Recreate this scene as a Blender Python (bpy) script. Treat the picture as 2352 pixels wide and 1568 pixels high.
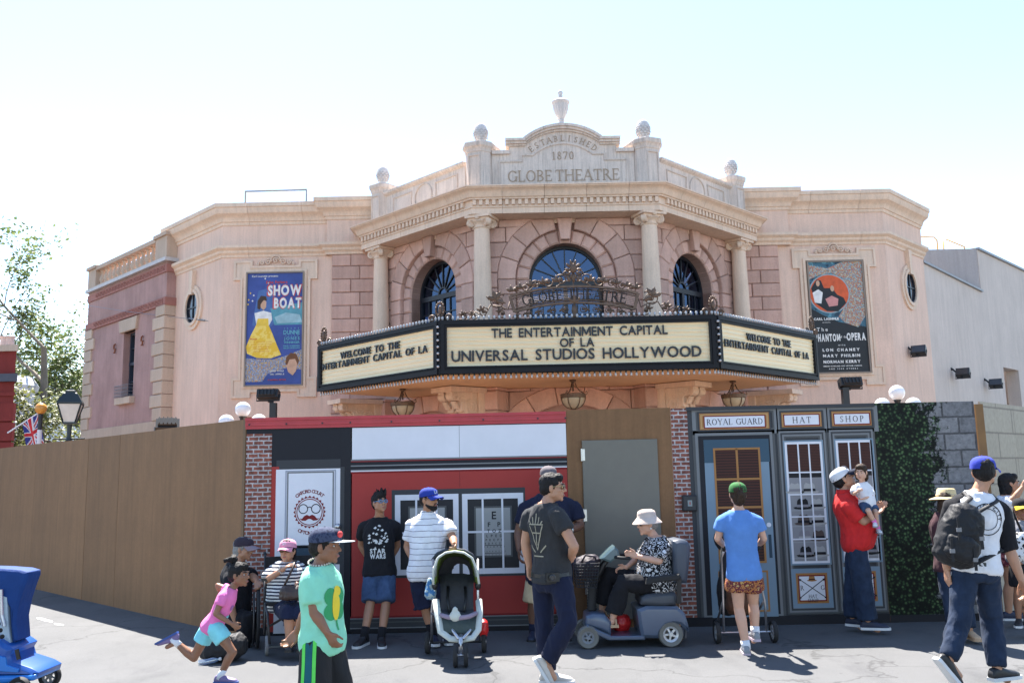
import bpy, bmesh, math, random
from mathutils import Vector, Matrix, noise
from mathutils.geometry import tessellate_polygon
R = math.radians
rnd = random.Random(7)
scene = bpy.context.scene
for o in list(bpy.data.objects): bpy.data.objects.remove(o)
COL = scene.collection
# ------------------------------------------------------------------ camera
FPX = 2040.0                      # focal length in pixels of a 2352 px wide picture
PITCH = math.atan(304 / 2040.0); ROLL = 0.0215; CAMH = 1.73
cp, sp = math.cos(PITCH), math.sin(PITCH); cr, sr = math.cos(ROLL), math.sin(ROLL)
r0 = Vector((1, 0, 0)); u0 = Vector((0, -sp, cp)); FW = Vector((0, cp, sp))
CR = r0 * cr - u0 * sr; CU = r0 * sr + u0 * cr
CAM = Vector((0, 0, CAMH))
cd = bpy.data.cameras.new('camera'); cam = bpy.data.objects.new('camera', cd); COL.objects.link(cam)
cd.sensor_width = 36; cd.lens = 36 * FPX / 2352; cd.clip_start = 0.05; cd.clip_end = 3000
m = Matrix((CR, CU, -FW)).transposed().to_4x4(); m.translation = CAM; cam.matrix_world = m
scene.camera = cam
# ------------------------------------------------------------------ sky, sun, exposure
SHX, SHY, SHZ = 0.40, -1.33, 2.41          # where the top of a 2.41 m wall throws its shadow
sun_dir = Vector((-SHX, -SHY, SHZ)).normalized()
w = bpy.data.worlds.new('World'); scene.world = w; w.use_nodes = True
nt = w.node_tree; bg = nt.nodes['Background']
sky = nt.nodes.new('ShaderNodeTexSky'); sky.sky_type = 'NISHITA'; sky.sun_disc = False
sky.sun_elevation = math.asin(sun_dir.z); sky.sun_rotation = math.atan2(sun_dir.x, sun_dir.y)
sky.altitude = 200; sky.air_density = 1.0; sky.dust_density = 0.25; sky.ozone_density = 0.9
nt.links.new(sky.outputs[0], bg.inputs[0]); bg.inputs[1].default_value = 0.09
sl = bpy.data.lights.new('sun', 'SUN'); sl.energy = 5.0; sl.angle = R(0.55); sl.color = (1.0, 0.95, 0.88)
so = bpy.data.objects.new('sun', sl); COL.objects.link(so); so.location = (0, 0, 30)
so.rotation_euler = (-sun_dir).to_track_quat('-Z', 'Y').to_euler()
scene.view_settings.view_transform = 'Standard'; scene.view_settings.look = 'None'
scene.view_settings.gamma = 1; scene.view_settings.use_curve_mapping = False
scene.view_settings.exposure = 2.12
# ------------------------------------------------------------------ pixels -> directions (2352 px picture)
def ray(x, y):
    return CR * ((x - 1176) / FPX) + CU * (-(y - 784) / FPX) + FW
def atY(x, y, Y):
    d = ray(x, y); return CAM + d * (Y / d.y)
def atZ(x, y, z=0.0):
    d = ray(x, y); return CAM + d * ((z - CAMH) / d.z)
def atP(x, y, p, n):
    d = ray(x, y); return CAM + d * ((p[0] * n[0] + p[1] * n[1]) / (d.x * n[0] + d.y * n[1]))
# ------------------------------------------------------------------ materials
MATS = {}
def nodes_of(name):
    m = bpy.data.materials.new(name); m.use_nodes = True
    n = m.node_tree.nodes; return m, n, m.node_tree.links, n['Principled BSDF']
def tcoord(n, l, space='Object', scale=(1, 1, 1)):
    tc = n.new('ShaderNodeTexCoord'); mp = n.new('ShaderNodeMapping'); mp.inputs['Scale'].default_value = scale
    l.new(tc.outputs[space], mp.inputs['Vector']); return mp.outputs['Vector']
def noise_n(n, l, vec, scale, detail=4, rough=.55):
    t = n.new('ShaderNodeTexNoise'); t.inputs['Scale'].default_value = scale
    t.inputs['Detail'].default_value = detail; t.inputs['Roughness'].default_value = rough
    l.new(vec, t.inputs['Vector']); return t.outputs['Fac']
def ramp(n, l, fac, stops):
    r = n.new('ShaderNodeValToRGB'); e = r.color_ramp.elements
    while len(e) < len(stops): e.new(0.5)
    for k, (p, c) in enumerate(stops):
        e[k].position = p; e[k].color = (*c, 1) if len(c) == 3 else c
    l.new(fac, r.inputs[0]); return r.outputs[0]
def mix(n, l, fac, a, b, mode='MIX'):
    x = n.new('ShaderNodeMix'); x.data_type = 'RGBA'; x.blend_type = mode
    for sock, v in ((x.inputs[0], fac), (x.inputs[6], a), (x.inputs[7], b)):
        if hasattr(v, 'links') or hasattr(v, 'is_linked'): l.new(v, sock)
        elif isinstance(v, (int, float)): sock.default_value = v
        else: sock.default_value = (*v[:3], 1)
    return x.outputs[2]
def bump(n, l, p, h, strength=.3, dist=.01):
    b = n.new('ShaderNodeBump'); b.inputs['Strength'].default_value = strength; b.inputs['Distance'].default_value = dist
    l.new(h, b.inputs['Height']); l.new(b.outputs[0], p.inputs['Normal'])
def mul(c, k): return tuple(max(0, min(1, x * k)) for x in c[:3])
def plain(name, col, rough=.6, metal=0., var=.12, nscale=6., bmp=.12, bscale=90., bdist=.004, randv=.0, space='Object', stretch=(1, 1, 1), spec=.4, coat=0., sheen=0.):
    if name in MATS: return MATS[name]
    m, n, l, p = nodes_of(name)
    v = tcoord(n, l, space, stretch)
    f = noise_n(n, l, v, nscale, 5, .6)
    c = ramp(n, l, f, [(.25, mul(col, 1 - var)), (.75, mul(col, 1 + var))])
    if randv:
        oi = n.new('ShaderNodeObjectInfo')
        rr = ramp(n, l, oi.outputs['Random'], [(0, (1 - randv,) * 3), (1, (1 + randv * .6,) * 3)])
        c = mix(n, l, 1.0, c, rr, 'MULTIPLY')
    l.new(c, p.inputs['Base Color'])
    p.inputs['Roughness'].default_value = rough; p.inputs['Metallic'].default_value = metal
    p.inputs['Specular IOR Level'].default_value = spec
    if coat: p.inputs['Coat Weight'].default_value = coat; p.inputs['Coat Roughness'].default_value = .1
    if sheen: p.inputs['Sheen Weight'].default_value = sheen
    if bmp:
        bump(n, l, p, noise_n(n, l, tcoord(n, l, space, (1, 1, 1)), bscale, 3, .6), bmp, bdist)
    MATS[name] = m; return m
def stucco(name, col, streak=.16, var=.06, rough=.85, bscale=55., bmp=.35, randv=0., dirt=.0):
    """rendered wall: broad blotches, faint vertical runs, fine sand relief"""
    if name in MATS: return MATS[name]
    m, n, l, p = nodes_of(name)
    v = tcoord(n, l); c = ramp(n, l, noise_n(n, l, v, 1.3, 6, .6), [(.3, mul(col, 1 - var)), (.7, mul(col, 1 + var))])
    s = ramp(n, l, noise_n(n, l, tcoord(n, l, 'Object', (5.5, 5.5, .35)), 1.6, 5, .7), [(.35, (1 - streak,) * 3), (.62, (1, 1, 1))])
    c = mix(n, l, 1.0, c, s, 'MULTIPLY')
    g = ramp(n, l, noise_n(n, l, v, 38, 4, .7), [(.3, (.9,) * 3), (.7, (1.05,) * 3)]); c = mix(n, l, 1.0, c, g, 'MULTIPLY')
    if dirt:
        d = ramp(n, l, noise_n(n, l, tcoord(n, l, 'Object', (16, 16, 1.1)), 1.5, 5, .7), [(.48, (1, 1, 1)), (.75, (1 - dirt,) * 3)])
        c = mix(n, l, 1.0, c, d, 'MULTIPLY')
    if randv:
        oi = n.new('ShaderNodeObjectInfo'); rr = ramp(n, l, oi.outputs['Random'], [(0, (1 - randv,) * 3), (1, (1 + randv * .7,) * 3)])
        c = mix(n, l, 1.0, c, rr, 'MULTIPLY')
    l.new(c, p.inputs['Base Color']); p.inputs['Roughness'].default_value = rough; p.inputs['Specular IOR Level'].default_value = .25
    a = noise_n(n, l, v, bscale, 5, .65); bump(n, l, p, a, bmp, .012)
    MATS[name] = m; return m
def cloth(name, col, col2=None, stripe=None, rough=.9, bmp=.25, var=.1, weave=420.):
    """fabric; stripe = (axis, frequency per metre, share of second colour)"""
    if name in MATS: return MATS[name]
    m, n, l, p = nodes_of(name)
    v = tcoord(n, l); c = ramp(n, l, noise_n(n, l, v, 9, 5, .6), [(.3, mul(col, 1 - var)), (.7, mul(col, 1 + var))])
    if stripe:
        ax, fr, share = stripe
        sx = n.new('ShaderNodeSeparateXYZ'); l.new(v, sx.inputs[0])
        mm = n.new('ShaderNodeMath'); mm.operation = 'MULTIPLY'; mm.inputs[1].default_value = fr; l.new(sx.outputs[ax], mm.inputs[0])
        ad = n.new('ShaderNodeMath'); ad.operation = 'ADD'; l.new(mm.outputs[0], ad.inputs[0])
        sc = n.new('ShaderNodeMath'); sc.operation = 'MULTIPLY'; sc.inputs[1].default_value = .5; l.new(noise_n(n, l, v, 5, 2), sc.inputs[0]); l.new(sc.outputs[0], ad.inputs[1])
        fr_ = n.new('ShaderNodeMath'); fr_.operation = 'FRACT'; l.new(ad.outputs[0], fr_.inputs[0])
        lt = n.new('ShaderNodeMath'); lt.operation = 'LESS_THAN'; lt.inputs[1].default_value = share; l.new(fr_.outputs[0], lt.inputs[0])
        c = mix(n, l, lt.outputs[0], c, col2)
    l.new(c, p.inputs['Base Color']); p.inputs['Roughness'].default_value = rough; p.inputs['Specular IOR Level'].default_value = .2
    p.inputs['Sheen Weight'].default_value = .03
    a = noise_n(n, l, tcoord(n, l, 'Object', (1, 1, .45)), 16, 4, .6); bump(n, l, p, a, bmp * 1.6, .02)
    MATS[name] = m; return m
def patterned(name, cols, scale, rough=.9, stops=None, sharp=.02):
    """cloth or print with irregular patches"""
    if name in MATS: return MATS[name]
    m, n, l, p = nodes_of(name)
    v = tcoord(n, l); f = noise_n(n, l, v, scale, 3, .6)
    st = []; k = len(cols); pos = stops or [.3 + .4 * i / (k - 1) for i in range(k)]
    for i, c in enumerate(cols):
        st.append((pos[i], c))
    r = n.new('ShaderNodeValToRGB'); r.color_ramp.interpolation = 'CONSTANT'; e = r.color_ramp.elements
    while len(e) < k: e.new(.5)
    for i, (q, c) in enumerate(st): e[i].position = q; e[i].color = (*c, 1)
    l.new(f, r.inputs[0]); l.new(r.outputs[0], p.inputs['Base Color']); p.inputs['Roughness'].default_value = rough
    p.inputs['Specular IOR Level'].default_value = .2
    MATS[name] = m; return m
def skin(name, col):
    if name in MATS: return MATS[name]
    m, n, l, p = nodes_of(name)
    v = tcoord(n, l); c = ramp(n, l, noise_n(n, l, v, 14, 5, .6), [(.3, mul(col, .9)), (.7, (min(1, col[0] * 1.1), col[1] * 1.03, col[2] * 1.0))])
    l.new(c, p.inputs['Base Color']); p.inputs['Roughness'].default_value = .48; p.inputs['Specular IOR Level'].default_value = .4
    p.inputs['Subsurface Weight'].default_value = .08; p.inputs['Subsurface Radius'].default_value = (.02, .008, .004); p.inputs['Subsurface Scale'].default_value = .3
    bump(n, l, p, noise_n(n, l, v, 160, 3), .12, .002)
    MATS[name] = m; return m
def hairmat(name, col):
    if name in MATS: return MATS[name]
    m, n, l, p = nodes_of(name)
    v = tcoord(n, l, 'Object', (1, 1, .18)); f = noise_n(n, l, v, 130, 3, .7)
    l.new(ramp(n, l, f, [(.3, mul(col, .55)), (.7, mul(col, 1.5))]), p.inputs['Base Color']); p.inputs['Roughness'].default_value = .62; p.inputs['Specular IOR Level'].default_value = .2
    bump(n, l, p, f, .6, .01); MATS[name] = m; return m
def glassmat(name, tint=(.5, .55, .6), refl=.45, rough=.02, gcol=(.8, .85, .95)):
    if name in MATS: return MATS[name]
    m, n, l, p = nodes_of(name); n.remove(p); out = n['Material Output']
    t = n.new('ShaderNodeBsdfTransparent'); t.inputs[0].default_value = (*tint, 1)
    g = n.new('ShaderNodeBsdfGlossy'); g.inputs['Roughness'].default_value = rough
    g.inputs[0].default_value = (*gcol, 1)
    x = n.new('ShaderNodeMixShader'); x.inputs[0].default_value = refl
    l.new(t.outputs[0], x.inputs[1]); l.new(g.outputs[0], x.inputs[2]); l.new(x.outputs[0], out.inputs[0])
    MATS[name] = m; return m
# ------------------------------------------------------------------ objects
ORG = {}
def tag(o, label=None, cat=None, group=None, kind=None):
    if label: o['label'] = label
    if cat: o['category'] = cat
    if group: o['group'] = group
    if kind: o['kind'] = kind
    return o
def empty(name, loc, label=None, cat=None, group=None):
    o = bpy.data.objects.new(name, None); COL.objects.link(o); o.location = loc; o.empty_display_size = .2
    ORG[o.name] = Vector(loc); return tag(o, label, cat, group)
def put(name, mesh, parent=None, loc=None, rot=None, scl=None):
    """link a mesh; loc is a WORLD position (mesh local to it), parents are never rotated"""
    o = bpy.data.objects.new(name, mesh); COL.objects.link(o)
    base = ORG.get(parent.name, Vector((0, 0, 0))) if parent else Vector((0, 0, 0))
    if parent: o.parent = parent
    o.location = (Vector(loc) if loc is not None else Vector((0, 0, 0))) - base
    if rot: o.rotation_euler = rot
    if scl: o.scale = scl
    ORG[o.name] = Vector(loc) if loc is not None else Vector((0, 0, 0))
    return o
class MB:
    def __init__(s): s.v = []; s.f = []; s.mi = []; s.cur = 0
    def add(s, vs, fs):
        b = len(s.v); s.v += [Vector(x) for x in vs]
        for f in fs: s.f.append([b + i for i in f]); s.mi.append(s.cur)
        return s
    def box(s, c, d, M=None):
        x, y, z = d[0] / 2, d[1] / 2, d[2] / 2; c = Vector(c)
        vs = [Vector((a * x, b * y, e * z)) for a in (-1, 1) for b in (-1, 1) for e in (-1, 1)]
        if M: vs = [M @ q for q in vs]
        return s.add([c + q for q in vs], [(0, 1, 3, 2), (4, 6, 7, 5), (0, 4, 5, 1), (2, 3, 7, 6), (0, 2, 6, 4), (1, 5, 7, 3)])
    def bar(s, a, b, wx, wy=None, up=(0, 0, 1)):
        a, b = Vector(a), Vector(b); t = (b - a); L = t.length; t.normalize(); up = Vector(up)
        if abs(t.dot(up)) > .98: up = Vector((0, 1, 0))
        sx = t.cross(up).normalized(); uy = sx.cross(t)
        return s.box((a + b) / 2, (wx, wy or wx, L), Matrix((sx, uy, t)).transposed())
    def tube(s, pts, rad, n=8, closed=False, cap=True, sq=None):
        pts = [Vector(p) for p in pts]; k = len(pts)
        rad = rad if isinstance(rad, (list, tuple)) else [rad] * k
        nx = None; rings = []
        for i, p in enumerate(pts):
            if closed: t = pts[(i + 1) % k] - pts[i - 1]
            else: t = pts[min(i + 1, k - 1)] - pts[max(i - 1, 0)]
            if t.length < 1e-9: t = Vector((0, 0, 1))
            t.normalize()
            if nx is None:
                nx = t.cross(Vector((0, 0, 1)) if abs(t.z) < .9 else Vector((0, 1, 0))).normalized()
            else:
                nx = (nx - t * nx.dot(t))
                nx = nx.normalized() if nx.length > 1e-6 else t.orthogonal().normalized()
            ny = t.cross(nx)
            rings.append([p + nx * (math.cos(6.28318 * j / n) * rad[i]) + ny * (math.sin(6.28318 * j / n) * rad[i] * (sq or 1)) for j in range(n)])
        vs = [q for r_ in rings for q in r_]; fs = []
        for i in range(k if closed else k - 1):
            a, b = i * n, ((i + 1) % k) * n
            for j in range(n): fs.append((a + j, a + (j + 1) % n, b + (j + 1) % n, b + j))
        if cap and not closed: fs.append(tuple(range(n))[::-1]); fs.append(tuple((k - 1) * n + j for j in range(n)))
        return s.add(vs, fs)
    def lathe(s, prof, c=(0, 0, 0), n=20, M=None, flute=None):
        c = Vector(c); vs = []
        for (r_, z) in prof:
            for j in range(n):
                a = 6.28318 * j / n; rr = r_
                if flute and flute[1] < z < flute[2]: rr = r_ * (1 - flute[0] * (j % 2))
                q = Vector((rr * math.cos(a), rr * math.sin(a), z)); vs.append(c + (M @ q if M else q))
        k = len(prof); fs = [(i * n + j, i * n + (j + 1) % n, (i + 1) * n + (j + 1) % n, (i + 1) * n + j) for i in range(k - 1) for j in range(n)]
        fs.append(tuple(range(n))[::-1]); fs.append(tuple((k - 1) * n + j for j in range(n)))
        return s.add(vs, fs)
    def ell(s, c, r_, n=12, k=8, M=None):
        c = Vector(c); r_ = r_ if isinstance(r_, (tuple, list)) else (r_,) * 3; vs = []
        for i in range(1, k):
            th = math.pi * i / k
            for j in range(n):
                a = 6.28318 * j / n; q = Vector((r_[0] * math.sin(th) * math.cos(a), r_[1] * math.sin(th) * math.sin(a), r_[2] * math.cos(th)))
                vs.append(c + (M @ q if M else q))
        tp = Vector((0, 0, r_[2])); t, b = c + (M @ tp if M else tp), c - (M @ tp if M else tp)
        vs += [t, b]; T = len(vs) - 2; fs = []
        for i in range(k - 2):
            for j in range(n): fs.append((i * n + j, (i + 1) * n + j, (i + 1) * n + (j + 1) % n, i * n + (j + 1) % n))
        for j in range(n):
            fs.append((T, j, (j + 1) % n)); e = (k - 2) * n; fs.append((T + 1, e + (j + 1) % n, e + j))
        return s.add(vs, fs)
    def prism(s, poly, fr, d0, d1, ch=0.0):
        """poly in (u,z) of the frame, from depth d0 (back) to d1 (front), chamfered front"""
        k = len(poly)
        area = sum(poly[i][0] * poly[(i + 1) % k][1] - poly[(i + 1) % k][0] * poly[i][1] for i in range(k))
        if area < 0: poly = poly[::-1]
        lay = [(poly, d0)]
        if ch: lay.append((poly, d1 - ch)); lay.append((inset(poly, ch), d1))
        else: lay.append((poly, d1))
        vs = [fr(u, d, z) for pl, d in lay for (u, z) in pl]; fs = []
        for q in range(len(lay) - 1):
            a = q * k; b = a + k
            for j in range(k): fs.append((a + j, a + (j + 1) % k, b + (j + 1) % k, b + j))
        top = (len(lay) - 1) * k
        if k <= 4: fs.append(tuple(top + j for j in range(k))); fs.append(tuple(range(k))[::-1])
        else:
            for t in tessellate_polygon([[Vector((u, z, 0)) for (u, z) in lay[-1][0]]]): fs.append(tuple(top + j for j in t))
            for t in tessellate_polygon([[Vector((u, z, 0)) for (u, z) in poly]]): fs.append(tuple(j for j in t))
        return s.add(vs, fs)
    def sweep(s, prof, path, closed_ends=True):
        """prof = [(off,z)...] swept along plan path (outward = right-hand of travel), mitred"""
        k = len(path); P_ = [Vector((p[0], p[1])) for p in path]; rows = []
        for i in range(k):
            ns = []
            if i > 0: t = (P_[i] - P_[i - 1]).normalized(); ns.append(Vector((t.y, -t.x)))
            if i < k - 1: t = (P_[i + 1] - P_[i]).normalized(); ns.append(Vector((t.y, -t.x)))
            if len(ns) == 2: mm = (ns[0] + ns[1]); mm = mm / mm.dot(ns[0])
            else: mm = ns[0]
            rows.append([Vector((P_[i].x + mm.x * o_, P_[i].y + mm.y * o_, z)) for (o_, z) in prof])
        n = len(prof); vs = [q for r_ in rows for q in r_]; fs = []
        for i in range(k - 1):
            for j in range(n): fs.append((i * n + j, (i + 1) * n + j, (i + 1) * n + (j + 1) % n, i * n + (j + 1) % n))
        if closed_ends:
            for e, rev in ((0, False), ((k - 1) * n, True)):
                for t in tessellate_polygon([[Vector((o_, z, 0)) for (o_, z) in prof]]):
                    fs.append(tuple(e + j for j in (t[::-1] if rev else t)))
        return s.add(vs, fs)
    def mesh(s, name, mats, smooth=False, origin=None, autos=None):
        me = bpy.data.meshes.new(name); o = origin if origin is not None else Vector((0, 0, 0))
        me.from_pydata([tuple(v - o) for v in s.v], [], s.f)
        mats = mats if isinstance(mats, (list, tuple)) else [mats]
        for m_ in mats: me.materials.append(m_)
        if len(mats) > 1: me.polygons.foreach_set('material_index', s.mi)
        bm = bmesh.new(); bm.from_mesh(me); bmesh.ops.recalc_face_normals(bm, faces=bm.faces); bm.to_mesh(me); bm.free()
        if smooth: me.polygons.foreach_set('use_smooth', [True] * len(me.polygons))
        if smooth and autos: me.set_sharp_from_angle(angle=R(autos))
        me.update(); return me
    def obj(s, name, mat, parent=None, smooth=False, autos=None, at=None, label=None):
        """mesh object whose origin sits at its own base (or at the parent's)"""
        if at is None:
            xs = [v.x for v in s.v]; ys = [v.y for v in s.v]; zs = [v.z for v in s.v]
            at = Vector(((min(xs) + max(xs)) / 2, (min(ys) + max(ys)) / 2, min(zs)))
        o = put(name, s.mesh(name, mat, smooth, Vector(at), autos), parent, at)
        if label: o['label'] = label
        return o
def inset(poly, d):
    k = len(poly); out = []
    for i in range(k):
        p, a, b = Vector(poly[i]), Vector(poly[i - 1]), Vector(poly[(i + 1) % k])
        t1 = (p - a); t2 = (b - p)
        if t1.length < 1e-7 or t2.length < 1e-7: out.append(tuple(p)); continue
        t1.normalize(); t2.normalize(); n1 = Vector((-t1.y, t1.x)); n2 = Vector((-t2.y, t2.x)); mm = n1 + n2
        dn = mm.dot(n1)
        if dn < .3: mm = n1; dn = 1
        mm = mm / dn; out.append((p.x + mm.x * d, p.y + mm.y * d))
    return out
def frame(o, u, n):
    """local facade frame: (along, outward, height) -> world"""
    o = Vector((o[0], o[1], 0)); u = Vector((u[0], u[1], 0)).normalized(); n = Vector((n[0], n[1], 0)).normalized()
    def fr(a, d, z): q = o + u * a + n * d; return Vector((q.x, q.y, z))
    fr.u = u; fr.n = n; fr.o = o; return fr
def arc(cx, cz, r_, a0, a1, n): return [(cx + r_ * math.cos(R(a0 + (a1 - a0) * i / n)), cz + r_ * math.sin(R(a0 + (a1 - a0) * i / n))) for i in range(n + 1)]
def clip(poly, a, b, c):
    """keep a*u+b*z<=c"""
    out = []; k = len(poly)
    for i in range(k):
        p, q = poly[i], poly[(i + 1) % k]; dp = a * p[0] + b * p[1] - c; dq = a * q[0] + b * q[1] - c
        if dp <= 0: out.append(p)
        if (dp < 0 < dq) or (dq < 0 < dp): t = dp / (dp - dq); out.append((p[0] + (q[0] - p[0]) * t, p[1] + (q[1] - p[1]) * t))
    return out
def ribbon(path, wd, closed=False):
    """closed polygon band(s) around a 2d path -> list of quads"""
    k = len(path); L_, R_ = [], []
    for i in range(k):
        p = Vector(path[i])
        a = Vector(path[i - 1]) if (i > 0 or closed) else None; b = Vector(path[(i + 1) % k]) if (i < k - 1 or closed) else None
        ns = []
        if a is not None and (p - a).length > 1e-7: t = (p - a).normalized(); ns.append(Vector((-t.y, t.x)))
        if b is not None and (b - p).length > 1e-7: t = (b - p).normalized(); ns.append(Vector((-t.y, t.x)))
        mm = sum(ns, Vector((0, 0))); mm = mm / max(.35, mm.dot(ns[0])) if len(ns) > 1 else ns[0]
        L_.append(p + mm * wd / 2); R_.append(p - mm * wd / 2)
    return L_, R_
def strip(mb, fr, path, wd, d0, d1, closed=False):
    L_, R_ = ribbon(path, wd, closed); k = len(path)
    vs = [fr(p.x, d, p.y) for pts, d in ((L_, d0), (R_, d0), (R_, d1), (L_, d1)) for p in pts]; fs = []
    for i in range(k if closed else k - 1):
        j = (i + 1) % k
        for a, b in ((0, 1), (1, 2), (2, 3), (3, 0)): fs.append((a * k + i, b * k + i, b * k + j, a * k + j))
    if not closed: fs += [(0, k, 2 * k, 3 * k), (k - 1, 2 * k - 1, 3 * k - 1, 4 * k - 1)]
    mb.add(vs, fs)
def spiral(c, r_, turns, a0=0, sgn=1, n=26, k=.12):
    return [(c[0] + r_ * (1 - (1 - k) * i / n) * math.cos(a0 + sgn * turns * 6.28318 * i / n), c[1] + r_ * (1 - (1 - k) * i / n) * math.sin(a0 + sgn * turns * 6.28318 * i / n)) for i in range(n + 1)]
# ------------------------------------------------------------------ lettering
SANS = {}
def make_sans(chars, off=.02, key='n', res=3):
    tmp = []
    for ch in chars:
        if (key, ch) in SANS: continue
        cu = bpy.data.curves.new('glyph', 'FONT'); cu.body = ch; cu.size = 1.0; cu.offset = off; cu.resolution_u = res
        o = bpy.data.objects.new('glyph', cu); COL.objects.link(o); tmp.append((ch, o, cu))
    bpy.context.view_layer.update(); dg = bpy.context.evaluated_depsgraph_get()
    for ch, o, cu in tmp:
        me = bpy.data.meshes.new_from_object(o.evaluated_get(dg))
        bm = bmesh.new(); bm.from_mesh(me); bmesh.ops.remove_doubles(bm, verts=bm.verts, dist=1e-5)
        bm.verts.ensure_lookup_table(); vs = [(v.co.x, v.co.y) for v in bm.verts]; bm.verts.index_update()
        fs = [[v.index for v in f.verts] for f in bm.faces]
        es = [[v.index for v in e.verts] + [0] for e in bm.edges if len(e.link_faces) == 1]
        ed = []
        for e in bm.edges:
            if len(e.link_faces) == 1:
                f = e.link_faces[0]; ii = [v.index for v in f.verts]; a, b = e.verts[0].index, e.verts[1].index
                if ii[(ii.index(a) + 1) % len(ii)] != b: a, b = b, a
                ed.append((a, b))
        bm.free(); bpy.data.meshes.remove(me); bpy.data.objects.remove(o); bpy.data.curves.remove(cu)
        xs = [p[0] for p in vs] or [0]; ys = [p[1] for p in vs] or [0]
        SANS[(key, ch)] = (vs, fs, ed, min(xs), max(xs))
def glyph(mb, ch, key, mp, h, d0, d1, xs=1.0):
    """mp(u,z)->(u,z) placement; cap height h"""
    vs, fs, ed, x0, x1 = SANS[(key, ch)]; k = len(vs); s_ = h / .70
    V = []
    for d in (d1, d0):
        for (x, y) in vs: V.append(mp((x - x0) * s_ * xs, y * s_, d))
    F_ = [tuple(f) for f in fs] + [(b, a, a + k, b + k) for a, b in ed]
    mb.add(V, F_); return (x1 - x0) * s_ * xs
def gwidth(ch, key, h, xs=1.0):
    vs, fs, ed, x0, x1 = SANS[(key, ch)]; return (x1 - x0) * h / .70 * xs
def fix_m(key, w_=.13):
    o_ = [(0, 0), (0, .7), (w_ * 1.25, .7), (.4, .28), (.8 - w_ * 1.25, .7), (.8, .7), (.8, 0), (.8 - w_, 0), (.8 - w_, .46), (.45, .08), (.35, .08), (w_, .46), (w_, 0)]; k = len(o_)
    SANS[(key, 'M')] = (o_, [tuple(t) for t in tessellate_polygon([[Vector((x, y, 0)) for x, y in o_]])], [((i + 1) % k, i) for i in range(k)], 0, .8)
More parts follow.
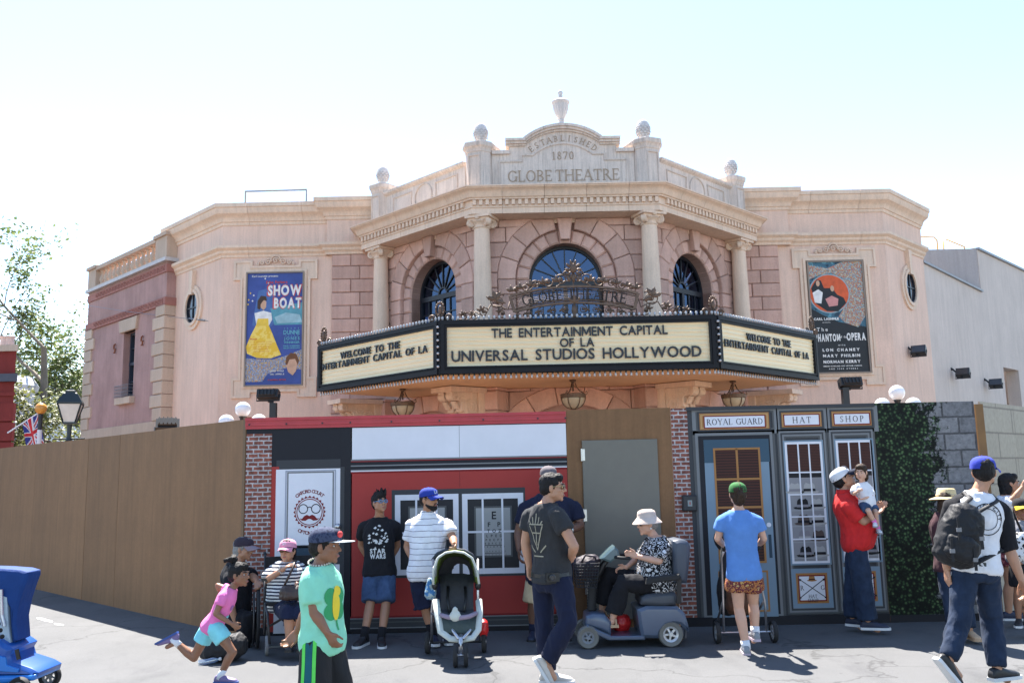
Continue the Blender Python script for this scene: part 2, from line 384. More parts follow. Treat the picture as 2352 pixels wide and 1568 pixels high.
# serif capitals from strokes in a unit-height box: V/H/D bars, arcs (thick on the flanks), serifs
SER = {
 'A': (.86, [('b', .08, 0, .43, 1, .05), ('b', .43, 1, .78, 0, .12), ('b', .21, .36, .63, .36, .05), ('s', .08, 0, .13), ('s', .78, 0, .15)]),
 'B': (.68, [('b', .14, 0, .14, 1, .12), ('a', .30, .75, .27, .25, 90, -90, .11, .05), ('a', .30, .26, .32, .26, 90, -90, .12, .05), ('b', .1, .98, .32, .98, .05), ('b', .1, .51, .32, .51, .05), ('b', .1, .02, .32, .02, .05), ('s', .14, 0, .12), ('s', .14, 1, .12)]),
 'C': (.80, [('a', .44, .5, .40, .5, 40, 320, .12, .05), ('b', .745, .78, .745, .98, .04)]),
 'D': (.82, [('b', .14, 0, .14, 1, .12), ('a', .30, .5, .46, .49, 90, -90, .12, .05), ('b', .1, .98, .32, .98, .05), ('b', .1, .02, .32, .02, .05), ('s', .14, 0, .12), ('s', .14, 1, .12)]),
 'E': (.66, [('b', .14, 0, .14, 1, .12), ('b', .1, .97, .58, .97, .05), ('b', .1, .51, .46, .51, .05), ('b', .1, .03, .60, .03, .05), ('b', .575, .80, .575, .99, .035), ('b', .46, .42, .46, .60, .035), ('b', .60, .01, .60, .22, .035), ('s', .14, 0, .1), ('s', .14, 1, .1)]),
 'G': (.86, [('a', .45, .5, .41, .5, 42, 318, .12, .05), ('b', .755, .04, .755, .42, .11), ('s', .755, .42, .12), ('b', .75, .78, .75, .98, .04)]),
 'H': (.90, [('b', .15, 0, .15, 1, .12), ('b', .75, 0, .75, 1, .12), ('b', .15, .52, .75, .52, .05), ('s', .15, 0, .13), ('s', .15, 1, .13), ('s', .75, 0, .13), ('s', .75, 1, .13)]),
 'I': (.34, [('b', .17, 0, .17, 1, .12), ('s', .17, 0, .13), ('s', .17, 1, .13)]),
 'L': (.66, [('b', .15, 0, .15, 1, .12), ('b', .1, .03, .60, .03, .05), ('b', .60, .01, .60, .24, .035), ('s', .15, 0, .1), ('s', .15, 1, .13)]),
 'O': (.90, [('a', .45, .5, .41, .5, 0, 360, .12, .05)]),
 'P': (.66, [('b', .15, 0, .15, 1, .12), ('a', .30, .73, .30, .26, 90, -90, .12, .05), ('b', .1, .98, .32, .98, .05), ('b', .1, .47, .32, .47, .05), ('s', .15, 0, .14), ('s', .15, 1, .1)]),
 'R': (.80, [('b', .15, 0, .15, 1, .12), ('a', .30, .74, .28, .25, 90, -90, .12, .05), ('b', .1, .98, .32, .98, .05), ('b', .1, .49, .32, .49, .05), ('b', .38, .48, .72, .02, .11), ('s', .15, 0, .13), ('s', .15, 1, .1), ('s', .74, 0, .09)]),
 'S': (.58, [('a', .29, .74, .21, .25, 30, 275, .10, .06), ('a', .29, .26, .23, .25, 95, -150, .10, .06), ('b', .49, .78, .49, .98, .035), ('b', .07, .02, .07, .24, .035)]),
 'T': (.76, [('b', .38, 0, .38, 1, .12), ('b', .05, .97, .71, .97, .05), ('b', .06, .76, .06, .99, .035), ('b', .70, .76, .70, .99, .035), ('s', .38, 0, .14)]),
 'U': (.84, [('b', .14, .3, .14, 1, .12), ('b', .68, .3, .68, 1, .06), ('a', .41, .32, .27, .32, 180, 360, .11, .06), ('s', .14, 1, .13), ('s', .68, 1, .11)]),
 'Y': (.80, [('b', .40, 0, .40, .48, .12), ('b', .40, .46, .08, 1, .12), ('b', .40, .46, .72, 1, .05), ('s', .40, 0, .14), ('s', .08, 1, .13), ('s', .72, 1, .1)]),
 '1': (.46, [('b', .24, 0, .24, 1, .11), ('b', .08, .84, .24, .98, .05), ('s', .24, 0, .14)]),
 '8': (.60, [('a', .30, .76, .18, .24, 0, 360, .08, .05), ('a', .30, .27, .23, .27, 0, 360, .10, .05)]),
 '7': (.58, [('b', .06, .96, .54, .96, .07), ('b', .53, .95, .22, 0, .10), ('b', .06, .80, .06, .98, .035)]),
 '0': (.62, [('a', .31, .5, .26, .5, 0, 360, .11, .05)]),
}
def serif(mb, ch, mp, h, d0, d1, bold=1.0):
    wd, st = SER[ch]; e = 0
    class FR: pass
    fr = lambda u, d, z: mp(u, z, d)
    for q in st:
        e += 1; dd = d1 + e * .00025
        if q[0] == 'b':
            _, x0, y0, x1, y1, wt = q; strip(mb, fr, [(x0 * h, y0 * h), (x1 * h, y1 * h)], wt * h * bold, d0, dd)
        elif q[0] == 's':
            _, x, y, ln = q; yy = y + (.018 if y < .5 else -.018)
            strip(mb, fr, [((x - ln) * h, yy * h), ((x + ln) * h, yy * h)], .045 * h * bold, d0, dd)
        else:
            _, cx, cy, rx, ry, a0, a1, w1, w0 = q; n = max(8, int(abs(a1 - a0) / 15)); vs = []
            for i in range(n + 1):
                a = R(a0 + (a1 - a0) * i / n); c, s_ = math.cos(a), math.sin(a); wt = (w0 + (w1 - w0) * abs(c)) * bold
                for k_, dk in ((0, d0), (wt, d0), (wt, dd), (0, dd)):
                    vs.append(mp((cx + (rx - k_) * c) * h, (cy + (ry - min(k_, ry * .6)) * s_) * h, dk))
            fs = [(i * 4 + j, i * 4 + (j + 1) % 4, i * 4 + 4 + (j + 1) % 4, i * 4 + 4 + j) for i in range(n) for j in range(4)]
            if abs(a1 - a0) < 359: fs += [(0, 1, 2, 3), (n * 4, n * 4 + 1, n * 4 + 2, n * 4 + 3)]
            mb.add(vs, fs)
    return wd * h
def serif_line(text, fr, u_mid, z, h, d0, d1, name, mat, parent, width=None, track=.08, space=.4, bold=1.0):
    """one mesh per letter"""
    ws = [(SER[c][0] if c != ' ' else space) * h for c in text]; tot = sum(ws) + track * h * (len(text) - 1)
    gap = track * h
    if width: gap += (width - tot) / max(1, len(text) - 1); tot = width
    u = u_mid - tot / 2
    for c, wd in zip(text, ws):
        if c != ' ':
            mb = MB(); serif(mb, c, lambda a, b, d, u=u: fr(u + a, d, z + b), h, d0, d1, bold); mb.obj(name, mat, parent)
        u += wd + gap
def sans_line(text, key, fr, u0_, z, h, d0, d1, name, mat, parent, width=None, track=.1, space=.45, xs=1.0, joined=False, mid=False):
    ws = [gwidth(c, key, h, xs) if c != ' ' else space * h for c in text]; gap = track * h; tot = sum(ws) + gap * (len(text) - 1)
    if width:
        gl = sum(wd for c, wd in zip(text, ws) if c != ' '); rest = tot - gl; k_ = (width - rest) / gl
        if k_ < 1: xs *= k_; ws = [wd * k_ if c != ' ' else wd for c, wd in zip(text, ws)]; tot = width
        else: gap += (width - tot) / max(1, len(text) - 1); tot = width
    u = u0_ - (tot / 2 if mid else 0); J = MB()
    for c, wd in zip(text, ws):
        if c != ' ':
            mb = J if joined else MB(); glyph(mb, c, key, lambda a, b, d, u=u: fr(u + a, d, z + b), h, d0, d1, xs)
            if not joined: mb.obj(name, mat, parent)
        u += wd + gap
    if joined: J.obj(name, mat, parent)['kind'] = 'stuff'
# ================================================================== GROUND
def asphalt():
    m, n, l, p = nodes_of('asphalt'); v = tcoord(n, l)
    c = ramp(n, l, noise_n(n, l, v, .55, 6, .62), [(.3, (.088, .089, .091)), (.7, (.118, .118, .120))])
    g = ramp(n, l, noise_n(n, l, v, 150, 3, .8), [(.32, (.62,) * 3), (.68, (1.25,) * 3)]); c = mix(n, l, 1, c, g, 'MULTIPLY')
    # scuffs and old stains
    st = ramp(n, l, noise_n(n, l, tcoord(n, l, 'Object', (1, .45, 1)), 1.9, 6, .72), [(.52, (1, 1, 1)), (.72, (.74, .74, .76))]); c = mix(n, l, 1, c, st, 'MULTIPLY')
    vo = n.new('ShaderNodeTexVoronoi'); vo.feature = 'DISTANCE_TO_EDGE'; vo.inputs['Scale'].default_value = .33
    wv = n.new('ShaderNodeVectorMath'); wv.operation = 'ADD'; nz = n.new('ShaderNodeTexNoise'); nz.inputs['Scale'].default_value = 2.2; nz.inputs['Detail'].default_value = 6
    l.new(v, nz.inputs['Vector']); sc = n.new('ShaderNodeVectorMath'); sc.operation = 'SCALE'; sc.inputs['Scale'].default_value = .8
    l.new(nz.outputs['Color'], sc.inputs[0]); l.new(v, wv.inputs[0]); l.new(sc.outputs[0], wv.inputs[1]); l.new(wv.outputs[0], vo.inputs['Vector'])
    ck = ramp(n, l, vo.outputs['Distance'], [(.0015, (.45,) * 3), (.006, (1, 1, 1))]); c = mix(n, l, .8, c, ck, 'MULTIPLY')
    gv = n.new('ShaderNodeTexVoronoi'); gv.inputs['Scale'].default_value = 2.6; l.new(v, gv.inputs['Vector']); gs = ramp(n, l, gv.outputs['Distance'], [(.035, (.5,) * 3), (.06, (1, 1, 1))]); c = mix(n, l, .8, c, gs, 'MULTIPLY')
    gw_ = n.new('ShaderNodeTexVoronoi'); gw_.inputs['Scale'].default_value = 1.7; l.new(v, gw_.inputs['Vector']); gs = ramp(n, l, gw_.outputs['Distance'], [(.03, (1.5,) * 3), (.045, (1, 1, 1))]); c = mix(n, l, .7, c, gs, 'MULTIPLY')
    l.new(c, p.inputs['Base Color']); p.inputs['Roughness'].default_value = .88; p.inputs['Specular IOR Level'].default_value = .3
    bump(n, l, p, noise_n(n, l, v, 190, 3, .8), .7, .006); return m
MB().add([(-400, -300, 0), (400, -300, 0), (400, 600, 0), (-400, 600, 0)], [(0, 1, 2, 3)]).obj('ground', asphalt(), at=(0, 0, 0))['kind'] = 'structure'
FC = plain('bounce_terracotta', (.36, .225, .155), .85, var=.2, nscale=3, bscale=40)
MB().add([(-2.9, 10.35, .004), (5.3, 10.35, .004), (14, 19, .004), (-11.4, 19, .004)], [(0, 1, 2, 3)]).obj('forecourt_bounce_sheet', FC)['kind'] = 'structure'  # unseen ground sheet, added to bounce warm light under the marquee
# ================================================================== THEATRE
X0 = 1.052
CREAM = stucco('stucco_cream', (.78, .55, .43), .13, .06, dirt=.06)
TRIM = stucco('cast_trim', (.78, .59, .45), .12, .07, bscale=80, bmp=.25, dirt=.12)
TRIMD = stucco('cast_trim_weathered', (.70, .59, .51), .15, .10, bscale=80, bmp=.3, dirt=.38)
FIN = stucco('finial_stone', (.62, .58, .56), .05, .08, bscale=90, bmp=.25, dirt=.15)
STONE = stucco('pink_sandstone', (.62, .395, .32), .13, .16, rough=.9, bscale=22, bmp=1.0, randv=.17)
MORT = stucco('stone_joint', (.40, .25, .205), .1, .1)
LET = plain('letter_brown', (.36, .265, .19), .8, var=.2)
NAVY = plain('window_frame_dark', (.018, .020, .026), .4, bmp=.05)
PANE = glassmat('window_glass', (.22, .27, .4), .42, gcol=(.13, .18, .27))
CURT = plain('curtain_mauve', (.30, .12, .20), .9, var=.4, nscale=3, stretch=(9, 9, .2))
DARK = plain('unlit_black', (.012, .012, .014), .9, bmp=0)  # near-black: unlit depth of openings put into the colour
th = empty('theatre', (X0, 17, 0), 'cream and pink stone theatre with columns, curved pediment and arched windows behind the barricade', 'theatre')
def P2(u, y): return (u + X0, y)
s7 = math.sqrt(.5)
FF = frame(P2(0, 16.45), (1, 0), (0, -1))                   # front bay
FL = frame(P2(-1.57, 16.45), (-1, 1), (-1, -1))             # bays at 45 degrees
FR_ = frame(P2(1.57, 16.45), (1, 1), (1, -1))
FWL = frame(P2(0, 19), (1, 0), (0, -1))                     # wings
# (u grows away from the axis in FL)
BL = 3.125                                                  # length of a 45 degree bay
def block(parent, fr, poly, d0=-.11, d1=.03, ch=.014, name='stone_block', mat=None):
    if len(poly) < 3: return
    a = abs(sum(poly[i][0] * poly[(i + 1) % len(poly)][1] - poly[(i + 1) % len(poly)][0] * poly[i][1] for i in range(len(poly)))) / 2
    if a < .004: return
    mb = MB(); mb.prism(poly, fr, d0, d1 + rnd.uniform(-.006, .006), ch if a > .02 else .004); return mb.obj(name, mat or STONE, parent)
def arch_bay(fr, ua, ub, z0, z1, cu, sprg, r1, r2, r3, wallname, course=.292, nv=11, nw=9, key=True, recess=.06, jamb=True, deep=.36):
    """coursed stone bay with an arched opening; wall mesh behind, every stone a block of its own"""
    g = .0055
    wall = MB(); n = 20
    # recessed joint bed with the opening cut out
    lo = [(ua, z0), (cu - r1, z0)] + [(cu - r1, sprg)] + arc(cu, sprg, r1, 180, 90, n // 2) + [(cu, z1), (ua, z1)]
    hi = [(ub, z0), (cu + r1, z0)] + [(cu + r1, sprg)] + arc(cu, sprg, r1, 0, 90, n // 2) + [(cu, z1), (ub, z1)]
    for pl in (lo, hi): wall.prism(pl, fr, -deep, -.09)
    wo = wall.obj(wallname, MORT, th)
    # coursed stones outside radius r3
    k = int(math.ceil((z1 - z0) / course)); 
    for i in range(k):
        a, b = z0 + i * course + g, min(z0 + (i + 1) * course - g, z1 - .004)
        if b - a < .03: continue
        for sgn, lim in ((-1, ua), (1, ub)):
            L_ = abs(lim - cu)
            def xin(z): return r3 if z < sprg else (math.sqrt(max(0, r3 * r3 - (z - sprg) ** 2)))
            if min(xin(a), xin(b)) > L_ - .03: continue
            inn = [(xin(a + (b - a) * t / 4) + g, a + (b - a) * t / 4) for t in range(5)]
            inn = [(min(x, L_), z) for x, z in inn]
            w_ = L_ - min(x for x, z in inn)
            cuts = []
            if w_ > .62: cuts = [L_ - (.30 if i % 2 else .44)]
            if w_ > 1.05: cuts = [L_ - (.34 if i % 2 else .52), L_ - (.34 if i % 2 else .52) - .5]
            outer = L_
            base = inn + [(L_, b), (L_, a)]
            prev = L_
            for c_ in cuts + [None]:
                pl = [(min(x, prev - g), z) for x, z in base]
                if c_ is not None: pl = [(max(x, c_ + g), z) for x, z in pl]; nx = c_
                pl2 = []
                for q in pl:
                    if not pl2 or (abs(q[0] - pl2[-1][0]) + abs(q[1] - pl2[-1][1])) > 1e-5: pl2.append(q)
                block(wo, fr, [(cu + sgn * x, z) for x, z in pl2])
                if c_ is not None: prev = c_
    # long voussoirs r2..r3
    kw = .12
    for i in range(nw):
        a0, a1 = 180 * i / nw, 180 * (i + 1) / nw; gg = math.degrees(g / r3)
        if key and i == nw // 2: continue
        pl = arc(cu, sprg, r3, a0 + gg, a1 - gg, 4) + arc(cu, sprg, r2 + .01, a1 - gg * 1.3, a0 + gg * 1.3, 4)
        pl = clip(pl, 0, 1, z1 - .004); pl = clip(pl, 1, 0, ub - g); pl = clip(pl, -1, 0, -(ua + g)); block(wo, fr, pl)
    # inner archivolt, set back
    for i in range(nv):
        a0, a1 = 180 * i / nv, 180 * (i + 1) / nv; gg = math.degrees(g / r2)
        pl = arc(cu, sprg, r2, a0 + gg, a1 - gg, 4) + arc(cu, sprg, r1, a1 - gg * 1.3, a0 + gg * 1.3, 4)
        block(wo, fr, pl, -deep, -recess + .02, .03)
    if jamb:
        k = int((sprg - z0) / course) + 1
        for i in range(k):
            b = sprg - i * course - g; a = max(sprg - (i + 1) * course + g, z0)
            if b - a < .04: continue
            for sg in (-1, 1):
                block(wo, fr, [(cu + sg * (r1), a), (cu + sg * r2, a), (cu + sg * r2, b), (cu + sg * r1, b)], -deep, -recess + .02, .03)
                block(wo, fr, [(cu + sg * (r2 + .01), a), (cu + sg * (r3 - g), a), (cu + sg * (r3 - g), b), (cu + sg * (r2 + .01), b)])
    if key:
        h = min(z1 - .002, sprg + r3 + .1); t0 = .085; t1 = .145
        block(wo, fr, [(cu - t0, sprg + r1 + .04), (cu + t0, sprg + r1 + .04), (cu + t1, h), (cu - t1, h)], -deep + .1, .085, .012, 'keystone')
    return wo
wf = arch_bay(FF, -1.57, 1.57, 3.75, 6.525, 0, 5.37, .70, .95, 1.30, 'stone_wall')
wl = arch_bay(FL, 0, BL, 3.75, 6.525, BL / 2, 5.37, .70, .95, 1.30, 'stone_wall')
wr = arch_bay(FR_, 0, BL, 3.75, 6.525, BL / 2, 5.37, .70, .95, 1.30, 'stone_wall')
# arched windows
def arch_window(fr, cu, sprg, r_, z0, curtains):
    d = -.345
    f = MB(); t = .055
    path = [(cu - r_ + t / 2, z0)] + arc(cu, sprg, r_ - t / 2, 180, 0, 24) + [(cu + r_ - t / 2, z0)]
    strip(f, fr, path, t, d - .05, d + .05)
    fo = f.obj('arched_window', NAVY, th)
    b = MB(); strip(b, fr, [(cu - r_ + t, sprg - .03), (cu + r_ - t, sprg - .03)], .10, d - .04, d + .045)
    strip(b, fr, [(cu, z0), (cu, sprg - .08)], .075, d - .038, d + .04)
    b.obj('transom', NAVY, fo)
    for i in range(1, 8):
        a = R(180 * i / 8); m_ = MB(); strip(m_, fr, [(cu + .13 * math.cos(a), sprg + .02 + .13 * math.sin(a)), (cu + (r_ - t) * math.cos(a), sprg + .02 + (r_ - t) * math.sin(a))], .022, d - .02, d + .025)
        m_.obj('glazing_bar', NAVY, fo)
    h = MB(); strip(h, fr, arc(cu, sprg + .02, .13, 0, 180, 10), .03, d - .02, d + .028); h.obj('fan_hub', NAVY, fo)
    for sg in (-1, 1):
        for q in (.22, .44):
            m_ = MB(); strip(m_, fr, [(cu + sg * q, z0), (cu + sg * q, sprg - .08)], .022, d - .02, d + .024); m_.obj('glazing_bar', NAVY, fo)
        for z in (sprg - .36, sprg - .64, sprg - .92):
            m_ = MB(); strip(m_, fr, [(cu + sg * .04, z), (cu + sg * (r_ - t), z)], .022, d - .02, d + .022); m_.obj('glazing_bar', NAVY, fo)
    g = MB(); pl = [(cu + r_ - .02, z0)] + arc(cu, sprg, r_ - .02, 0, 180, 20) + [(cu - r_ + .02, z0)]
    g.prism(pl, fr, d - .008, d); g.obj('pane', PANE, fo)
    bk = MB(); bk.prism([(cu - r_ - .1, z0), (cu + r_ + .1, z0), (cu + r_ + .1, sprg + r_ + .1), (cu - r_ - .1, sprg + r_ + .1)], fr, d - .55, d - .5); bk.obj('unlit_backing', DARK, fo)  # black board stands in for the unlit room
    for sg in curtains:
        c = MB(); n = 14; vs = []
        for z in (z0, sprg - .2, sprg + .25, sprg + .6):
            for i in range(n + 1):
                u = cu + sg * (.66 - .34 * i / n * (1 if z > sprg - .3 else .75)); vs.append(fr(u, d - .22 + .035 * math.sin(i * 2.1), z))
        c.add(vs, [(q * (n + 1) + i, q * (n + 1) + i + 1, (q + 1) * (n + 1) + i + 1, (q + 1) * (n + 1) + i) for q in range(3) for i in range(n)])
        c.obj('curtain', CURT, fo, smooth=True)
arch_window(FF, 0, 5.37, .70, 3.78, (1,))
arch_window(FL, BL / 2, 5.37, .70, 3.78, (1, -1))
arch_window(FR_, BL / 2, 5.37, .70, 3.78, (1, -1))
# ---- entablature over the columns, cut into cast lengths
PATH = [P2(-3.78, 19.2), P2(-3.78, 18.66), P2(-1.57, 16.45), P2(1.57, 16.45), P2(3.78, 18.66), P2(3.78, 19.2)]
ENT = [(.0, 6.527), (.45, 6.527), (.45, 6.635), (.47, 6.64), (.47, 6.655), (.44, 6.66), (.44, 6.785), (.50, 6.79), (.505, 6.815), (.53, 6.825), (.55, 6.86), (.565, 6.90), (.60, 6.94), (.655, 6.965), (.66, 6.985), (.68, 6.985), (.68, 7.01), (.2, 7.06), (0, 7.06)]
def cut_path(path, step, skipends=True):
    """split a plan path into lengths; a corner always stays inside a length"""
    P_ = [Vector(p) for p in path]; segs = []; cur = [P_[0]]
    for i in range(len(P_) - 1):
        a, b = P_[i], P_[i + 1]; L_ = (b - a).length; k = max(1, round(L_ / step)); t = (b - a) / L_
        cuts = [L_ * (j + .5) / k for j in range(k)] if L_ > step * .7 else []
        for c in cuts:
            q = a + t * c; cur.append(q - t * .003); segs.append(cur); cur = [q + t * .003]
        cur.append(b)
    segs.append(cur); return segs
def sweep_parts(name, prof, path, mat, step, parent=th, smooth=True):
    for sg in cut_path(path, step):
        pts = [sg[0]] + [p for i, p in enumerate(sg[1:-1])] + [sg[-1]]
        mb = MB(); mb.sweep(prof, pts); mb.obj(name, mat, parent, smooth=smooth, autos=28)
sweep_parts('entablature_block', ENT, PATH, TRIM, .78)
MB().sweep([(-.3, 6.45), (.0, 6.45), (.0, 6.535), (.42, 6.535), (.42, 6.97), (-.3, 6.99)], PATH).obj('entablature_core', TRIM, th)
dn = MB().box((0, 0, 0), (.062, .055, .095)).mesh('dentil', TRIM)
def dentils(fr, ua, ub, d, z):
    k = int((ub - ua) / .118); a = math.atan2(fr.u.y, fr.u.x)
    for i in range(k):
        put('dentil', dn, th, fr(ua + (ub - ua) * (i + .5) / k, d, z), (0, 0, a))
dentils(FF, -1.76, 1.76, .467, 6.735); dentils(FL, -.02, BL + .17, .467, 6.735); dentils(FR_, -.02, BL + .17, .467, 6.735)
# ---- columns
def volute(mb, c, ax_u, nrm, r_, thick):
    """scroll disc with a raised spiral on both faces"""
    c = Vector(c); up = Vector((0, 0, 1))
    f = lambda a, d, z: c + ax_u * a + nrm * d + up * z
    mb.prism(arc(0, 0, r_ * .92, 0, 342, 18), f, -thick / 2, thick / 2)
    for sg in (1, -1):
        mb.tube([f(a, sg * thick / 2, z) for a, z in spiral((0, 0), r_ * .86, 2.2, 1.57, sg, 34)], [.013] * 18 + [.010] * 17, 6)
def column(x, y, outward):
    o = Vector(outward).normalized(); o3 = Vector((o.x, o.y, 0)); sd = Vector((-o.y, o.x, 0)); c = Vector((x, y, 0))
    sh = MB(); zb, zt = 4.42, 6.30
    sh.lathe([(.185, zb), (.185, zb + .03)] + [(.172 - .026 * (i / 10) ** 1.6, zb + .06 + (zt - zb - .06) * i / 10) for i in range(11)], c, 28)
    co = sh.obj('column', TRIM, th, smooth=True, autos=40)
    b = MB(); b.lathe([(.25, 4.30), (.25, 4.33), (.262, 4.35), (.25, 4.375), (.215, 4.385), (.225, 4.405), (.205, 4.425), (.19, 4.44)], c, 28)
    b.box(c + Vector((0, 0, 4.1)), (.52, .52, .40), Matrix((sd, o3, Vector((0, 0, 1)))).transposed()); b.obj('column_base', TRIM, co, smooth=True, autos=35)
    k = MB(); k.lathe([(.150, 6.285), (.165, 6.30), (.165, 6.315), (.15, 6.325), (.15, 6.35), (.175, 6.38), (.215, 6.41), (.20, 6.43)], c, 24)
    k.box(c + Vector((0, 0, 6.498)), (.50, .46, .05), Matrix((sd, o3, Vector((0, 0, 1)))).transposed())
    k.box(c + Vector((0, 0, 6.452)), (.42, .36, .045), Matrix((sd, o3, Vector((0, 0, 1)))).transposed())
    for su in (-1, 1):
        for so_ in (-1, 1):
            dg = (sd * su + o3 * so_ * .75).normalized(); tg = Vector((-dg.y, dg.x, 0))
            volute(k, c + dg * .205 + Vector((0, 0, 6.395)), dg, tg, .088, .075)
    for i in range(7):
        a = 6.28318 * i / 7; k.ell(c + Vector((.17 * math.cos(a), .17 * math.sin(a), 6.41)), (.03, .03, .03), 6, 4)
    k.ell(c + o3 * .21 + Vector((0, 0, 6.48)), (.045, .03, .05), 8, 6)
    k.obj('capital', TRIM, co, smooth=True, autos=50)
for sg in (-1, 1):
    column(X0 + sg * 1.575, 16.22, (sg * .38, -.92)); column(X0 + sg * 3.80, 18.40, (sg * s7, -s7))
# ---- parapet, piers, pediment
PAR = [(-.25, 7.0), (.13, 7.0), (.13, 7.66), (.155, 7.675), (.19, 7.70), (.20, 7.72), (.20, 7.75), (-.28, 7.77)]
for pts in ([P2(-3.78, 18.9), P2(-3.78, 18.66), P2(-1.8, 16.68)], [P2(1.8, 16.68), P2(3.78, 18.66), P2(3.78, 18.9)]):
    MB().sweep(PAR, pts).obj('parapet', TRIMD, th, smooth=True, autos=25)
def bordered(fr, pts, wd, d, name='panel_moulding', mat=TRIMD, closed=True, parent=th):
    mb = MB(); strip(mb, fr, pts, wd, d - .03, d + .012, closed); strip(mb, fr, pts, wd * .45, d - .03, d + .024, closed); return mb.obj(name, mat, parent)
for fr in (FL, FR_):
    d = .13
    bordered(fr, [(.55, 7.17), (1.22, 7.17), (1.22, 7.25)] + arc(1.6, 7.36, .40, 197, 163, 4) + [(1.22, 7.56), (.55, 7.56)], .03, d)
    bordered(fr, [(1.98, 7.17), (2.6, 7.17), (2.6, 7.56), (1.98, 7.56)] + arc(1.6, 7.36, .40, 17, -17, 4), .03, d)
    bordered(fr, arc(1.6, 7.36, .27, 0, 342, 20), .035, d)
def pier(x, y, out, top, ww, dd):
    o = Vector(out).normalized(); fr = frame((x, y), (-o.y, o.x), (o.x, o.y))
    mb = MB(); a = ww / 2
    oc = [(-a, -dd / 2), (-a, dd * .18), (-a * .55, dd / 2), (a * .55, dd / 2), (a, dd * .18), (a, -dd / 2)]
    def ringed(sc, z): return [fr(u * sc, d * sc, z) for u, d in oc]
    lv = [(1, 7.0), (1, top - .2), (1.05, top - .19), (1.06, top - .16), (1.12, top - .12), (1.22, top - .09), (1.24, top - .05), (1.24, top - .02), (1.2, top)]
    vs = [q for s_, z in lv for q in ringed(s_, z)]; n = 6
    fs = [(i * n + j, i * n + (j + 1) % n, (i + 1) * n + (j + 1) % n, (i + 1) * n + j) for i in range(len(lv) - 1) for j in range(n)] + [tuple(range(n)), tuple((len(lv) - 1) * n + j for j in range(n))]
    mb.add(vs, fs); po = mb.obj('pier', TRIMD, th)
    bordered(fr, [(-.11, 7.14), (.11, 7.14), (.11, top - .27), (-.11, top - .27)], .025, dd / 2, parent=po)
def pinecone(x, y, z):
    """artichoke finial: leaf cup, then rows of overlapping scales"""
    mb = MB(); mb.lathe([(.095, z), (.095, z + .02), (.07, z + .05), (.085, z + .12), (.115, z + .18), (.132, z + .26), (.125, z + .34), (.10, z + .40), (.06, z + .44), (.01, z + .455)], (x, y, 0), 20)
    o = mb.obj('pinecone_finial', FIN, th, smooth=True)
    sc = MB()
    for r_ in range(8):
        t = r_ / 7; zz = z + .13 + .29 * t; rr = (.10, .125, .135, .138, .132, .115, .088, .05)[r_]; k = 11 if r_ < 6 else 7
        for j in range(k):
            a = 6.28318 * (j + .5 * (r_ % 2)) / k; c = Vector((x + rr * math.cos(a), y + rr * math.sin(a), zz))
            u_ = Vector((-math.sin(a), math.cos(a), 0)); n_ = Vector((math.cos(a), math.sin(a), .25 + .5 * t)).normalized(); w_ = 3.14 * rr / k * .98 + .004; up = n_.cross(u_)
            if up.z < 0: up = -up
            sc.add([c - up * .03, c - u_ * w_ + up * .0, c + up * .036 + n_ * .008, c + u_ * w_, c + n_ * .016], [(0, 1, 4), (1, 2, 4), (2, 3, 4), (3, 0, 4)])
    sc.obj('scales', FIN, o)
for sg in (-1, 1):
    pier(X0 + sg * 1.60, 16.42, (sg * .38, -.92), 8.0, .50, .50); pinecone(X0 + sg * 1.57, 16.40, 8.0)
    pier(X0 + sg * 3.78, 18.58, (sg * .6, -.8), 7.95, .44, .44); pinecone(X0 + sg * 3.78, 18.55, 7.95)
FP = frame(P2(0, 16.32), (1, 0), (0, -1))
out = [(-1.36, 7.0), (-1.36, 7.83), (-1.03, 7.83), (-1.03, 8.07), (-.72, 8.07)] + arc(0, 7.19, 1.16, 128, 52, 20)[1:-1] + [(.72, 8.07), (1.03, 8.07), (1.03, 7.83), (1.36, 7.83), (1.36, 7.0)]
mb = MB(); mb.prism(out, FP, -.34, 0); ped = mb.obj('pediment', TRIMD, th)
cap = [(-1.10, 8.045), (-.73, 8.045)] + arc(0, 7.165, 1.16, 129, 51, 22) + [(.73, 8.045), (1.10, 8.045)]
for wd, dz, d1 in ((.05, 0, .12), (.05, -.045, .085), (.04, -.085, .04)):
    mb = MB(); strip(mb, FP, [(u, z + dz) for u, z in cap], wd, -.36, d1); mb.obj('pediment_moulding', TRIMD, ped)
for sg in (-1, 1):
    mb = MB(); strip(mb, FP, [(sg * 1.02, 7.82), (sg * 1.36, 7.82)], .07, -.36, .05); mb.obj('shoulder_moulding', TRIMD, ped)
tb = [(-1.22, 7.10), (-1.22, 7.64), (-.80, 7.64), (-.80, 7.76), (-.60, 7.76)] + arc(0, 7.12, .86, 132, 48, 14) + [(.60, 7.76), (.80, 7.76), (.80, 7.64), (1.22, 7.64), (1.22, 7.10)]
bordered(FP, tb, .045, .0, 'tablet_moulding', parent=ped)
serif_line('GLOBE THEATRE', FP, 0, 7.235, .22, -.01, .012, 'letter', LET, ped, width=2.14, bold=.95, space=.2)
serif_line('1870', FP, .0, 7.66, .155, -.01, .012, 'numeral', LET, ped, width=.42, bold=.95)
txt = 'ESTABLISHED'; rm = 1.005
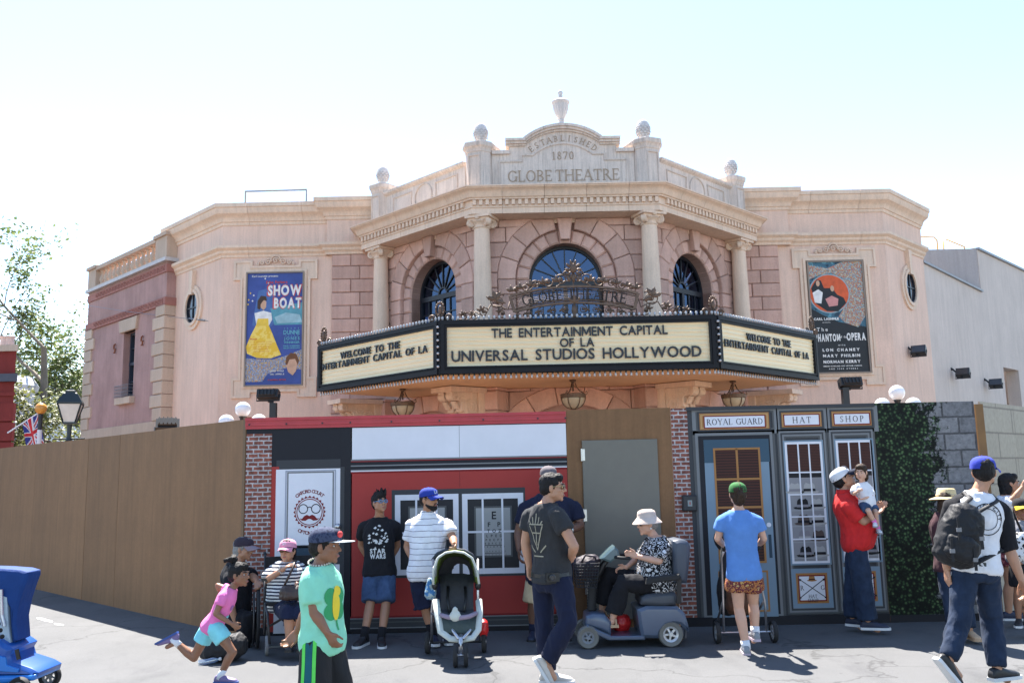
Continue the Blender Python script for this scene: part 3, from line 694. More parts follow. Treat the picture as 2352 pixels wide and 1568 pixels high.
for i, ch in enumerate(txt):
    a = 131 - 82 * (i + .5) / len(txt); hh = .115; wd = SER[ch][0] * hh; ca, sa = math.cos(R(a - 90)), math.sin(R(a - 90))
    cx, cz = (rm - hh / 2) * math.cos(R(a)), 7.08 + (rm - hh / 2) * math.sin(R(a)); mb = MB()
    serif(mb, ch, lambda u, z, d, cx=cx, cz=cz, ca=ca, sa=sa, wd=wd: FP(cx + (u - wd / 2) * ca - z * sa, d, cz + (u - wd / 2) * sa + z * ca), hh, -.01, .010); mb.obj('letter', LET, ped)
for i in range(len(txt) + 1):
    a = R(131 - 82 * i / len(txt)); mb = MB(); strip(mb, FP, [(.91 * math.cos(a), 7.08 + .91 * math.sin(a)), (1.07 * math.cos(a), 7.08 + 1.07 * math.sin(a))], .008, -.01, .006); mb.obj('cell_line', TRIMD, ped)
# urn
cx, cy = X0 - .01, 16.38; z = 8.35
u = MB(); u.lathe([(.11, z), (.11, z + .02), (.06, z + .05), (.05, z + .09), (.065, z + .10), (.065, z + .12), (.05, z + .13), (.075, z + .16), (.115, z + .24), (.145, z + .34), (.155, z + .42), (.155, z + .44), (.178, z + .47), (.178, z + .49), (.15, z + .515), (.09, z + .54), (.045, z + .56), (.04, z + .60), (.05, z + .605), (.035, z + .63), (.05, z + .66), (.053, z + .685), (.04, z + .71), (.012, z + .735)], (cx, cy, 0), 32, flute=(.09, z + .15, z + .43))
u.obj('urn', FIN, th, smooth=True, autos=35)
# ---- wings
CL, CRR, EL, ER = -7.38, 7.18, -9.28, 8.72        # wing corners and ends of their 45 degree returns
def thickwall(name, pts, z0, z1, th_, mat, parent=th): return MB().sweep([(0, z0), (0, z1), (-th_, z1), (-th_, z0)], pts).obj(name, mat, parent)
LP = [P2(EL, 19 + (CL - EL)), P2(CL, 19), P2(-3.9, 19)]; RP = [P2(3.9, 19), P2(CRR, 19), P2(ER, 19 + ER - CRR)]
for pts in (LP, RP):
    thickwall('wing_wall', pts, 0, 7.35, .3, CREAM)
WC = [(-.1, 7.27), (.02, 7.27), (.035, 7.30), (.035, 7.335), (.06, 7.345), (.075, 7.40), (.11, 7.45), (.19, 7.50), (.215, 7.55), (.225, 7.62), (.25, 7.635), (.25, 7.72), (-.3, 7.74), (-.3, 7.27)]
WM = [(-.1, 6.55), (.02, 6.55), (.03, 6.60), (.075, 6.64), (.085, 6.69), (.115, 6.71), (.15, 6.74), (.15, 6.80), (.0, 6.83), (-.1, 6.83)]
LPc = [LP[0], LP[1], P2(-5.0, 19)]; RPc = [P2(5.0, 19), RP[1], RP[2]]
for pts in (LPc, RPc):
    sweep_parts('cornice_block', WC, pts, TRIM, 1.3); sweep_parts('string_course_block', WM, pts, TRIM, 1.3)
for sg in (-1, 1):                                   # break forward beside the porch
    pts = [P2(-5.06, 19.1), P2(-5.06, 18.9), P2(-3.7, 18.9)] if sg < 0 else [P2(3.7, 18.9), P2(5.06, 18.9), P2(5.06, 19.1)]
    for prof, nm in ((WC, 'cornice_block'), (WM, 'string_course_block')):
        MB().sweep([(o_, z + (.06 if nm[0] == 'c' else 0)) for o_, z in prof], pts).obj(nm, TRIM, th, smooth=True, autos=28)
    MB().sweep([(0, 6.83), (0, 7.33), (-.2, 7.33), (-.2, 6.83)], pts).obj('wing_frieze', CREAM, th)
    a, b = (-4.95, -3.8) if sg < 0 else (3.8, 4.80)
    wb = MB(); wb.prism([(a, 0), (b, 0), (b, 6.55), (a, 6.55)], FWL, 0.002, .06); wo = wb.obj('stone_strip', MORT, th)
    i = 0; z = 2.2
    while z < 6.5:
        cut = a + (.62 if i % 2 else .42) if sg < 0 else b - (.62 if i % 2 else .42)
        for p, q in ((a, cut), (cut, b)):
            block(wo, FWL, [(p + .006, z + .006), (q - .006, z + .006), (q - .006, min(z + .286, 6.545)), (p + .006, min(z + .286, 6.545))], .03, .10)
        z += .292; i += 1
# roof slab
MB().prism([(-9.2, 0), (9, 0), (9, 1), (-9.2, 1)], lambda a, d, z: Vector((X0 + a, 22.3 + d * 3 + z * 8, 7.2)) if False else Vector((X0 + a * .98, 21.2 + z * 9, 7.15 + d)), 0, .1).obj('roof', plain('roof_felt', (.3, .3, .3), .9), th)
# returns beside the porch (close the gap between bays and wings)
for sg in (-1, 1):
    MB().sweep([(0, 0), (0, 7.0), (-.2, 7.0), (-.2, 0)], [P2(-3.78, 19.1), P2(-3.78, 18.66)] if sg < 0 else [P2(3.78, 18.66), P2(3.78, 19.1)]).obj('porch_return', STONE, th)
# oval windows in the 45 degree returns
GL_ = frame(P2(CL, 19), (-1, 1), (-1, -1)); GR_ = frame(P2(CRR, 19), (1, 1), (1, -1))
def ellp(cu, cz, a, b, n=28): return [(cu + a * math.cos(6.28318 * i / n), cz + b * math.sin(6.28318 * i / n)) for i in range(n)]
for fr, cu, cz in ((GL_, 1.30, 5.63), (GR_, 1.14, 5.72)):
    m_ = MB(); strip(m_, fr, ellp(cu, cz, .40, .46), .11, -.05, .045, True); strip(m_, fr, ellp(cu, cz, .33, .39), .07, -.05, .075, True); ov = m_.obj('oval_window', TRIM, th)
    m_ = MB(); m_.prism([(cu - .05, cz + .30), (cu + .05, cz + .30), (cu + .085, cz + .86), (cu - .085, cz + .86)], fr, -.02, .10); m_.obj('keystone', TRIM, ov)
    m_ = MB(); m_.prism(ellp(cu, cz, .30, .36), fr, -.02, .012); m_.obj('pane', plain('dark_pane', (.015, .018, .028), .06, bmp=0, spec=.6), ov)
    m_ = MB(); strip(m_, fr, ellp(cu, cz, .285, .345), .035, 0, .04, True); strip(m_, fr, [(cu, cz - .33), (cu, cz + .33)], .025, 0, .035); strip(m_, fr, [(cu - .27, cz), (cu + .27, cz)], .025, 0, .033); m_.obj('glazing_bar', NAVY, ov)
# poster surrounds (eared architrave with scrolled crest)
def surround(cu):
    a = .89; z0, z1 = 3.48, 6.44
    e = .15; zi = .29
    pts = [(cu - a, z0), (cu - a + .36, z0), (cu - a + .36, z0 + .12), (cu + a - .36, z0 + .12), (cu + a - .36, z0), (cu + a, z0), (cu + a, z0 + .38), (cu + a - e, z0 + .38), (cu + a - e, z1 - .38), (cu + a, z1 - .38), (cu + a, z1), (cu + a - .36, z1), (cu + a - .36, z1 - .12), (cu - a + .36, z1 - .12), (cu - a + .36, z1), (cu - a, z1), (cu - a, z1 - .38), (cu - a + e, z1 - .38), (cu - a + e, z0 + .38), (cu - a, z0 + .38)]
    mb = MB(); mb.prism(pts, FWL, 0, .03); so_ = mb.obj('poster_surround', TRIM, th)
    m_ = MB(); strip(m_, FWL, pts, .05, .0, .05, True); m_.obj('outer_moulding', TRIM, so_)
    ip = [(cu - .66, z0 + .21), (cu + .66, z0 + .21), (cu + .66, z1 - .22), (cu - .66, z1 - .22)]
    m_ = MB(); strip(m_, FWL, ip, .05, .0, .06, True); m_.obj('inner_moulding', TRIM, so_)
    for z in (4.1, 5.0, 5.85):
        for sg in (-1, 1):
            m_ = MB(); strip(m_, FWL, [(cu + sg * .69, z), (cu + sg * .75, z)], .01, .02, .034); m_.obj('joint', MORT, so_)
    c = MB(); zc = z1 - .06
    for sg in (-1, 1):
        f = lambda a_, d, z_: FWL(a_, d, z_)
        for (du, dz, rr, tn, a0, dr) in ((.16, .05, .075, 1.6, 3.1, -1), (.30, .03, .055, 1.5, 0.2, 1), (.38, .0, .035, 1.2, 2.4, -1)):
            c.tube([f(cu + sg * (u_ - cu) if False else u_, .05, z_) for u_, z_ in [(cu + sg * (du + q[0]), zc + dz + q[1]) for q in spiral((0, 0), rr, tn, a0, dr, 22)]], .014, 6)
    c.tube([FWL(u_, .05, z_) for u_, z_ in arc(cu, zc + .08, .105, -20, 200, 12)], .016, 6)
    c.tube([FWL(u_, .055, z_) for u_, z_ in spiral((cu, zc + .08), .07, 1.5, 0, 1, 18)], .014, 6)
    c.obj('scroll_crest', TRIM, so_, smooth=True)
surround(-6.185); surround(6.02)
# ---- ground storey under the marquee: big voussoirs, corner piers, scroll brackets
STONE2 = STONE
def lower_bay(fr, ua, ub, cu):
    arch_bay(fr, ua, ub, 0, 3.30, cu, 1.72, 1.02, 1.26, 1.62, 'lower_stone_wall', course=.36, nv=9, nw=9, key=False, recess=.14, deep=.5)
    m_ = MB(); m_.prism([(cu - 1.1, 0), (cu + 1.1, 0), (cu + 1.1, 2.9), (cu - 1.1, 2.9)], fr, -.60, -.55); m_.obj('unlit_entrance_board', DARK, th)  # black board stands in for the unlit entrance
lower_bay(FF, -1.57, 1.57, 0)
for fr, a, b in ((FF, -1.6, 1.6), (FL, -.02, BL), (FR_, -.02, BL)): MB().prism([(a, 3.3), (b, 3.3), (b, 3.75), (a, 3.75)], fr, -.4, -.04).obj('wall_band', STONE, th)
lower_bay(FL, 0, BL, BL / 2); lower_bay(FR_, 0, BL, BL / 2)
def corner_pier(sg, c, outv, ww=.74):
    o = Vector(outv).normalized(); fr = frame((X0 + sg * c[0], c[1]), (-o.y, o.x), (o.x, o.y)); n0 = None
    base = MB(); base.prism([(-ww / 2 + .02, 0), (ww / 2 - .02, 0), (ww / 2 - .02, 3.30), (-ww / 2 + .02, 3.30)], fr, -.4, .28); bo = base.obj('corner_pier', MORT, th)
    z = 0
    while z < 3.25:
        block(bo, fr, [(-ww / 2, z + .008), (ww / 2, z + .008), (ww / 2, min(z + .352, 3.295)), (-ww / 2, min(z + .352, 3.295))], -.35, .32, .02); z += .36
for sg in (-1, 1):
    corner_pier(sg, (1.57, 16.45), (sg * .38, -.92)); corner_pier(sg, (3.72, 18.6), (sg * s7, -s7))
def console(x, y, out, L_=.62):
    o = Vector(out).normalized(); fr = frame((x, y), (-o.y, o.x), (o.x, o.y)); zt = 3.285
    pl = MB(); pl.prism([(-.25, 2.62), (.25, 2.62), (.25, zt), (-.25, zt)], fr, -.1, .05); pl.prism([(-.30, zt - .09), (.30, zt - .09), (.30, zt), (-.30, zt)], fr, -.1, L_ + .1); co = pl.obj('scroll_bracket', TRIM, th)
    # side profile (d,z): S curve from the big lower-back scroll to the small front scroll
    big = (.20, zt - .36); sm = (L_ - .06, zt - .16)
    prof = [(.04, zt - .09), (L_ + .02, zt - .09)] + [(sm[0] + .085 * math.cos(R(a)), sm[1] + .085 * math.sin(R(a))) for a in (40, 0, -40, -80, -120)] + [(L_ - .22, zt - .26), (.42, zt - .44)] + [(big[0] + .18 * math.cos(R(a)), big[1] + .18 * math.sin(R(a))) for a in (-20, -60, -100, -140)] + [(.04, zt - .5)]
    for cu in (-.12, .12):
        g = lambda a, d, z, cu=cu: fr(cu + d, a, z)
        r_ = MB(); r_.prism(prof, g, -.085, .085)
        for sd in (-1, 1):
            for cc, rr, dr in ((big, .155, 1), (sm, .07, -1)):
                r_.tube([fr(cu + sd * .088, a, z) for a, z in spiral(cc, rr, 2.2, .6, dr, 30)], .014, 5)
            r_.tube([fr(cu + sd * .088, a, z) for a, z in [(.30, zt - .2), (.40, zt - .17), (.46, zt - .22), (.42, zt - .27), (.36, zt - .25)]], .014, 5)
        for i in range(5):
            t = i / 4; r_.ell(fr(cu, .47 + (L_ - .5) * t * .5, zt - .37 + .10 * t), (.06, .02, .02), 8, 4)
        r_.obj('scroll', TRIM, co, smooth=True, autos=35)
for sg in (-1, 1):
    console(X0 + sg * 1.80, 16.24, (sg * .75, -.66)); console(X0 + sg * 3.98, 18.32, (sg * .8, -.6), .75)
# ---- grey studio block behind the right wing
GREY = stucco('grey_render', (.62, .525, .46), .10, .06, bscale=40, dirt=.10); GREYD = stucco('grey_render_shaded', (.40, .36, .345), .15, .05)  # second render is a darker copy with shade put into its colour
sb = empty('studio_block', (X0 + 12, 24, 0), 'plain grey beige rendered block with stepped roof beyond the theatre', 'building')
GS = frame(P2(ER, 19 + ER - CRR - .02), (1, 1), (1, -1))
k1 = (11.65 - ER) * 1.4142; opn = (5.35, 6.7, 3.0, 4.35)
wall = MB(); wall.prism([(.02, 0), (opn[0], 0), (opn[0], 7.5), (k1, 7.5), (k1, 6.32), (.02, 6.5)], GS, -.4, -.06)
wall.prism([(opn[0], opn[3]), (opn[1], opn[3]), (opn[1], 7.5), (opn[0], 7.5)], GS, -.4, -.06); wall.prism([(opn[1], 0), (24, 0), (24, 7.5), (opn[1], 7.5)], GS, -.4, -.06)
wall.prism([(opn[0], 0), (opn[1], 0), (opn[1], opn[2]), (opn[0], opn[2])], GS, -.4, -.06)
wall.obj('wall', GREY, sb)
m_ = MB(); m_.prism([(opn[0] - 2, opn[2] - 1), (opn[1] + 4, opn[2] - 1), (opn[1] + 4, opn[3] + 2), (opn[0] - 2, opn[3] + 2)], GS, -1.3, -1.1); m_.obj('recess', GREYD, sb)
c0 = GS(k1, -.06, 0)
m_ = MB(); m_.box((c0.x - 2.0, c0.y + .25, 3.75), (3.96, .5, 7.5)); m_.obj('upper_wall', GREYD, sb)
m_ = MB(); strip(m_, GS, [(0.02, 6.5), (k1, 6.32)], .05, -.45, 0.0); strip(m_, GS, [(k1, 7.5), (24, 7.5)], .06, -.45, .0); m_.obj('roof_edge', plain('flashing', (.25, .25, .26), .5, .4), sb)
# ================================================================== MARQUEE
BLK = plain('black_enamel', (.010, .011, .014), .5, bmp=.04, bscale=30, spec=.18)
FACE = plain('sign_face_cream', (.72, .60, .37), .35, var=.05, nscale=2, bmp=.03)
TRK = plain('sign_track', (.80, .72, .52), .35, var=.04)
SOF = stucco('soffit_bounce_tint', (.78, .52, .31), .05, .05)  # cream tinted orange: warm ground bounce put into the colour
IRON = plain('bronzed_iron', (.13, .085, .06), .55, .45, var=.35, nscale=12, bmp=.2)
BULB = plain('bulb_glass', (.42, .42, .43), .1, var=.05, bmp=0, spec=.7); SOCK = plain('bulb_socket', (.06, .055, .05), .45)
make_sans('ABCDEFGHIJKLMNOPQRSTUVWXYZ0123456789&', .018, 'b'); fix_m('b')
mq = empty('marquee', (X0, 15.5, 3.3), 'black framed cinema marquee with cream letter boards and rows of bulbs over the entrance', 'marquee')
ML = frame((X0 - 4.66, 16.46), (1, -1), (-1, -1)); MR = frame((X0 + 2.2, 14), (1, 1), (1, -1)); MF = frame((X0, 14), (1, 0), (0, -1))
LS = 2.46 * 1.41421; zb, zt = 3.315, 4.16
plan = [P2(-4.60, 16.52), P2(-2.17, 14.08), P2(2.17, 14.08), P2(4.60, 16.52), P2(3.10, 18.0), P2(1.57, 16.47), P2(-1.57, 16.47), P2(-3.10, 18.0)]
def slab(name, pts, z0, z1, mat, parent):
    k = len(pts); mb = MB(); vs = [(p[0], p[1], z) for z in (z0, z1) for p in pts]
    fs = [(j, (j + 1) % k, k + (j + 1) % k, k + j) for j in range(k)]
    for t in tessellate_polygon([[Vector((p[0], p[1], 0)) for p in pts]]): fs += [tuple(t), tuple(k + j for j in t)]
    mb.add(vs, fs); return mb.obj(name, mat, parent)
slab('soffit', plan, 3.30, 3.40, SOF, mq); slab('canopy_roof', plan, 3.41, 4.02, BLK, mq)
bm_ = MB(); bm_.lathe([(.011, 0), (.013, .02), (.013, .028)], n=8); bm_.cur = 1
bm_.lathe([(.011, .028), (.018, .045), (.021, .062), (.017, .08), (.005, .088)], n=8); bulb_me = bm_.mesh('bulb', [SOCK, BULB], True)
def bulbs(fr, a, b, z, d, up, k):
    for i in range(k): put('bulb', bulb_me, mq, fr(a + (b - a) * (i + .5) / k, d, z), (0, 0, 0) if up else (math.pi, 0, 0))
def board(fr, a, b):
    za, zc = 3.42, 4.075
    face = MB(); face.prism([(a + .09, za), (b - .09, za), (b - .09, zc), (a + .09, zc)], fr, -.06, .0); fo = face.obj('letter_board', FACE, mq)
    fm = MB(); strip(fm, fr, [(a + .05, za - .06), (b - .05, za - .06), (b - .05, zc + .055), (a + .05, zc + .055)], .085, -.08, .035, True); strip(fm, fr, [(a + .045, zb + .03), (b - .045, zb + .03), (b - .045, zt - .03), (a + .045, zt - .03)], .06, -.08, .055, True)
    strip(fm, fr, [(a + .10, za), (b - .10, za), (b - .10, zc), (a + .10, zc)], .025, -.02, .05, True); fm.obj('sign_frame', BLK, mq)
    for i in range(10):
        t = MB(); z = za + .02 + (zc - za - .04) * i / 9; strip(t, fr, [(a + .11, z), (b - .11, z)], .009, -.01, .010 + .0005 * i); t.obj('letter_track', TRK, fo)
    return fo
bf = board(MF, -2.2, 2.2); bl_ = board(ML, 0, LS); br_ = board(MR, 0, LS - .11)
def uz(fr, x, y):
    n = fr.n; p = atP(x, y, (fr.o.x, fr.o.y), (n.x, n.y)); return ((p - fr.o).dot(fr.u), p.z)
INK = plain('letter_black', (.012, .014, .022), .4, bmp=0)
def msg(text, fr, p0, p1, h, board_, xs=1.0):
    (a, z0), (b, z1) = uz(fr, *p0), uz(fr, *p1); sans_line(text, 'b', fr, a, (z0 + z1) / 2, h, .012, .034, 'letter', INK, board_, width=b - a, space=.55, xs=xs)
msg('THE ENTERTAINMENT CAPITAL', MF, (1129, 775), (1533, 768), .145, bf); msg('OF LA', MF, (1286, 797), (1365, 795), .138, bf); msg('UNIVERSAL STUDIOS HOLLYWOOD', MF, (1037, 830), (1611, 819), .17, bf)
def z2p(x, y): return ((900 + x / 2.091) / 1.27551, (500 + y / 2.091) / 1.27551)
def z3p(x, y): return ((1600 + x / 2.091) / 1.27551, (500 + y / 2.091) / 1.27551)
msg('WELCOME TO THE', ML, z2p(210, 1152), z2p(572, 1088), .118, bl_); msg('ENTERTAINMENT CAPITAL OF LA', ML, z2p(84, 1234), z2p(742, 1102), .118, bl_)
msg('WELCOME TO THE', MR, z3p(1222, 1036), z3p(1492, 1085), .118, br_, .9); msg('ENTERTAINMENT CAPITAL OF LA', MR, z3p(1087, 1066), z3p(1602, 1163), .118, br_, .9)
bulbs(MF, -2.2, 2.2, zt, -.02, True, 53); bulbs(ML, 0, LS, zt, -.02, True, 42); bulbs(MR, 0, LS - .11, zt, -.02, True, 42)
bulbs(MF, -2.2, 2.2, zb, -.02, False, 53); bulbs(ML, 0, LS, zb, -.02, False, 42); bulbs(MR, 0, LS - .11, zb, -.02, False, 42)
for sg in (-1, 1):                                   # corner posts with their bulbs
    c = P2(sg * 2.2, 14); o = Vector((sg * .38, -.92)).normalized()
    p = MB(); p.box((c[0] - o.x * .02, c[1] - o.y * .02, (zb + zt) / 2), (.10, .09, zt - zb), Matrix.Rotation(math.atan2(o.x, -o.y), 3, 'Z')); p.obj('corner_post', BLK, mq)
    for i in range(7):
        put('bulb', bulb_me, mq, (c[0] + o.x * .03, c[1] + o.y * .03, 3.43 + i * .105), (R(90), 0, math.atan2(o.y, o.x) + R(90)), (1, 1, .75))
# wrought-iron arched name sign
SG = frame((X0 - .03, 14.16), (1, 0), (0, -1))
cz, rt, rb = 4.72 - 4.02, 4.02, 3.75
A0 = math.degrees(math.asin(1.04 / 4.02))
sg_ = MB()
for r_, wd in ((rt, .035), (rt - .05, .014), (rb, .035), (rb + .045, .014)): strip(sg_, SG, arc(0, cz, r_, 90 + A0, 90 - A0, 26), wd, -.02, .025)
for e in (-1, 1):
    a = R(90 + e * A0); strip(sg_, SG, [(rb * math.cos(a), cz + rb * math.sin(a)), (rt * math.cos(a), cz + rt * math.sin(a))], .05, -.025, .03)
sgo = sg_.obj('iron_sign', IRON, mq)
ms = MB()
for i in range(92):
    a = R(90 + A0 * (1 - 2 * i / 91)); ms.tube([SG(r_ * math.cos(a), -.005, cz + r_ * math.sin(a)) for r_ in (rb, rt)], .0022, 4, cap=False)
for j in range(11):
    r_ = rb + (rt - rb) * j / 10; ms.tube([SG(u_, .0, z_) for u_, z_ in arc(0, cz, r_, 90 + A0, 90 - A0, 14)], .0022, 4, cap=False)
ms.obj('mesh_screen', IRON, sgo)
txt = 'GLOBE THEATRE'; ws = [SER[c][0] + .10 if c != ' ' else .42 for c in txt]; tw = sum(ws); hh = .17; pos = 0
for ch, wd in zip(txt, ws):
    if ch != ' ':
        a = 90 + (A0 - 2.3) * (1 - 2 * (pos + wd / 2) / tw); ca, sa = math.cos(R(a - 90)), math.sin(R(a - 90)); rr = rb + .055; mb = MB()
        serif(mb, ch, lambda u, z, d, ca=ca, sa=sa, wd=wd, a=a: SG(rr * math.cos(R(a)) + (u - SER[ch][0] * hh / 2) * ca - z * sa, d, cz + rr * math.sin(R(a)) + (u - SER[ch][0] * hh / 2) * sa + z * ca), hh, .01, .04, 1.3); mb.obj('letter', plain('iron_letter', (.03, .022, .02), .5, .4), sgo)
    pos += wd
def scroll(mb, c, r_, turns, a0, sg, d=.0, wd=.012, leaf=True):
    pts = spiral(c, r_, turns, a0, sg, 26, .15); mb.tube([SG(u, d, z) for u, z in pts], [wd * (1 - .45 * i / 26) for i in range(27)], 6)
    if leaf:
        mb.ell(SG(c[0], d, c[1]), (r_ * .28, .02, r_ * .28), 8, 5)
def leafy(mb, u, z, ang, L_, wd, d=.01):
    a = R(ang); n = 6; pts = []
    for i in range(n + 1):
        t = i / n; w_ = wd * math.sin(math.pi * min(1, t * .9 + .1)) * (1 - .3 * (i % 2)); pts.append((t * L_, w_))
    V = [SG(u + x * math.cos(a) - y * math.sin(a), d + .012 * (1 - abs(y) / wd), z + x * math.sin(a) + y * math.cos(a)) for x, y in pts] + [SG(u + x * math.cos(a) + y * math.sin(a), d + .012, z + x * math.sin(a) - y * math.cos(a)) for x, y in pts] + [SG(u + x * math.cos(a), d + .035, z + x * math.sin(a)) for x, y in pts]
    k = n + 1; mb.add(V, [(i, i + 1, 2 * k + i + 1, 2 * k + i) for i in range(n)] + [(k + i, k + i + 1, 2 * k + i + 1, 2 * k + i) for i in range(n)])
def tp(u, r_): a = math.acos(max(-1, min(1, u / r_))); return cz + r_ * math.sin(a)
for e in (-1, 1):
    sc = MB()                                        # foliage along the crown
    for u_, r_, tn, a0 in ((.20, .10, 1.6, 0), (.42, .085, 1.5, 3), (.62, .075, 1.5, 0), (.79, .06, 1.4, 3), (.94, .05, 1.3, 0)):
        scroll(sc, (e * u_, tp(u_, rt) + r_ + .02), r_, tn, a0 if e > 0 else 3.14 - a0, e, wd=.011)
        for q in (30, 80, 140): leafy(sc, e * (u_ + .07), tp(u_, rt) + r_ * .9, (q if e > 0 else 180 - q), .11, .03)
    sc.tube([SG(e * u, 0, tp(u, rt) + .05 + .05 * math.sin(u * 14)) for u in [.06 + .05 * i for i in range(20)]], .009, 6)
    sc.obj('crown_scrollwork', IRON, sgo, smooth=True)
    sc = MB()                                        # side scrolls running out along the roof edge
    for (u_, z_, r_, tn, a0, sgn) in ((1.24, 4.50, .14, 1.9, 2.4, -1), (1.17, 4.30, .07, 1.5, 4, 1), (1.47, 4.33, .08, 1.7, 2.6, -1), (1.63, 4.27, .055, 1.5, 3.5, 1), (1.78, 4.27, .06, 1.6, 2.2, -1)):
        scroll(sc, (e * u_, z_), r_, tn, a0 if e > 0 else 3.14 - a0, sgn * e)
        for q in (20, 75, 120, 200): leafy(sc, e * (u_ + .03), z_ + .02, q if e > 0 else 180 - q, r_ * 1.25, r_ * .32)
    sc.tube([SG(e * u, 0, z) for u, z in ((1.04, 4.5), (1.08, 4.36), (1.2, 4.42), (1.36, 4.44), (1.46, 4.25), (1.6, 4.34), (1.72, 4.21), (1.9, 4.22))], .011, 6)
    sc.obj('side_scrollwork', IRON, sgo, smooth=True)
    sc = MB()                                        # lower foliage
    for u_, r_ in ((.14, .07), (.34, .065), (.54, .06), (.73, .055), (.9, .05)):
        scroll(sc, (e * u_, tp(u_, rb) - r_ - .03), r_, 1.6, (1.57 if e > 0 else 1.57), -e, wd=.010)
        for q in (200, 260, 320): leafy(sc, e * (u_ + .05), tp(u_, rb) - r_ - .02, q if e > 0 else 180 - q, .08, .025)
    sc.obj('lower_scrollwork', IRON, sgo, smooth=True)
fn = MB(); fn.ell(SG(0, .02, 5.02), (.06, .035, .085), 10, 8); fn.ell(SG(0, .02, 4.86), (.035, .03, .07), 8, 6)
for k in range(10):
    a = 36 * k; leafy(fn, .05 * math.cos(R(a)), 5.0 + .07 * math.sin(R(a)), a, .10, .03, .01)
for e in (-1, 1):
    scroll(fn, (e * .11, 4.93), .055, 1.5, 0 if e > 0 else 3.14, e); leafy(fn, e * .05, 4.80, 60 if e > 0 else 120, .14, .035)
fn.tube([SG(0, 0, 4.2), SG(0, 0, 4.95)], .012, 6); leafy(fn, 0, 4.45, 90, .15, .05); leafy(fn, 0, 4.45, 40, .14, .04); leafy(fn, 0, 4.45, 140, .14, .04); fn.lathe([(.05, 4.18), (.03, 4.25), (.05, 4.33), (.03, 4.42)], (SG.o.x, SG.o.y, 0), 10)
fn.obj('crest', IRON, sgo, smooth=True)
bs = MB(); bs.box((X0, 14.18, 4.14), (4.3, .10, .13)); bs.obj('sign_rail', IRON, mq)
def palmette(x, y, z, s_, out):
    o = Vector(out).normalized(); fr = frame((x, y), (-o.y, o.x), (o.x, o.y)); mb = MB()
    mb.ell(Vector((x, y, z + .22 * s_)), (.04 * s_, .04 * s_, .10 * s_), 8, 6)
    for k in range(13):
        a = R(-60 + 300 * k / 12); p = fr(.085 * s_ * math.cos(a), .01, z + .24 * s_ + .13 * s_ * math.sin(a)); mb.ell(p, (.022 * s_, .022 * s_, .03 * s_), 6, 4)
    mb.tube([(x, y, z), (x, y, z + .15 * s_)], [.03 * s_, .02 * s_], 8)
    for e in (-1, 1): mb.tube([fr(e * u, 0, zz) for u, zz in spiral((.17 * s_, z + .08 * s_), .07 * s_, 1.6, 0, 1, 20)], .018 * s_, 6)
    mb.obj('palmette', IRON, mq, smooth=True)
for sg in (-1, 1):
    palmette(X0 + sg * 2.2, 14.1, 4.17, .85, (sg * .4, -1)); palmette(X0 + sg * 4.58, 16.5, 4.17, .95, (sg * .7, -.7))
# ---- pendant lanterns below the canopy
GLS = plain('frosted_amber_glass', (.40, .34, .24), .35, var=.1, bmp=0)
def pendant(x, y, label):
    t = empty('pendant_lantern', (x, y, 2.9), label, 'lantern', 'bowl lanterns under the marquee'); z = 3.0; r_ = .20
    g = MB(); g.lathe([(r_, z), (r_ * .97, z - .05), (r_ * .85, z - .11), (r_ * .6, z - .165), (r_ * .3, z - .195), (.01, z - .2)], (x, y, 0), 20); g.obj('glass_bowl', GLS, t, smooth=True)
    k = MB(); k.lathe([(r_ + .005, z - .015), (r_ + .018, z - .01), (r_ + .018, z + .05), (r_ + .005, z + .055), (r_ - .005, z + .02)], (x, y, 0), 24); k.obj('rim', IRON, t)
    for i in range(6):
        a = 6.28318 * i / 6; c, s_ = math.cos(a), math.sin(a); rb_ = MB()
        rb_.tube([(x + q * c, y + q * s_, zz) for q, zz in ((r_ + .008, z), (r_ * .98 + .006, z - .05), (r_ * .87 + .006, z - .11), (r_ * .62, z - .17), (.03, z - .205))], .008, 6)
        if i % 2 == 0:
            rb_.tube([(x + q * c, y + q * s_, zz) for q, zz in ((r_ + .01, z + .03), (r_ + .045, z + .06), (r_ + .03, z + .10), (r_ + .01, z + .08))], .008, 6)
            rb_.tube([(x + q * c, y + q * s_, zz) for q, zz in ((r_, z + .05), (r_ * .6, z + .10), (.07, z + .16), (.035, z + .24))], .010, 6)
        rb_.obj('iron_rib', IRON, t, smooth=True)
    p = MB(); p.lathe([(.06, 3.295), (.055, 3.27), (.02, 3.25), (.014, 3.22), (.03, 3.19), (.014, 3.16), (.012, z + .1)], (x, y, 0), 12); p.lathe([(.03, z - .195), (.035, z - .21), (.015, z - .225), (.02, z - .24), (.004, z - .265)], (x, y, 0), 10); p.obj('stem', IRON, t, smooth=True)
pendant(X0 - .03, 15.1, 'bronze bowl lantern hanging under the middle of the marquee')
p_ = atP(925, 890, (X0 - 2.0, 15.0), (s7, s7)); pendant(p_.x, p_.y, 'bronze bowl lantern hanging under the left arm of the marquee')
p_ = atP(1683, 880, (X0 + 2.0, 15.0), (s7, -s7)); pendant(p_.x, p_.y, 'bronze bowl lantern hanging under the right arm of the marquee')
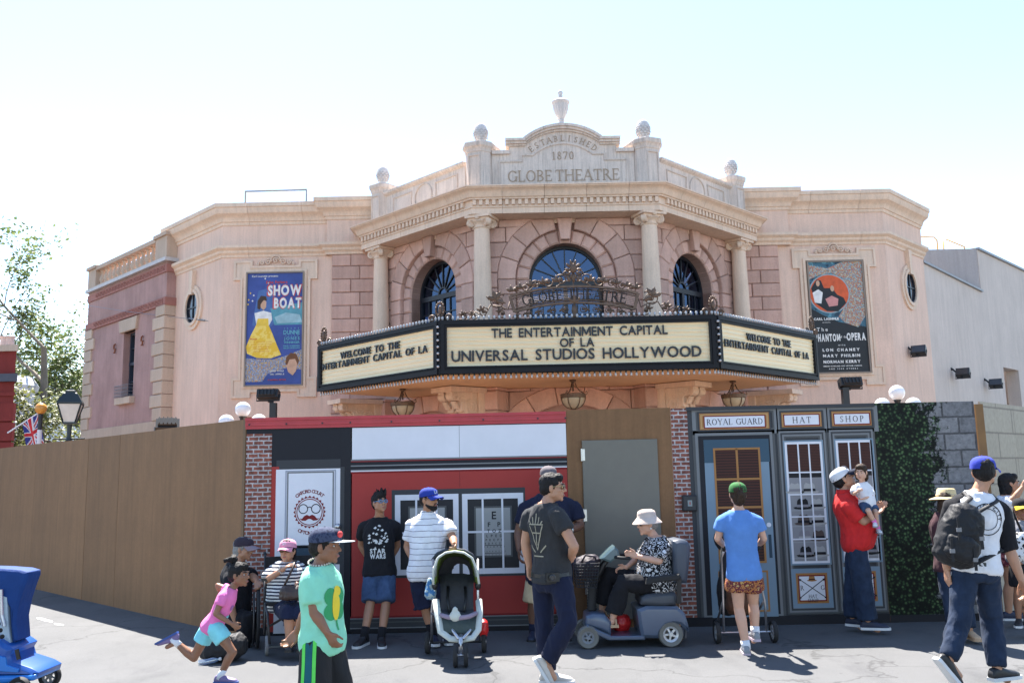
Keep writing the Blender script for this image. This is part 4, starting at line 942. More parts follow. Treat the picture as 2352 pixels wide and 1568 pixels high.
# ---- floodlights
FBK = plain('floodlight_black', (.02, .021, .024), .45, bmp=.05)
def floodlight(c, yaw, tilt, size, label, stem=None, group='floodlights'):
    """housing with cooling ribs, lens, yoke and an optional post"""
    c = Vector(c); t = empty('floodlight', c, label, 'floodlight', group); M_ = Matrix.Rotation(yaw, 3, 'Z') @ Matrix.Rotation(tilt, 3, 'X')
    w_, h_, d_ = size; b = MB(); f = lambda a, d, z: c + M_ @ Vector((a, -d, z))
    b.prism([(-w_ / 2, -h_ / 2), (w_ / 2, -h_ / 2), (w_ / 2, h_ / 2), (-w_ / 2, h_ / 2)], f, -d_ * .5, d_ * .5, .012); b.prism([(-w_ * .4, -h_ * .35), (w_ * .4, -h_ * .35), (w_ * .4, h_ * .35), (-w_ * .4, h_ * .35)], f, -d_ * .75, -d_ * .48); b.obj('housing', FBK, t)
    for i in range(5):
        q = MB(); u = -w_ * .34 + w_ * .17 * i; q.prism([(u - .006, -h_ * .33), (u + .006, -h_ * .33), (u + .006, h_ * .33), (u - .006, h_ * .33)], f, -d_ * .9, -d_ * .72); q.obj('cooling_rib', FBK, t)
    q = MB(); q.prism([(-w_ * .44, -h_ * .4), (w_ * .44, -h_ * .4), (w_ * .44, h_ * .4), (-w_ * .44, h_ * .4)], f, d_ * .5, d_ * .53); q.obj('lens', plain('dark_lens', (.05, .05, .055), .1, bmp=0), t)
    y = MB(); y.tube([f(-w_ * .54, 0, 0), f(-w_ * .54, 0, -h_ * .75), f(w_ * .54, 0, -h_ * .75), f(w_ * .54, 0, 0)], .012, 6); y.obj('yoke', FBK, t)
    if stem is not None:
        s_ = MB(); s_.tube([f(0, 0, -h_ * .75), Vector(stem[0])], .022, 8); s_.bar(stem[0], stem[1], stem[2]); s_.obj('post', FBK, t)
    return t
p_ = atP(805, 768, (X0 - 2.3, 14.5), (s7, s7)); floodlight((p_.x, p_.y + .1, 4.17), R(150), R(20), (.30, .22, .16), 'black floodlight lying on top of the left arm of the marquee', ((p_.x, p_.y + .1, 4.05), (p_.x, p_.y + .1, 4.0), .05))
p_ = atP(1797, 745, (X0 + 2.3, 14.5), (s7, -s7)); floodlight((p_.x, p_.y + .1, 4.18), R(200), R(20), (.30, .2, .16), 'black floodlight lying on top of the right arm of the marquee', ((p_.x, p_.y + .1, 4.05), (p_.x, p_.y + .1, 4.0), .05))
# on the grey wall
for i, (x, y, lb) in enumerate(((2110, 805, 'black floodlight on the grey wall, nearest the theatre corner'), (2212, 856, 'black floodlight on the grey wall, middle one of three'), (2287, 880, 'black floodlight on the grey wall, beside the square recess'))):
    p_ = atP(x, y, (GS.o.x + GS.n.x * .2, GS.o.y + GS.n.y * .2), (GS.n.x, GS.n.y)); b_ = p_ - GS.n * .3 + Vector((0, 0, .12)); floodlight(p_, R(-35), R(-25), (.30, .20, .16), lb, (b_ + GS.n * .06, b_ - GS.n * .02, .07))
# ================================================================== BARRICADES
YB = 10.3; ZT = 2.42
FB = frame((0, YB), (1, 0), (0, -1))
CROP = {'A': (600, 1150, 1.8443), 'B': (1000, 1150, 1.8443), 'C': (1500, 1300, 2.24), 'D': (1950, 1150, 1.8443), 'E': (2400, 1150, 1.845), 'F': (400, 1500, 3.1357), 'G': (0, 1150, 1.845), 'H': (0, 0, 1.0)}
def px(c, x, y):
    ox, oy, s_ = CROP[c]; return ((ox + x / s_) / 1.27551, (oy + y / s_) / 1.27551)
def bz(c, x, y, d=0.0): p = atY(*px(c, x, y), YB - d); return (p.x, p.z)
def rect(c, x0, y0, x1, y1):
    a = bz(c, x0, y0); b = bz(c, x1, y1); return [(a[0], b[1]), (b[0], b[1]), (b[0], a[1]), (a[0], a[1])]
def fr_rect(p, i): return [(p[0][0] + i, p[0][1] + i), (p[1][0] - i, p[1][1] + i), (p[2][0] - i, p[2][1] - i), (p[3][0] + i, p[3][1] - i)]
def vinyl(name, col, var=.05, rough=.55): col = mul(col, .72); return plain(name, col, rough, var=var, nscale=3, bmp=.08, bscale=60, spec=.25)
def lay(name, poly, lvl, mat, parent): mb = MB(); mb.prism(poly, FB, .0, .002 + lvl * .0015); return mb.obj(name, mat, parent)
def outl(name, poly, wd, lvl, mat, parent): mb = MB(); strip(mb, FB, poly, wd, .0, .002 + lvl * .0015, True); return mb.obj(name, mat, parent)
PLY = stucco('painted_plywood', (.235, .122, .056), .20, .12, rough=.65, bscale=70, bmp=.12, randv=.10)
VRED = vinyl('print_red', (.46, .05, .042)); VWHT = vinyl('print_white', (.93, .92, .97)); VBLK = vinyl('print_black', (.017, .017, .024)); VDK = vinyl('print_charcoal', (.06, .062, .068)); VMAR = vinyl('print_maroon', (.25, .012, .015)); VGRY = vinyl('print_grey_moulding', (.11, .112, .112)); VGRL = vinyl('print_grey_light', (.24, .245, .25)); VORG = vinyl('print_orange_trim', (.48, .22, .07)); VBLU = vinyl('print_blue', (.25, .345, .43)); VBLD = vinyl('print_blue_dark', (.04, .075, .11)); VCRM = vinyl('print_paper', (.42, .42, .41)); VBLI = vinyl('print_blind_brown', (.085, .025, .016)); VBL2 = vinyl('print_blind_dark', (.022, .010, .010))
def brickprint(name, bw, bh, c1, c2, cm, off=.5, mort=.012, wear=.5):
    m, n, l, p = nodes_of(name); b = n.new('ShaderNodeTexBrick'); v = tcoord(n, l)
    sw = n.new('ShaderNodeSeparateXYZ'); cb = n.new('ShaderNodeCombineXYZ'); l.new(v, sw.inputs[0]); l.new(sw.outputs[0], cb.inputs[0]); l.new(sw.outputs[2], cb.inputs[1])
    nz = n.new('ShaderNodeTexNoise'); nz.inputs['Scale'].default_value = 22; l.new(v, nz.inputs['Vector']); sc = n.new('ShaderNodeVectorMath'); sc.operation = 'SCALE'; sc.inputs['Scale'].default_value = .012; l.new(nz.outputs['Color'], sc.inputs[0])
    ad = n.new('ShaderNodeVectorMath'); l.new(cb.outputs[0], ad.inputs[0]); l.new(sc.outputs[0], ad.inputs[1]); l.new(ad.outputs[0], b.inputs['Vector'])
    b.inputs['Scale'].default_value = 1; b.inputs['Brick Width'].default_value = bw; b.inputs['Row Height'].default_value = bh; b.inputs['Mortar Size'].default_value = mort; b.offset = off
    b.inputs['Color1'].default_value = (*c1, 1); b.inputs['Color2'].default_value = (*c2, 1); b.inputs['Mortar'].default_value = (*cm, 1); b.inputs['Bias'].default_value = -.1
    g = ramp(n, l, noise_n(n, l, v, 16, 6, .7), [(.3, (1 - wear * .7,) * 3), (.7, (1 + wear * .5,) * 3)]); c = mix(n, l, 1, b.outputs['Color'], g, 'MULTIPLY')
    l.new(c, p.inputs['Base Color']); p.inputs['Roughness'].default_value = .6; p.inputs['Specular IOR Level'].default_value = .2; return m, n, l, p, c
BRK = brickprint('print_brick', .118, .0485, (.27, .085, .055), (.15, .055, .045), (.40, .37, .36), .5, .0075, .8)[0]
# ---- optometry shopfront barricade
ob = empty('shopfront_barricade', (-1, YB, 0), 'red and white printed optician shopfront barricade with eye chart window and moustache door', 'barricade')
uL = atY(562, 1200, YB).x; uM = atY(1305, 1150, YB).x; uD = atY(1549, 1150, YB).x; uH = atY(1588, 1150, YB).x; uI = atY(2022, 1150, YB).x; uR = atY(2243, 1000, YB).x
def backing(name, a, b, parent, mat=VBLK, z1=ZT, step=1.22):
    k = max(1, round((b - a) / step))
    for i in range(k):
        mb = MB(); mb.prism([(a + (b - a) * i / k + .001, -.03), (a + (b - a) * (i + 1) / k - .001, -.03), (a + (b - a) * (i + 1) / k - .001, z1), (a + (b - a) * i / k + .001, z1)], FB, -.02, .0); mb.obj(name, mat, parent)
backing('backing_panel', uL, uM, ob)
rail = MB()
for i, (z0, z1, d) in enumerate(((ZT - .115, ZT - .078, .020), (ZT - .078, ZT - .05, .035), (ZT - .05, ZT - .02, .028), (ZT - .02, ZT + .012, .045))): rail.prism([(uL - .01, z0), (uM, z0), (uM, z1), (uL - .01, z1)], FB, -.03, d)
rail.obj('top_rail', plain('rail_red', (.42, .035, .045), .4, var=.12), ob)
sc_ = MB().lathe([(.011, 0), (.011, .006), (.004, .009)], n=8).mesh('screw', VDK)
for x in (575, 660, 742, 806, 900, 1010, 1110, 1235, 1298): put('screw', sc_, ob, FB(atY(x, 960, YB).x, .035, ZT - .064), (R(90), 0, 0))
lay('brick_print', [(uL, .09), (bz('A', 357, 600)[0], .09), (bz('A', 357, 600)[0], bz('A', 285, 222)[1]), (uL, bz('A', 285, 222)[1])], 1, BRK, ob)
lay('red_post', rect('A', 362, 400, 387, 1290), 2, VRED, ob); lay('dark_soffit', rect('A', 388, 365, 750, 412), 1, VDK, ob)
dr = lay('white_door', rect('A', 386, 415, 732, 1292), 3, VWHT, ob)
outl('door_moulding', rect('A', 450, 432, 692, 830), .016, 4, VGRL, dr); outl('door_moulding', rect('A', 440, 424, 700, 1250), .012, 5, vinyl('print_white_shade', (.40, .42, .50)), dr)
lay('door_glass', rect('A', 490, 828, 692, 1225), 4, VBLD, dr); outl('door_glass_frame', rect('A', 490, 828, 692, 1225), .02, 5, VBLK, dr)
kb = MB(); c = bz('A', 722, 720); kb.lathe([(.02, 0), (.02, .02), (.032, .035), (.034, .055), (.02, .07), (.004, .072)], FB(c[0], 0.005, c[1]), 14, Matrix.Rotation(R(90), 3, 'X')); kb.obj('door_knob', plain('steel', (.5, .5, .5), .3, .9), dr, smooth=True)
kp = lay('lock_plate', [(c[0] - .035, c[1] - .42), (c[0] + .035, c[1] - .42), (c[0] + .035, c[1] - .20), (c[0] - .035, c[1] - .20)], 6, VDK, dr)
lay('black_pilaster', rect('A', 735, 180, 791, 1290), 2, VBLK, ob); lay('grey_edge', rect('A', 733, 400, 750, 1285), 4, VDK, ob)
# moustache badge
bc = bz('A', 567, 643); br0 = .185
n_ = 24; star = [(bc[0] + (br0 if i % 2 == 0 else br0 * .88) * math.cos(math.pi * i / n_), bc[1] + (br0 if i % 2 == 0 else br0 * .88) * math.sin(math.pi * i / n_)) for i in range(2 * n_)]
lay('badge_sunburst', star, 5, VMAR, dr); lay('badge_disc', arc(*bc, br0 * .86, 0, 350, 35), 6, VWHT, dr); outl('badge_ring', arc(*bc, br0 * .78, 0, 350, 35), .010, 7, VMAR, dr)
for e in (-1, 1): outl('spectacle_ring', arc(bc[0] + e * .072, bc[1] + .035, .05, 0, 345, 23), .010, 7, VBLK, dr)
mb = MB(); strip(mb, FB, arc(bc[0], bc[1] + .03, .026, 150, 30, 6), .009, 0, .0145); mb.obj('spectacle_bridge', VBLK, dr)
ms_ = [(0, -.045), (.03, -.03), (.06, -.045), (.085, -.075), (.115, -.07), (.085, -.095), (.045, -.098), (.012, -.078)]; lay('moustache', [(bc[0] + x, bc[1] + y) for x, y in ms_] + [(bc[0] - x, bc[1] + y) for x, y in ms_[:0:-1]], 7, VMAR, dr)
def arc_text(text, c, r_, a_mid, span, h, parent, mat, lvl, flip=False):
    ws = [gwidth(ch, 'b', h) if ch != ' ' else h * .5 for ch in text]; tot = sum(ws); pos = 0; J = MB()
    for ch, wd in zip(text, ws):
        if ch != ' ':
            t = (pos + wd / 2) / tot - .5; a = R(a_mid - span * t) if not flip else R(a_mid + span * t)
            ca, sa = (math.sin(a), -math.cos(a)) if not flip else (-math.sin(a), math.cos(a)); rr = r_ if not flip else r_ + h
            glyph(J, ch, 'b', lambda u, z, d, a=a, ca=ca, sa=sa, wd=wd, rr=rr: FB(c[0] + rr * math.cos(a) + (u - wd / 2) * ca - z * sa, d, c[1] + rr * math.sin(a) + (u - wd / 2) * sa + z * ca), h, 0, .002 + lvl * .0015)
        pos += wd
    J.obj('arc_lettering', mat, parent)
arc_text('OXFORD COURT', bc, .215, 90, 84, .038, dr, VMAR, 5); arc_text('OPTOMETRY', bc, .215, 270, 64, .038, dr, VMAR, 5, True)
# white fascia, mouldings, red panel, windows
a0, a1 = bz('A', 791, 190)[0], uM - .002
def hz(name, z0, z1, lvl, mat, a=a0, b=a1, parent=ob): return lay(name, [(a, z0), (b, z0), (b, z1), (a, z1)], lvl, mat, parent)
zf1, zf0 = bz('A', 900, 188)[1], bz('A', 900, 358)[1]
um = bz('B', 638, 300)[0]
lay('white_fascia', [(a0, zf0), (um - .002, zf0), (um - .002, zf1), (a0, zf1)], 2, VWHT, ob); lay('white_fascia', [(um + .002, zf0), (a1, zf0), (a1, zf1), (um + .002, zf1)], 2, VWHT, ob)
z_ = zf0
for i, (h_, mt) in enumerate(((.018, VGRL), (.014, VMAR), (.035, VBLK), (.015, VGRL), (.035, VBLK), (.012, VGRL), (.012, VWHT), (.02, VMAR))): hz('fascia_moulding', z_ - h_, z_, 3 + (i % 2), mt); z_ -= h_
zr1 = z_; zr0 = bz('A', 900, 1205)[1]
lay('red_panel', [(a0, zr0), (um - .0015, zr0), (um - .0015, zr1), (a0, zr1)], 2, VRED, ob); lay('red_panel', [(um + .0015, zr0), (a1, zr0), (a1, zr1), (um + .0015, zr1)], 2, VRED, ob)
z_ = zr0
for i, (h_, mt) in enumerate(((.02, VMAR), (.012, VGRL), (.03, VDK), (.012, VGRY), (.05, VDK), (.012, VGRL), (.03, VBLK))): hz('plinth_moulding', z_ - h_, z_, 3 + (i % 2), mt); z_ -= h_
wo = lay('shop_window', rect('B', 272, 525, 1003, 985), 3, VDK, ob)
for q in ((290, 552, 638, 978), (652, 546, 992, 972)):
    rc = rect('B', *q); sash = lay('sash', rc, 4, VWHT, wo); lay('dark_glass', fr_rect(rc, .062), 5, vinyl('print_window_dark', (.032, .032, .036)), sash)
    w_ = rc[1][0] - rc[0][0]; h_ = rc[2][1] - rc[1][1]
    for t in (.335, .655): lay('mullion', [(rc[0][0] + w_ * t - .011, rc[0][1]), (rc[0][0] + w_ * t + .011, rc[0][1]), (rc[0][0] + w_ * t + .011, rc[2][1]), (rc[0][0] + w_ * t - .011, rc[2][1])], 8, VWHT, sash)
    z = rc[0][1] + h_ * .52; lay('mullion', [(rc[0][0], z - .011), (rc[1][0], z - .011), (rc[1][0], z + .011), (rc[0][0], z + .011)], 7, VWHT, sash)
for dx in (0, -356):
    cc = rect('B', 722 + dx, 618, 922 + dx, 880); ch = lay('eye_chart', cc, 6, VCRM, wo); outl('chart_frame', cc, .02, 6.3, VGRY, wo)
    cu = (cc[0][0] + cc[1][0]) / 2; zt_ = cc[2][1]; T = .013
    for row, (tx, hh) in enumerate((('E', .085), ('FP', .05), ('TOZ', .036), ('LPED', .028), ('PECFD', .023), ('EDFCZP', .019), ('FELOPZD', .015), ('DEFPOTEC', .013), ('LEFODPCT', .010))):
        z = zt_ - (.135, .22, .285, .335, .378, .415, .45, .50, .535)[row]
        sans_line(tx, 'b', FB, cu + .01, z, hh, 0, T, 'chart_letters', VBLK, ch, width=.075 * (row > 0) + .05 + .018 * row, joined=True, mid=True)
    for z in (zt_ - .426, zt_ - .512): lay('chart_rule', [(cu - .1, z - .003), (cu + .12, z - .003), (cu + .12, z + .003), (cu - .1, z + .003)], 6.6, VBLK, ch)
# ---- plywood bay with the grey site door
pb = empty('plywood_door_bay', ((uM + uD) / 2, YB, 0), 'brown plywood bay with a grey green site door behind the mobility scooter', 'barricade')
backing('plywood_panel', uM + .004, uD, pb, PLY, ZT + .03, 3)
dp = rect('C', 457, -22, 1003, 1150); dp = [(dp[0][0], .10), (dp[1][0], .10), dp[2], dp[3]]
mb = MB(); mb.prism(dp, FB, 0, .03, .004); sd_ = mb.obj('site_door', plain('door_grey_green', (.15, .138, .112), .5, var=.05, bmp=.05), pb)
for z in (.45, 1.25, 1.93):
    mb = MB(); mb.tube([FB(dp[0][0] - .008, .03, z - .07), FB(dp[0][0] - .008, .03, z + .07)], .010, 8); mb.prism([(dp[0][0] - .005, z - .065), (dp[0][0] + .03, z - .065), (dp[0][0] + .03, z + .065), (dp[0][0] - .005, z + .065)], FB, .02, .033); mb.obj('hinge', plain('steel', (.5, .5, .5), .3, .9), sd_)
# ---- hat shop barricade
hb = empty('hat_shop_barricade', (3, YB, 0), 'printed hat shop front barricade with blue door, hat windows and three name boards', 'barricade')
backing('backing_panel', uD + .004, uI, hb, VDK, ZT + .02)
lay('brick_print', [(uD + .005, .09), (uH, .09), (uH, ZT + .015), (uD + .005, ZT + .015)], 1, BRK, hb)
mb = MB(); mb.prism([(uH - .01, ZT - .01), (uI + .01, ZT - .01), (uI + .01, ZT + .03), (uH - .01, ZT + .03)], FB, -.03, .03); mb.obj('top_rail', VDK, hb)
def board_sign(outer, inner, text, hgt, wd):
    ro = rect('D', *outer); ri = rect('D', *inner); o = lay('name_board', ro, 4, VORG, hb); outl('board_edge', ro, .02, 5, VDK, o); outl('board_bevel', fr_rect(ro, .03), .018, 5, vinyl('print_orange_light', (.62, .36, .15)), o)
    lay('board_face', ri, 6, VWHT, o); outl('board_line', ri, .012, 7, VMAR, o)
    serif_line(text, FB, (ri[0][0] + ri[1][0]) / 2, (ri[0][1] + ri[2][1]) / 2 - hgt / 2, hgt, .0, .0125, 'letter', vinyl('print_navy_letter', (.035, .02, .03)), o, width=wd)
board_sign((175, 108, 566, 198), (206, 128, 538, 184), 'ROYAL GUARD', .068, .65); board_sign((617, 103, 849, 187), (636, 120, 831, 174), 'HAT', .07, .215); board_sign((888, 97, 1118, 181), (906, 114, 1103, 168), 'SHOP', .07, .275)
for q in ((150, 95, 598, 208), (605, 90, 868, 203), (875, 85, 1140, 198)): outl('board_moulding', rect('D', *q), .045, 3, VGRL, hb); outl('board_moulding', fr_rect(rect('D', *q), .03), .02, 3.5, VGRY, hb)
for q in ((608, 208, 930, 1180), (880, 202, 1195, 1172)):
    for i, (wd, mt) in enumerate(((.10, VGRY), (.06, VGRL), (.02, VDK))): outl('window_moulding', fr_rect(rect('D', *q), .03), wd, 3 + i * .5, mt, hb)
outl('door_moulding', fr_rect(rect('D', 150, 213, 645, 1215), .03), .09, 3, VGRY, hb); outl('door_moulding', fr_rect(rect('D', 150, 213, 645, 1215), .03), .03, 3.5, VGRL, hb)
lay('door_shadow', rect('D', 175, 235, 630, 1215), 3.2, VBLK, hb)
bd = lay('blue_door', rect('D', 203, 255, 610, 1206), 4, VBLU, hb)
lay('door_head_shade', rect('D', 203, 255, 562, 372), 4.4, vinyl('print_blue_shade', (.055, .11, .16)), bd)
gl = rect('D', 260, 305, 540, 912); lay('door_glass', gl, 5, VBL2, bd); outl('glass_trim', gl, .022, 7, VORG, bd)
def blinds(rc, parent, n, lvl=5.5, gap=.3):
    z0, z1 = rc[0][1], rc[2][1]
    for i in range(n):
        z = z0 + (z1 - z0) * (i + .5) / n; hh = (z1 - z0) / n * (1 - gap) / 2; lay('blind_slat', [(rc[0][0], z - hh), (rc[1][0], z - hh), (rc[1][0], z + hh), (rc[0][0], z + hh)], lvl, VBLI, parent)
blinds(fr_rect(gl, .012), bd, 40)
w_ = (gl[0][0] + gl[1][0]) / 2; lay('muntin', [(w_ - .012, gl[0][1]), (w_ + .012, gl[0][1]), (w_ + .012, gl[2][1]), (w_ - .012, gl[2][1])], 7, VORG, bd)
for t in (.27, .52, .77): z = gl[2][1] - (gl[2][1] - gl[0][1]) * t; lay('muntin', [(gl[0][0], z - .012), (gl[1][0], z - .012), (gl[1][0], z + .012), (gl[0][0], z + .012)], 7.5, VORG, bd)
lp = rect('D', 288, 968, 560, 1175); lay('lower_panel', lp, 5, VBLU, bd); outl('panel_trim', lp, .02, 6, VORG, bd); lay('panel_shadow', rect('D', 300, 980, 340, 1160), 6, VBLI, bd)
c = bz('D', 557, 712); lay('door_lock', arc(*c, .026, 0, 330, 11), 6, VWHT, bd); hd = rect('D', 553, 765, 577, 890); lay('door_handle', hd, 6, VBLD, bd)
def hat(parent, cu, z, s_, body, band, style=0):
    lv = 6.2
    lay('hat_brim', [(cu - .105 * s_, z + .012 * s_), (cu - .085 * s_, z - .004 * s_), (cu, z - .014 * s_), (cu + .085 * s_, z - .004 * s_), (cu + .105 * s_, z + .012 * s_), (cu + .06 * s_, z + .022 * s_), (cu - .06 * s_, z + .022 * s_)], lv, body, parent)
    lay('hat_crown', [(cu - .066 * s_, z + .012 * s_), (cu + .066 * s_, z + .012 * s_), (cu + .056 * s_, z + .085 * s_), (cu + .035 * s_, z + .105 * s_), (cu + .004 * s_, z + .092 * s_), (cu - .035 * s_, z + .107 * s_), (cu - .056 * s_, z + .082 * s_)], lv + .4, body, parent)
    lay('hat_band', [(cu - .066 * s_, z + .014 * s_), (cu + .066 * s_, z + .014 * s_), (cu + .063 * s_, z + .042 * s_), (cu - .063 * s_, z + .042 * s_)], lv + .8, band, parent)
HW = vinyl('hat_ivory', (.50, .48, .46)); HK = vinyl('hat_black', (.014, .014, .018)); HB_ = vinyl('hat_brown', (.12, .085, .075)); HG = vinyl('hat_grey', (.30, .28, .30)); SHF = vinyl('print_shelf', (.40, .40, .40))
for wi, q in enumerate(((636, 263, 892, 922), (911, 254, 1168, 908))):
    rc = rect('D', *q); sw = lay('display_window', rc, 4, VWHT, hb); outl('window_edge', rc, .018, 4.6, VBLU, sw)
    g = fr_rect(rc, .035); lay('display_back', g, 5, vinyl('print_display', (.33, .32, .33)), sw)
    W, Hh = g[1][0] - g[0][0], g[2][1] - g[0][1]; bl_top = [(g[0][0], g[2][1] - Hh * .245), (g[1][0], g[2][1] - Hh * .245), g[2], g[3]]
    lay('blind_back', bl_top, 5.4, VBL2, sw); blinds(bl_top, sw, 18, 5.8)
    lay('display_shade', [(g[0][0], g[2][1] - Hh * .29), (g[1][0], g[2][1] - Hh * .29), (g[1][0], g[2][1] - Hh * .245), (g[0][0], g[2][1] - Hh * .245)], 5.6, HK, sw)
    for r_ in range(5):
        z = g[0][1] + Hh * (.028 + .135 * (4 - r_)); lay('display_shelf', [(g[0][0], z - .012), (g[1][0], z - .012), (g[1][0], z + .002), (g[0][0], z + .002)], 5.5 + .1 * (r_ % 2), SHF, sw)
        for c_ in range(2):
            st = [(HW, HG), (HW, HK), (HK, HG), (HW, HK), (HB_, HK), (HW, HK), (HG, HW), (HB_, HK), (HK, HG), (HW, HK)][(r_ * 2 + c_ + wi * 3) % 10]
            hat(sw, g[0][0] + W * (.36 + .42 * c_ if r_ else .16 + .44 * c_), z + .016, 1.05, *st)
    for t in (1 / 3., 2 / 3.): lay('mullion', [(g[0][0] + W * t - .008, g[0][1]), (g[0][0] + W * t + .008, g[0][1]), (g[0][0] + W * t + .008, g[2][1]), (g[0][0] + W * t - .008, g[2][1])], 8, VWHT, sw)
    for r_ in range(1, 5): z = g[2][1] - Hh * (.245 + .19 * (r_ - 1)); lay('mullion', [(g[0][0], z - .008), (g[1][0], z - .008), (g[1][0], z + .008), (g[0][0], z + .008)], 8.6, VWHT, sw)
for qi, q in enumerate(((676, 950, 908, 1158), (955, 940, 1172, 1148))):
    rc = rect('D', *q); pn = lay('base_panel', rc, 4, VBLU, hb); r2 = fr_rect(rc, .05); lay('panel_frame', r2, 5, VORG, pn); lay('panel_face', fr_rect(r2, .035), 6, VWHT, pn); outl('panel_line', fr_rect(r2, .028), .012, 7, VMAR, pn)
    cu = (rc[0][0] + rc[1][0]) / 2; cz_ = (rc[0][1] + rc[2][1]) / 2
    for e in (-1, 1):
        mb = MB(); strip(mb, FB, [(cu - e * .14, cz_ - .10), (cu + e * .14, cz_ + .10)], .008, 0, .0135 + .0004 * e); mb.obj('crossed_arrow', VBLK, pn)
        lay('arrow_head', [(cu + e * .15, cz_ + .107), (cu + e * .118, cz_ + .10), (cu + e * .135, cz_ + .075)], 7.6, VBLK, pn); lay('arrow_tail', [(cu - e * .15, cz_ - .09), (cu - e * .15, cz_ - .115), (cu - e * .125, cz_ - .105)], 7.6, VBLK, pn)
    serif_line('R', FB, cu - .115, cz_ - .02, .05, 0, .0135, 'letter', VBLK, pn); serif_line('G', FB, cu + .115, cz_ - .02, .05, 0, .0135, 'letter', VBLK, pn)
    serif_line('HAT', FB, cu, cz_ - .105, .036, 0, .0135, 'letter', VBLK, pn); serif_line('SHOP', FB, cu, cz_ - .15, .036, 0, .0135, 'letter', VBLK, pn)
    hat(pn, cu, cz_ + .08, .55, VORG, VBLI)
lay('base_board', [(uD, -.03), (uI, -.03), (uI, .10), (uD, .10)], 3.9, VBLK, hb)
# key box
kx = rect('D', 85, 553, 165, 637); kb = empty('key_box', FB((kx[0][0] + kx[1][0]) / 2, .03, kx[0][1]), 'small black key box with clear cover fixed to the brick printed strip', 'key box')
mb = MB(); mb.prism(kx, FB, .004, .07, .012); mb.obj('case', plain('key_box_black', (.02, .02, .022), .4, bmp=.05), kb)
mb = MB(); mb.prism(fr_rect(kx, .055), FB, .06, .075); mb.obj('window', plain('key_window', (.22, .25, .24), .2, bmp=0), kb); mb = MB(); k3 = fr_rect(kx, .075); mb.prism([(k3[0][0], k3[2][1] - .03), (k3[1][0], k3[2][1] - .03), k3[2], k3[3]], FB, .07, .079); mb.obj('red_label', VRED, kb)
# ---- ivy and stone print barricade
ib = empty('ivy_print_barricade', (4.8, YB, 0), 'barricade printed with dark ivy over grey stone blocks at the right', 'barricade')
def ivyprint():
    m, n, l, p, c = brickprint('print_ivy_stone', .36, .19, (.20, .195, .20), (.14, .137, .145), (.075, .072, .075), .5, .012, .6)
    v = tcoord(n, l); vo = n.new('ShaderNodeTexVoronoi'); vo.inputs['Scale'].default_value = 32; l.new(v, vo.inputs['Vector']); vo.inputs['Randomness'].default_value = 1
    hs = ramp(n, l, vo.outputs['Color'], [(.15, (.006, .012, .008)), (.45, (.025, .06, .024)), (.8, (.07, .13, .05)), (1.0, (.15, .20, .09))])
    ed = ramp(n, l, vo.outputs['Distance'], [(.2, (1, 1, 1)), (.55, (.12, .12, .12))]); lf = mix(n, l, 1, hs, ed, 'MULTIPLY')
    big = ramp(n, l, noise_n(n, l, v, 4, 4, .6), [(.35, (.25,) * 3), (.65, (1.3,) * 3)]); lf = mix(n, l, 1, lf, big, 'MULTIPLY')
    sx = n.new('ShaderNodeSeparateXYZ'); l.new(v, sx.inputs[0]); a = n.new('ShaderNodeMath'); a.operation = 'MULTIPLY_ADD'; a.inputs[1].default_value = -.55; l.new(sx.outputs[0], a.inputs[0])
    nn = noise_n(n, l, v, 5, 8, .8); l.new(nn, a.inputs[2]); k = ramp(n, l, a.outputs[0], [(.445, (0, 0, 0)), (.475, (1, 1, 1))])
    l.new(mix(n, l, k, c, lf), p.inputs['Base Color']); return m
IVM = ivyprint(); k = 1
mb = MB(); mb.prism([(uI + .004, .08), (uR, .08), (uR, ZT + .03), (uI + .004, ZT + .03)], FB, -.02, .004); mb.obj('printed_panel', IVM, ib, at=(uI + .62, YB, 0))
mb = MB(); mb.prism([(uI + .004, -.03), (uR, -.03), (uR, .08), (uI + .004, .08)], FB, -.02, .008); mb.obj('base_board', VBLK, ib)
# ---- 45 degree plywood wall on the left
lw = empty('plywood_barricade', (uL, YB, 0), 'long plain brown plywood barricade running back at the left', 'barricade')
FLW = frame((uL - .012, YB + .012), (-1, 1), (-1, -1))
for i in range(11):
    a = 1.22 * i + (.02 if i else 0); dz = rnd.uniform(-.012, .012); mb = MB(); mb.prism([(a + .0015, -.03), (1.22 * (i + 1) + .0185, -.03), (1.22 * (i + 1) + .0185, ZT + dz), (a + .0015, ZT + dz)], FLW, -.02, rnd.uniform(-.003, .003)); mb.obj('plywood_sheet', PLY, lw)
mb = MB(); mb.prism([(-.01, .005), (.045, .005), (.045, ZT + .03), (-.01, ZT + .03)], FLW, -.06, .012); mb.obj('corner_batten', plain('batten_brown', (.15, .085, .04), .7), lw)
# ---- 45 degree printed wall on the right
rw = empty('block_print_barricade', (uR + .1, YB, 0), 'barricade printed with tan block courses running back at the far right', 'barricade')
FRW = frame((uR + .10, YB + .05), (1, 1), (1, -1))
TAN = brickprint('print_tan_block', .8, .30, (.36, .31, .24), (.31, .265, .205), (.20, .165, .13), .5, .012, .25)[0]
for i in range(5):
    mb = MB(); mb.prism([(1.22 * i + .002, -.03), (1.22 * (i + 1) - .002, -.03), (1.22 * (i + 1) - .002, ZT + .03), (1.22 * i + .002, ZT + .03)], FRW, -.02, .0); mb.obj('printed_sheet', TAN, rw, at=FRW(1.22 * i, 0, 0))
mb = MB(); mb.box((uR + .055, YB + .03, ZT / 2), (.09, .09, ZT - .01)); mb.obj('corner_post', plain('post_brown', (.20, .10, .035), .6, var=.2), rw)
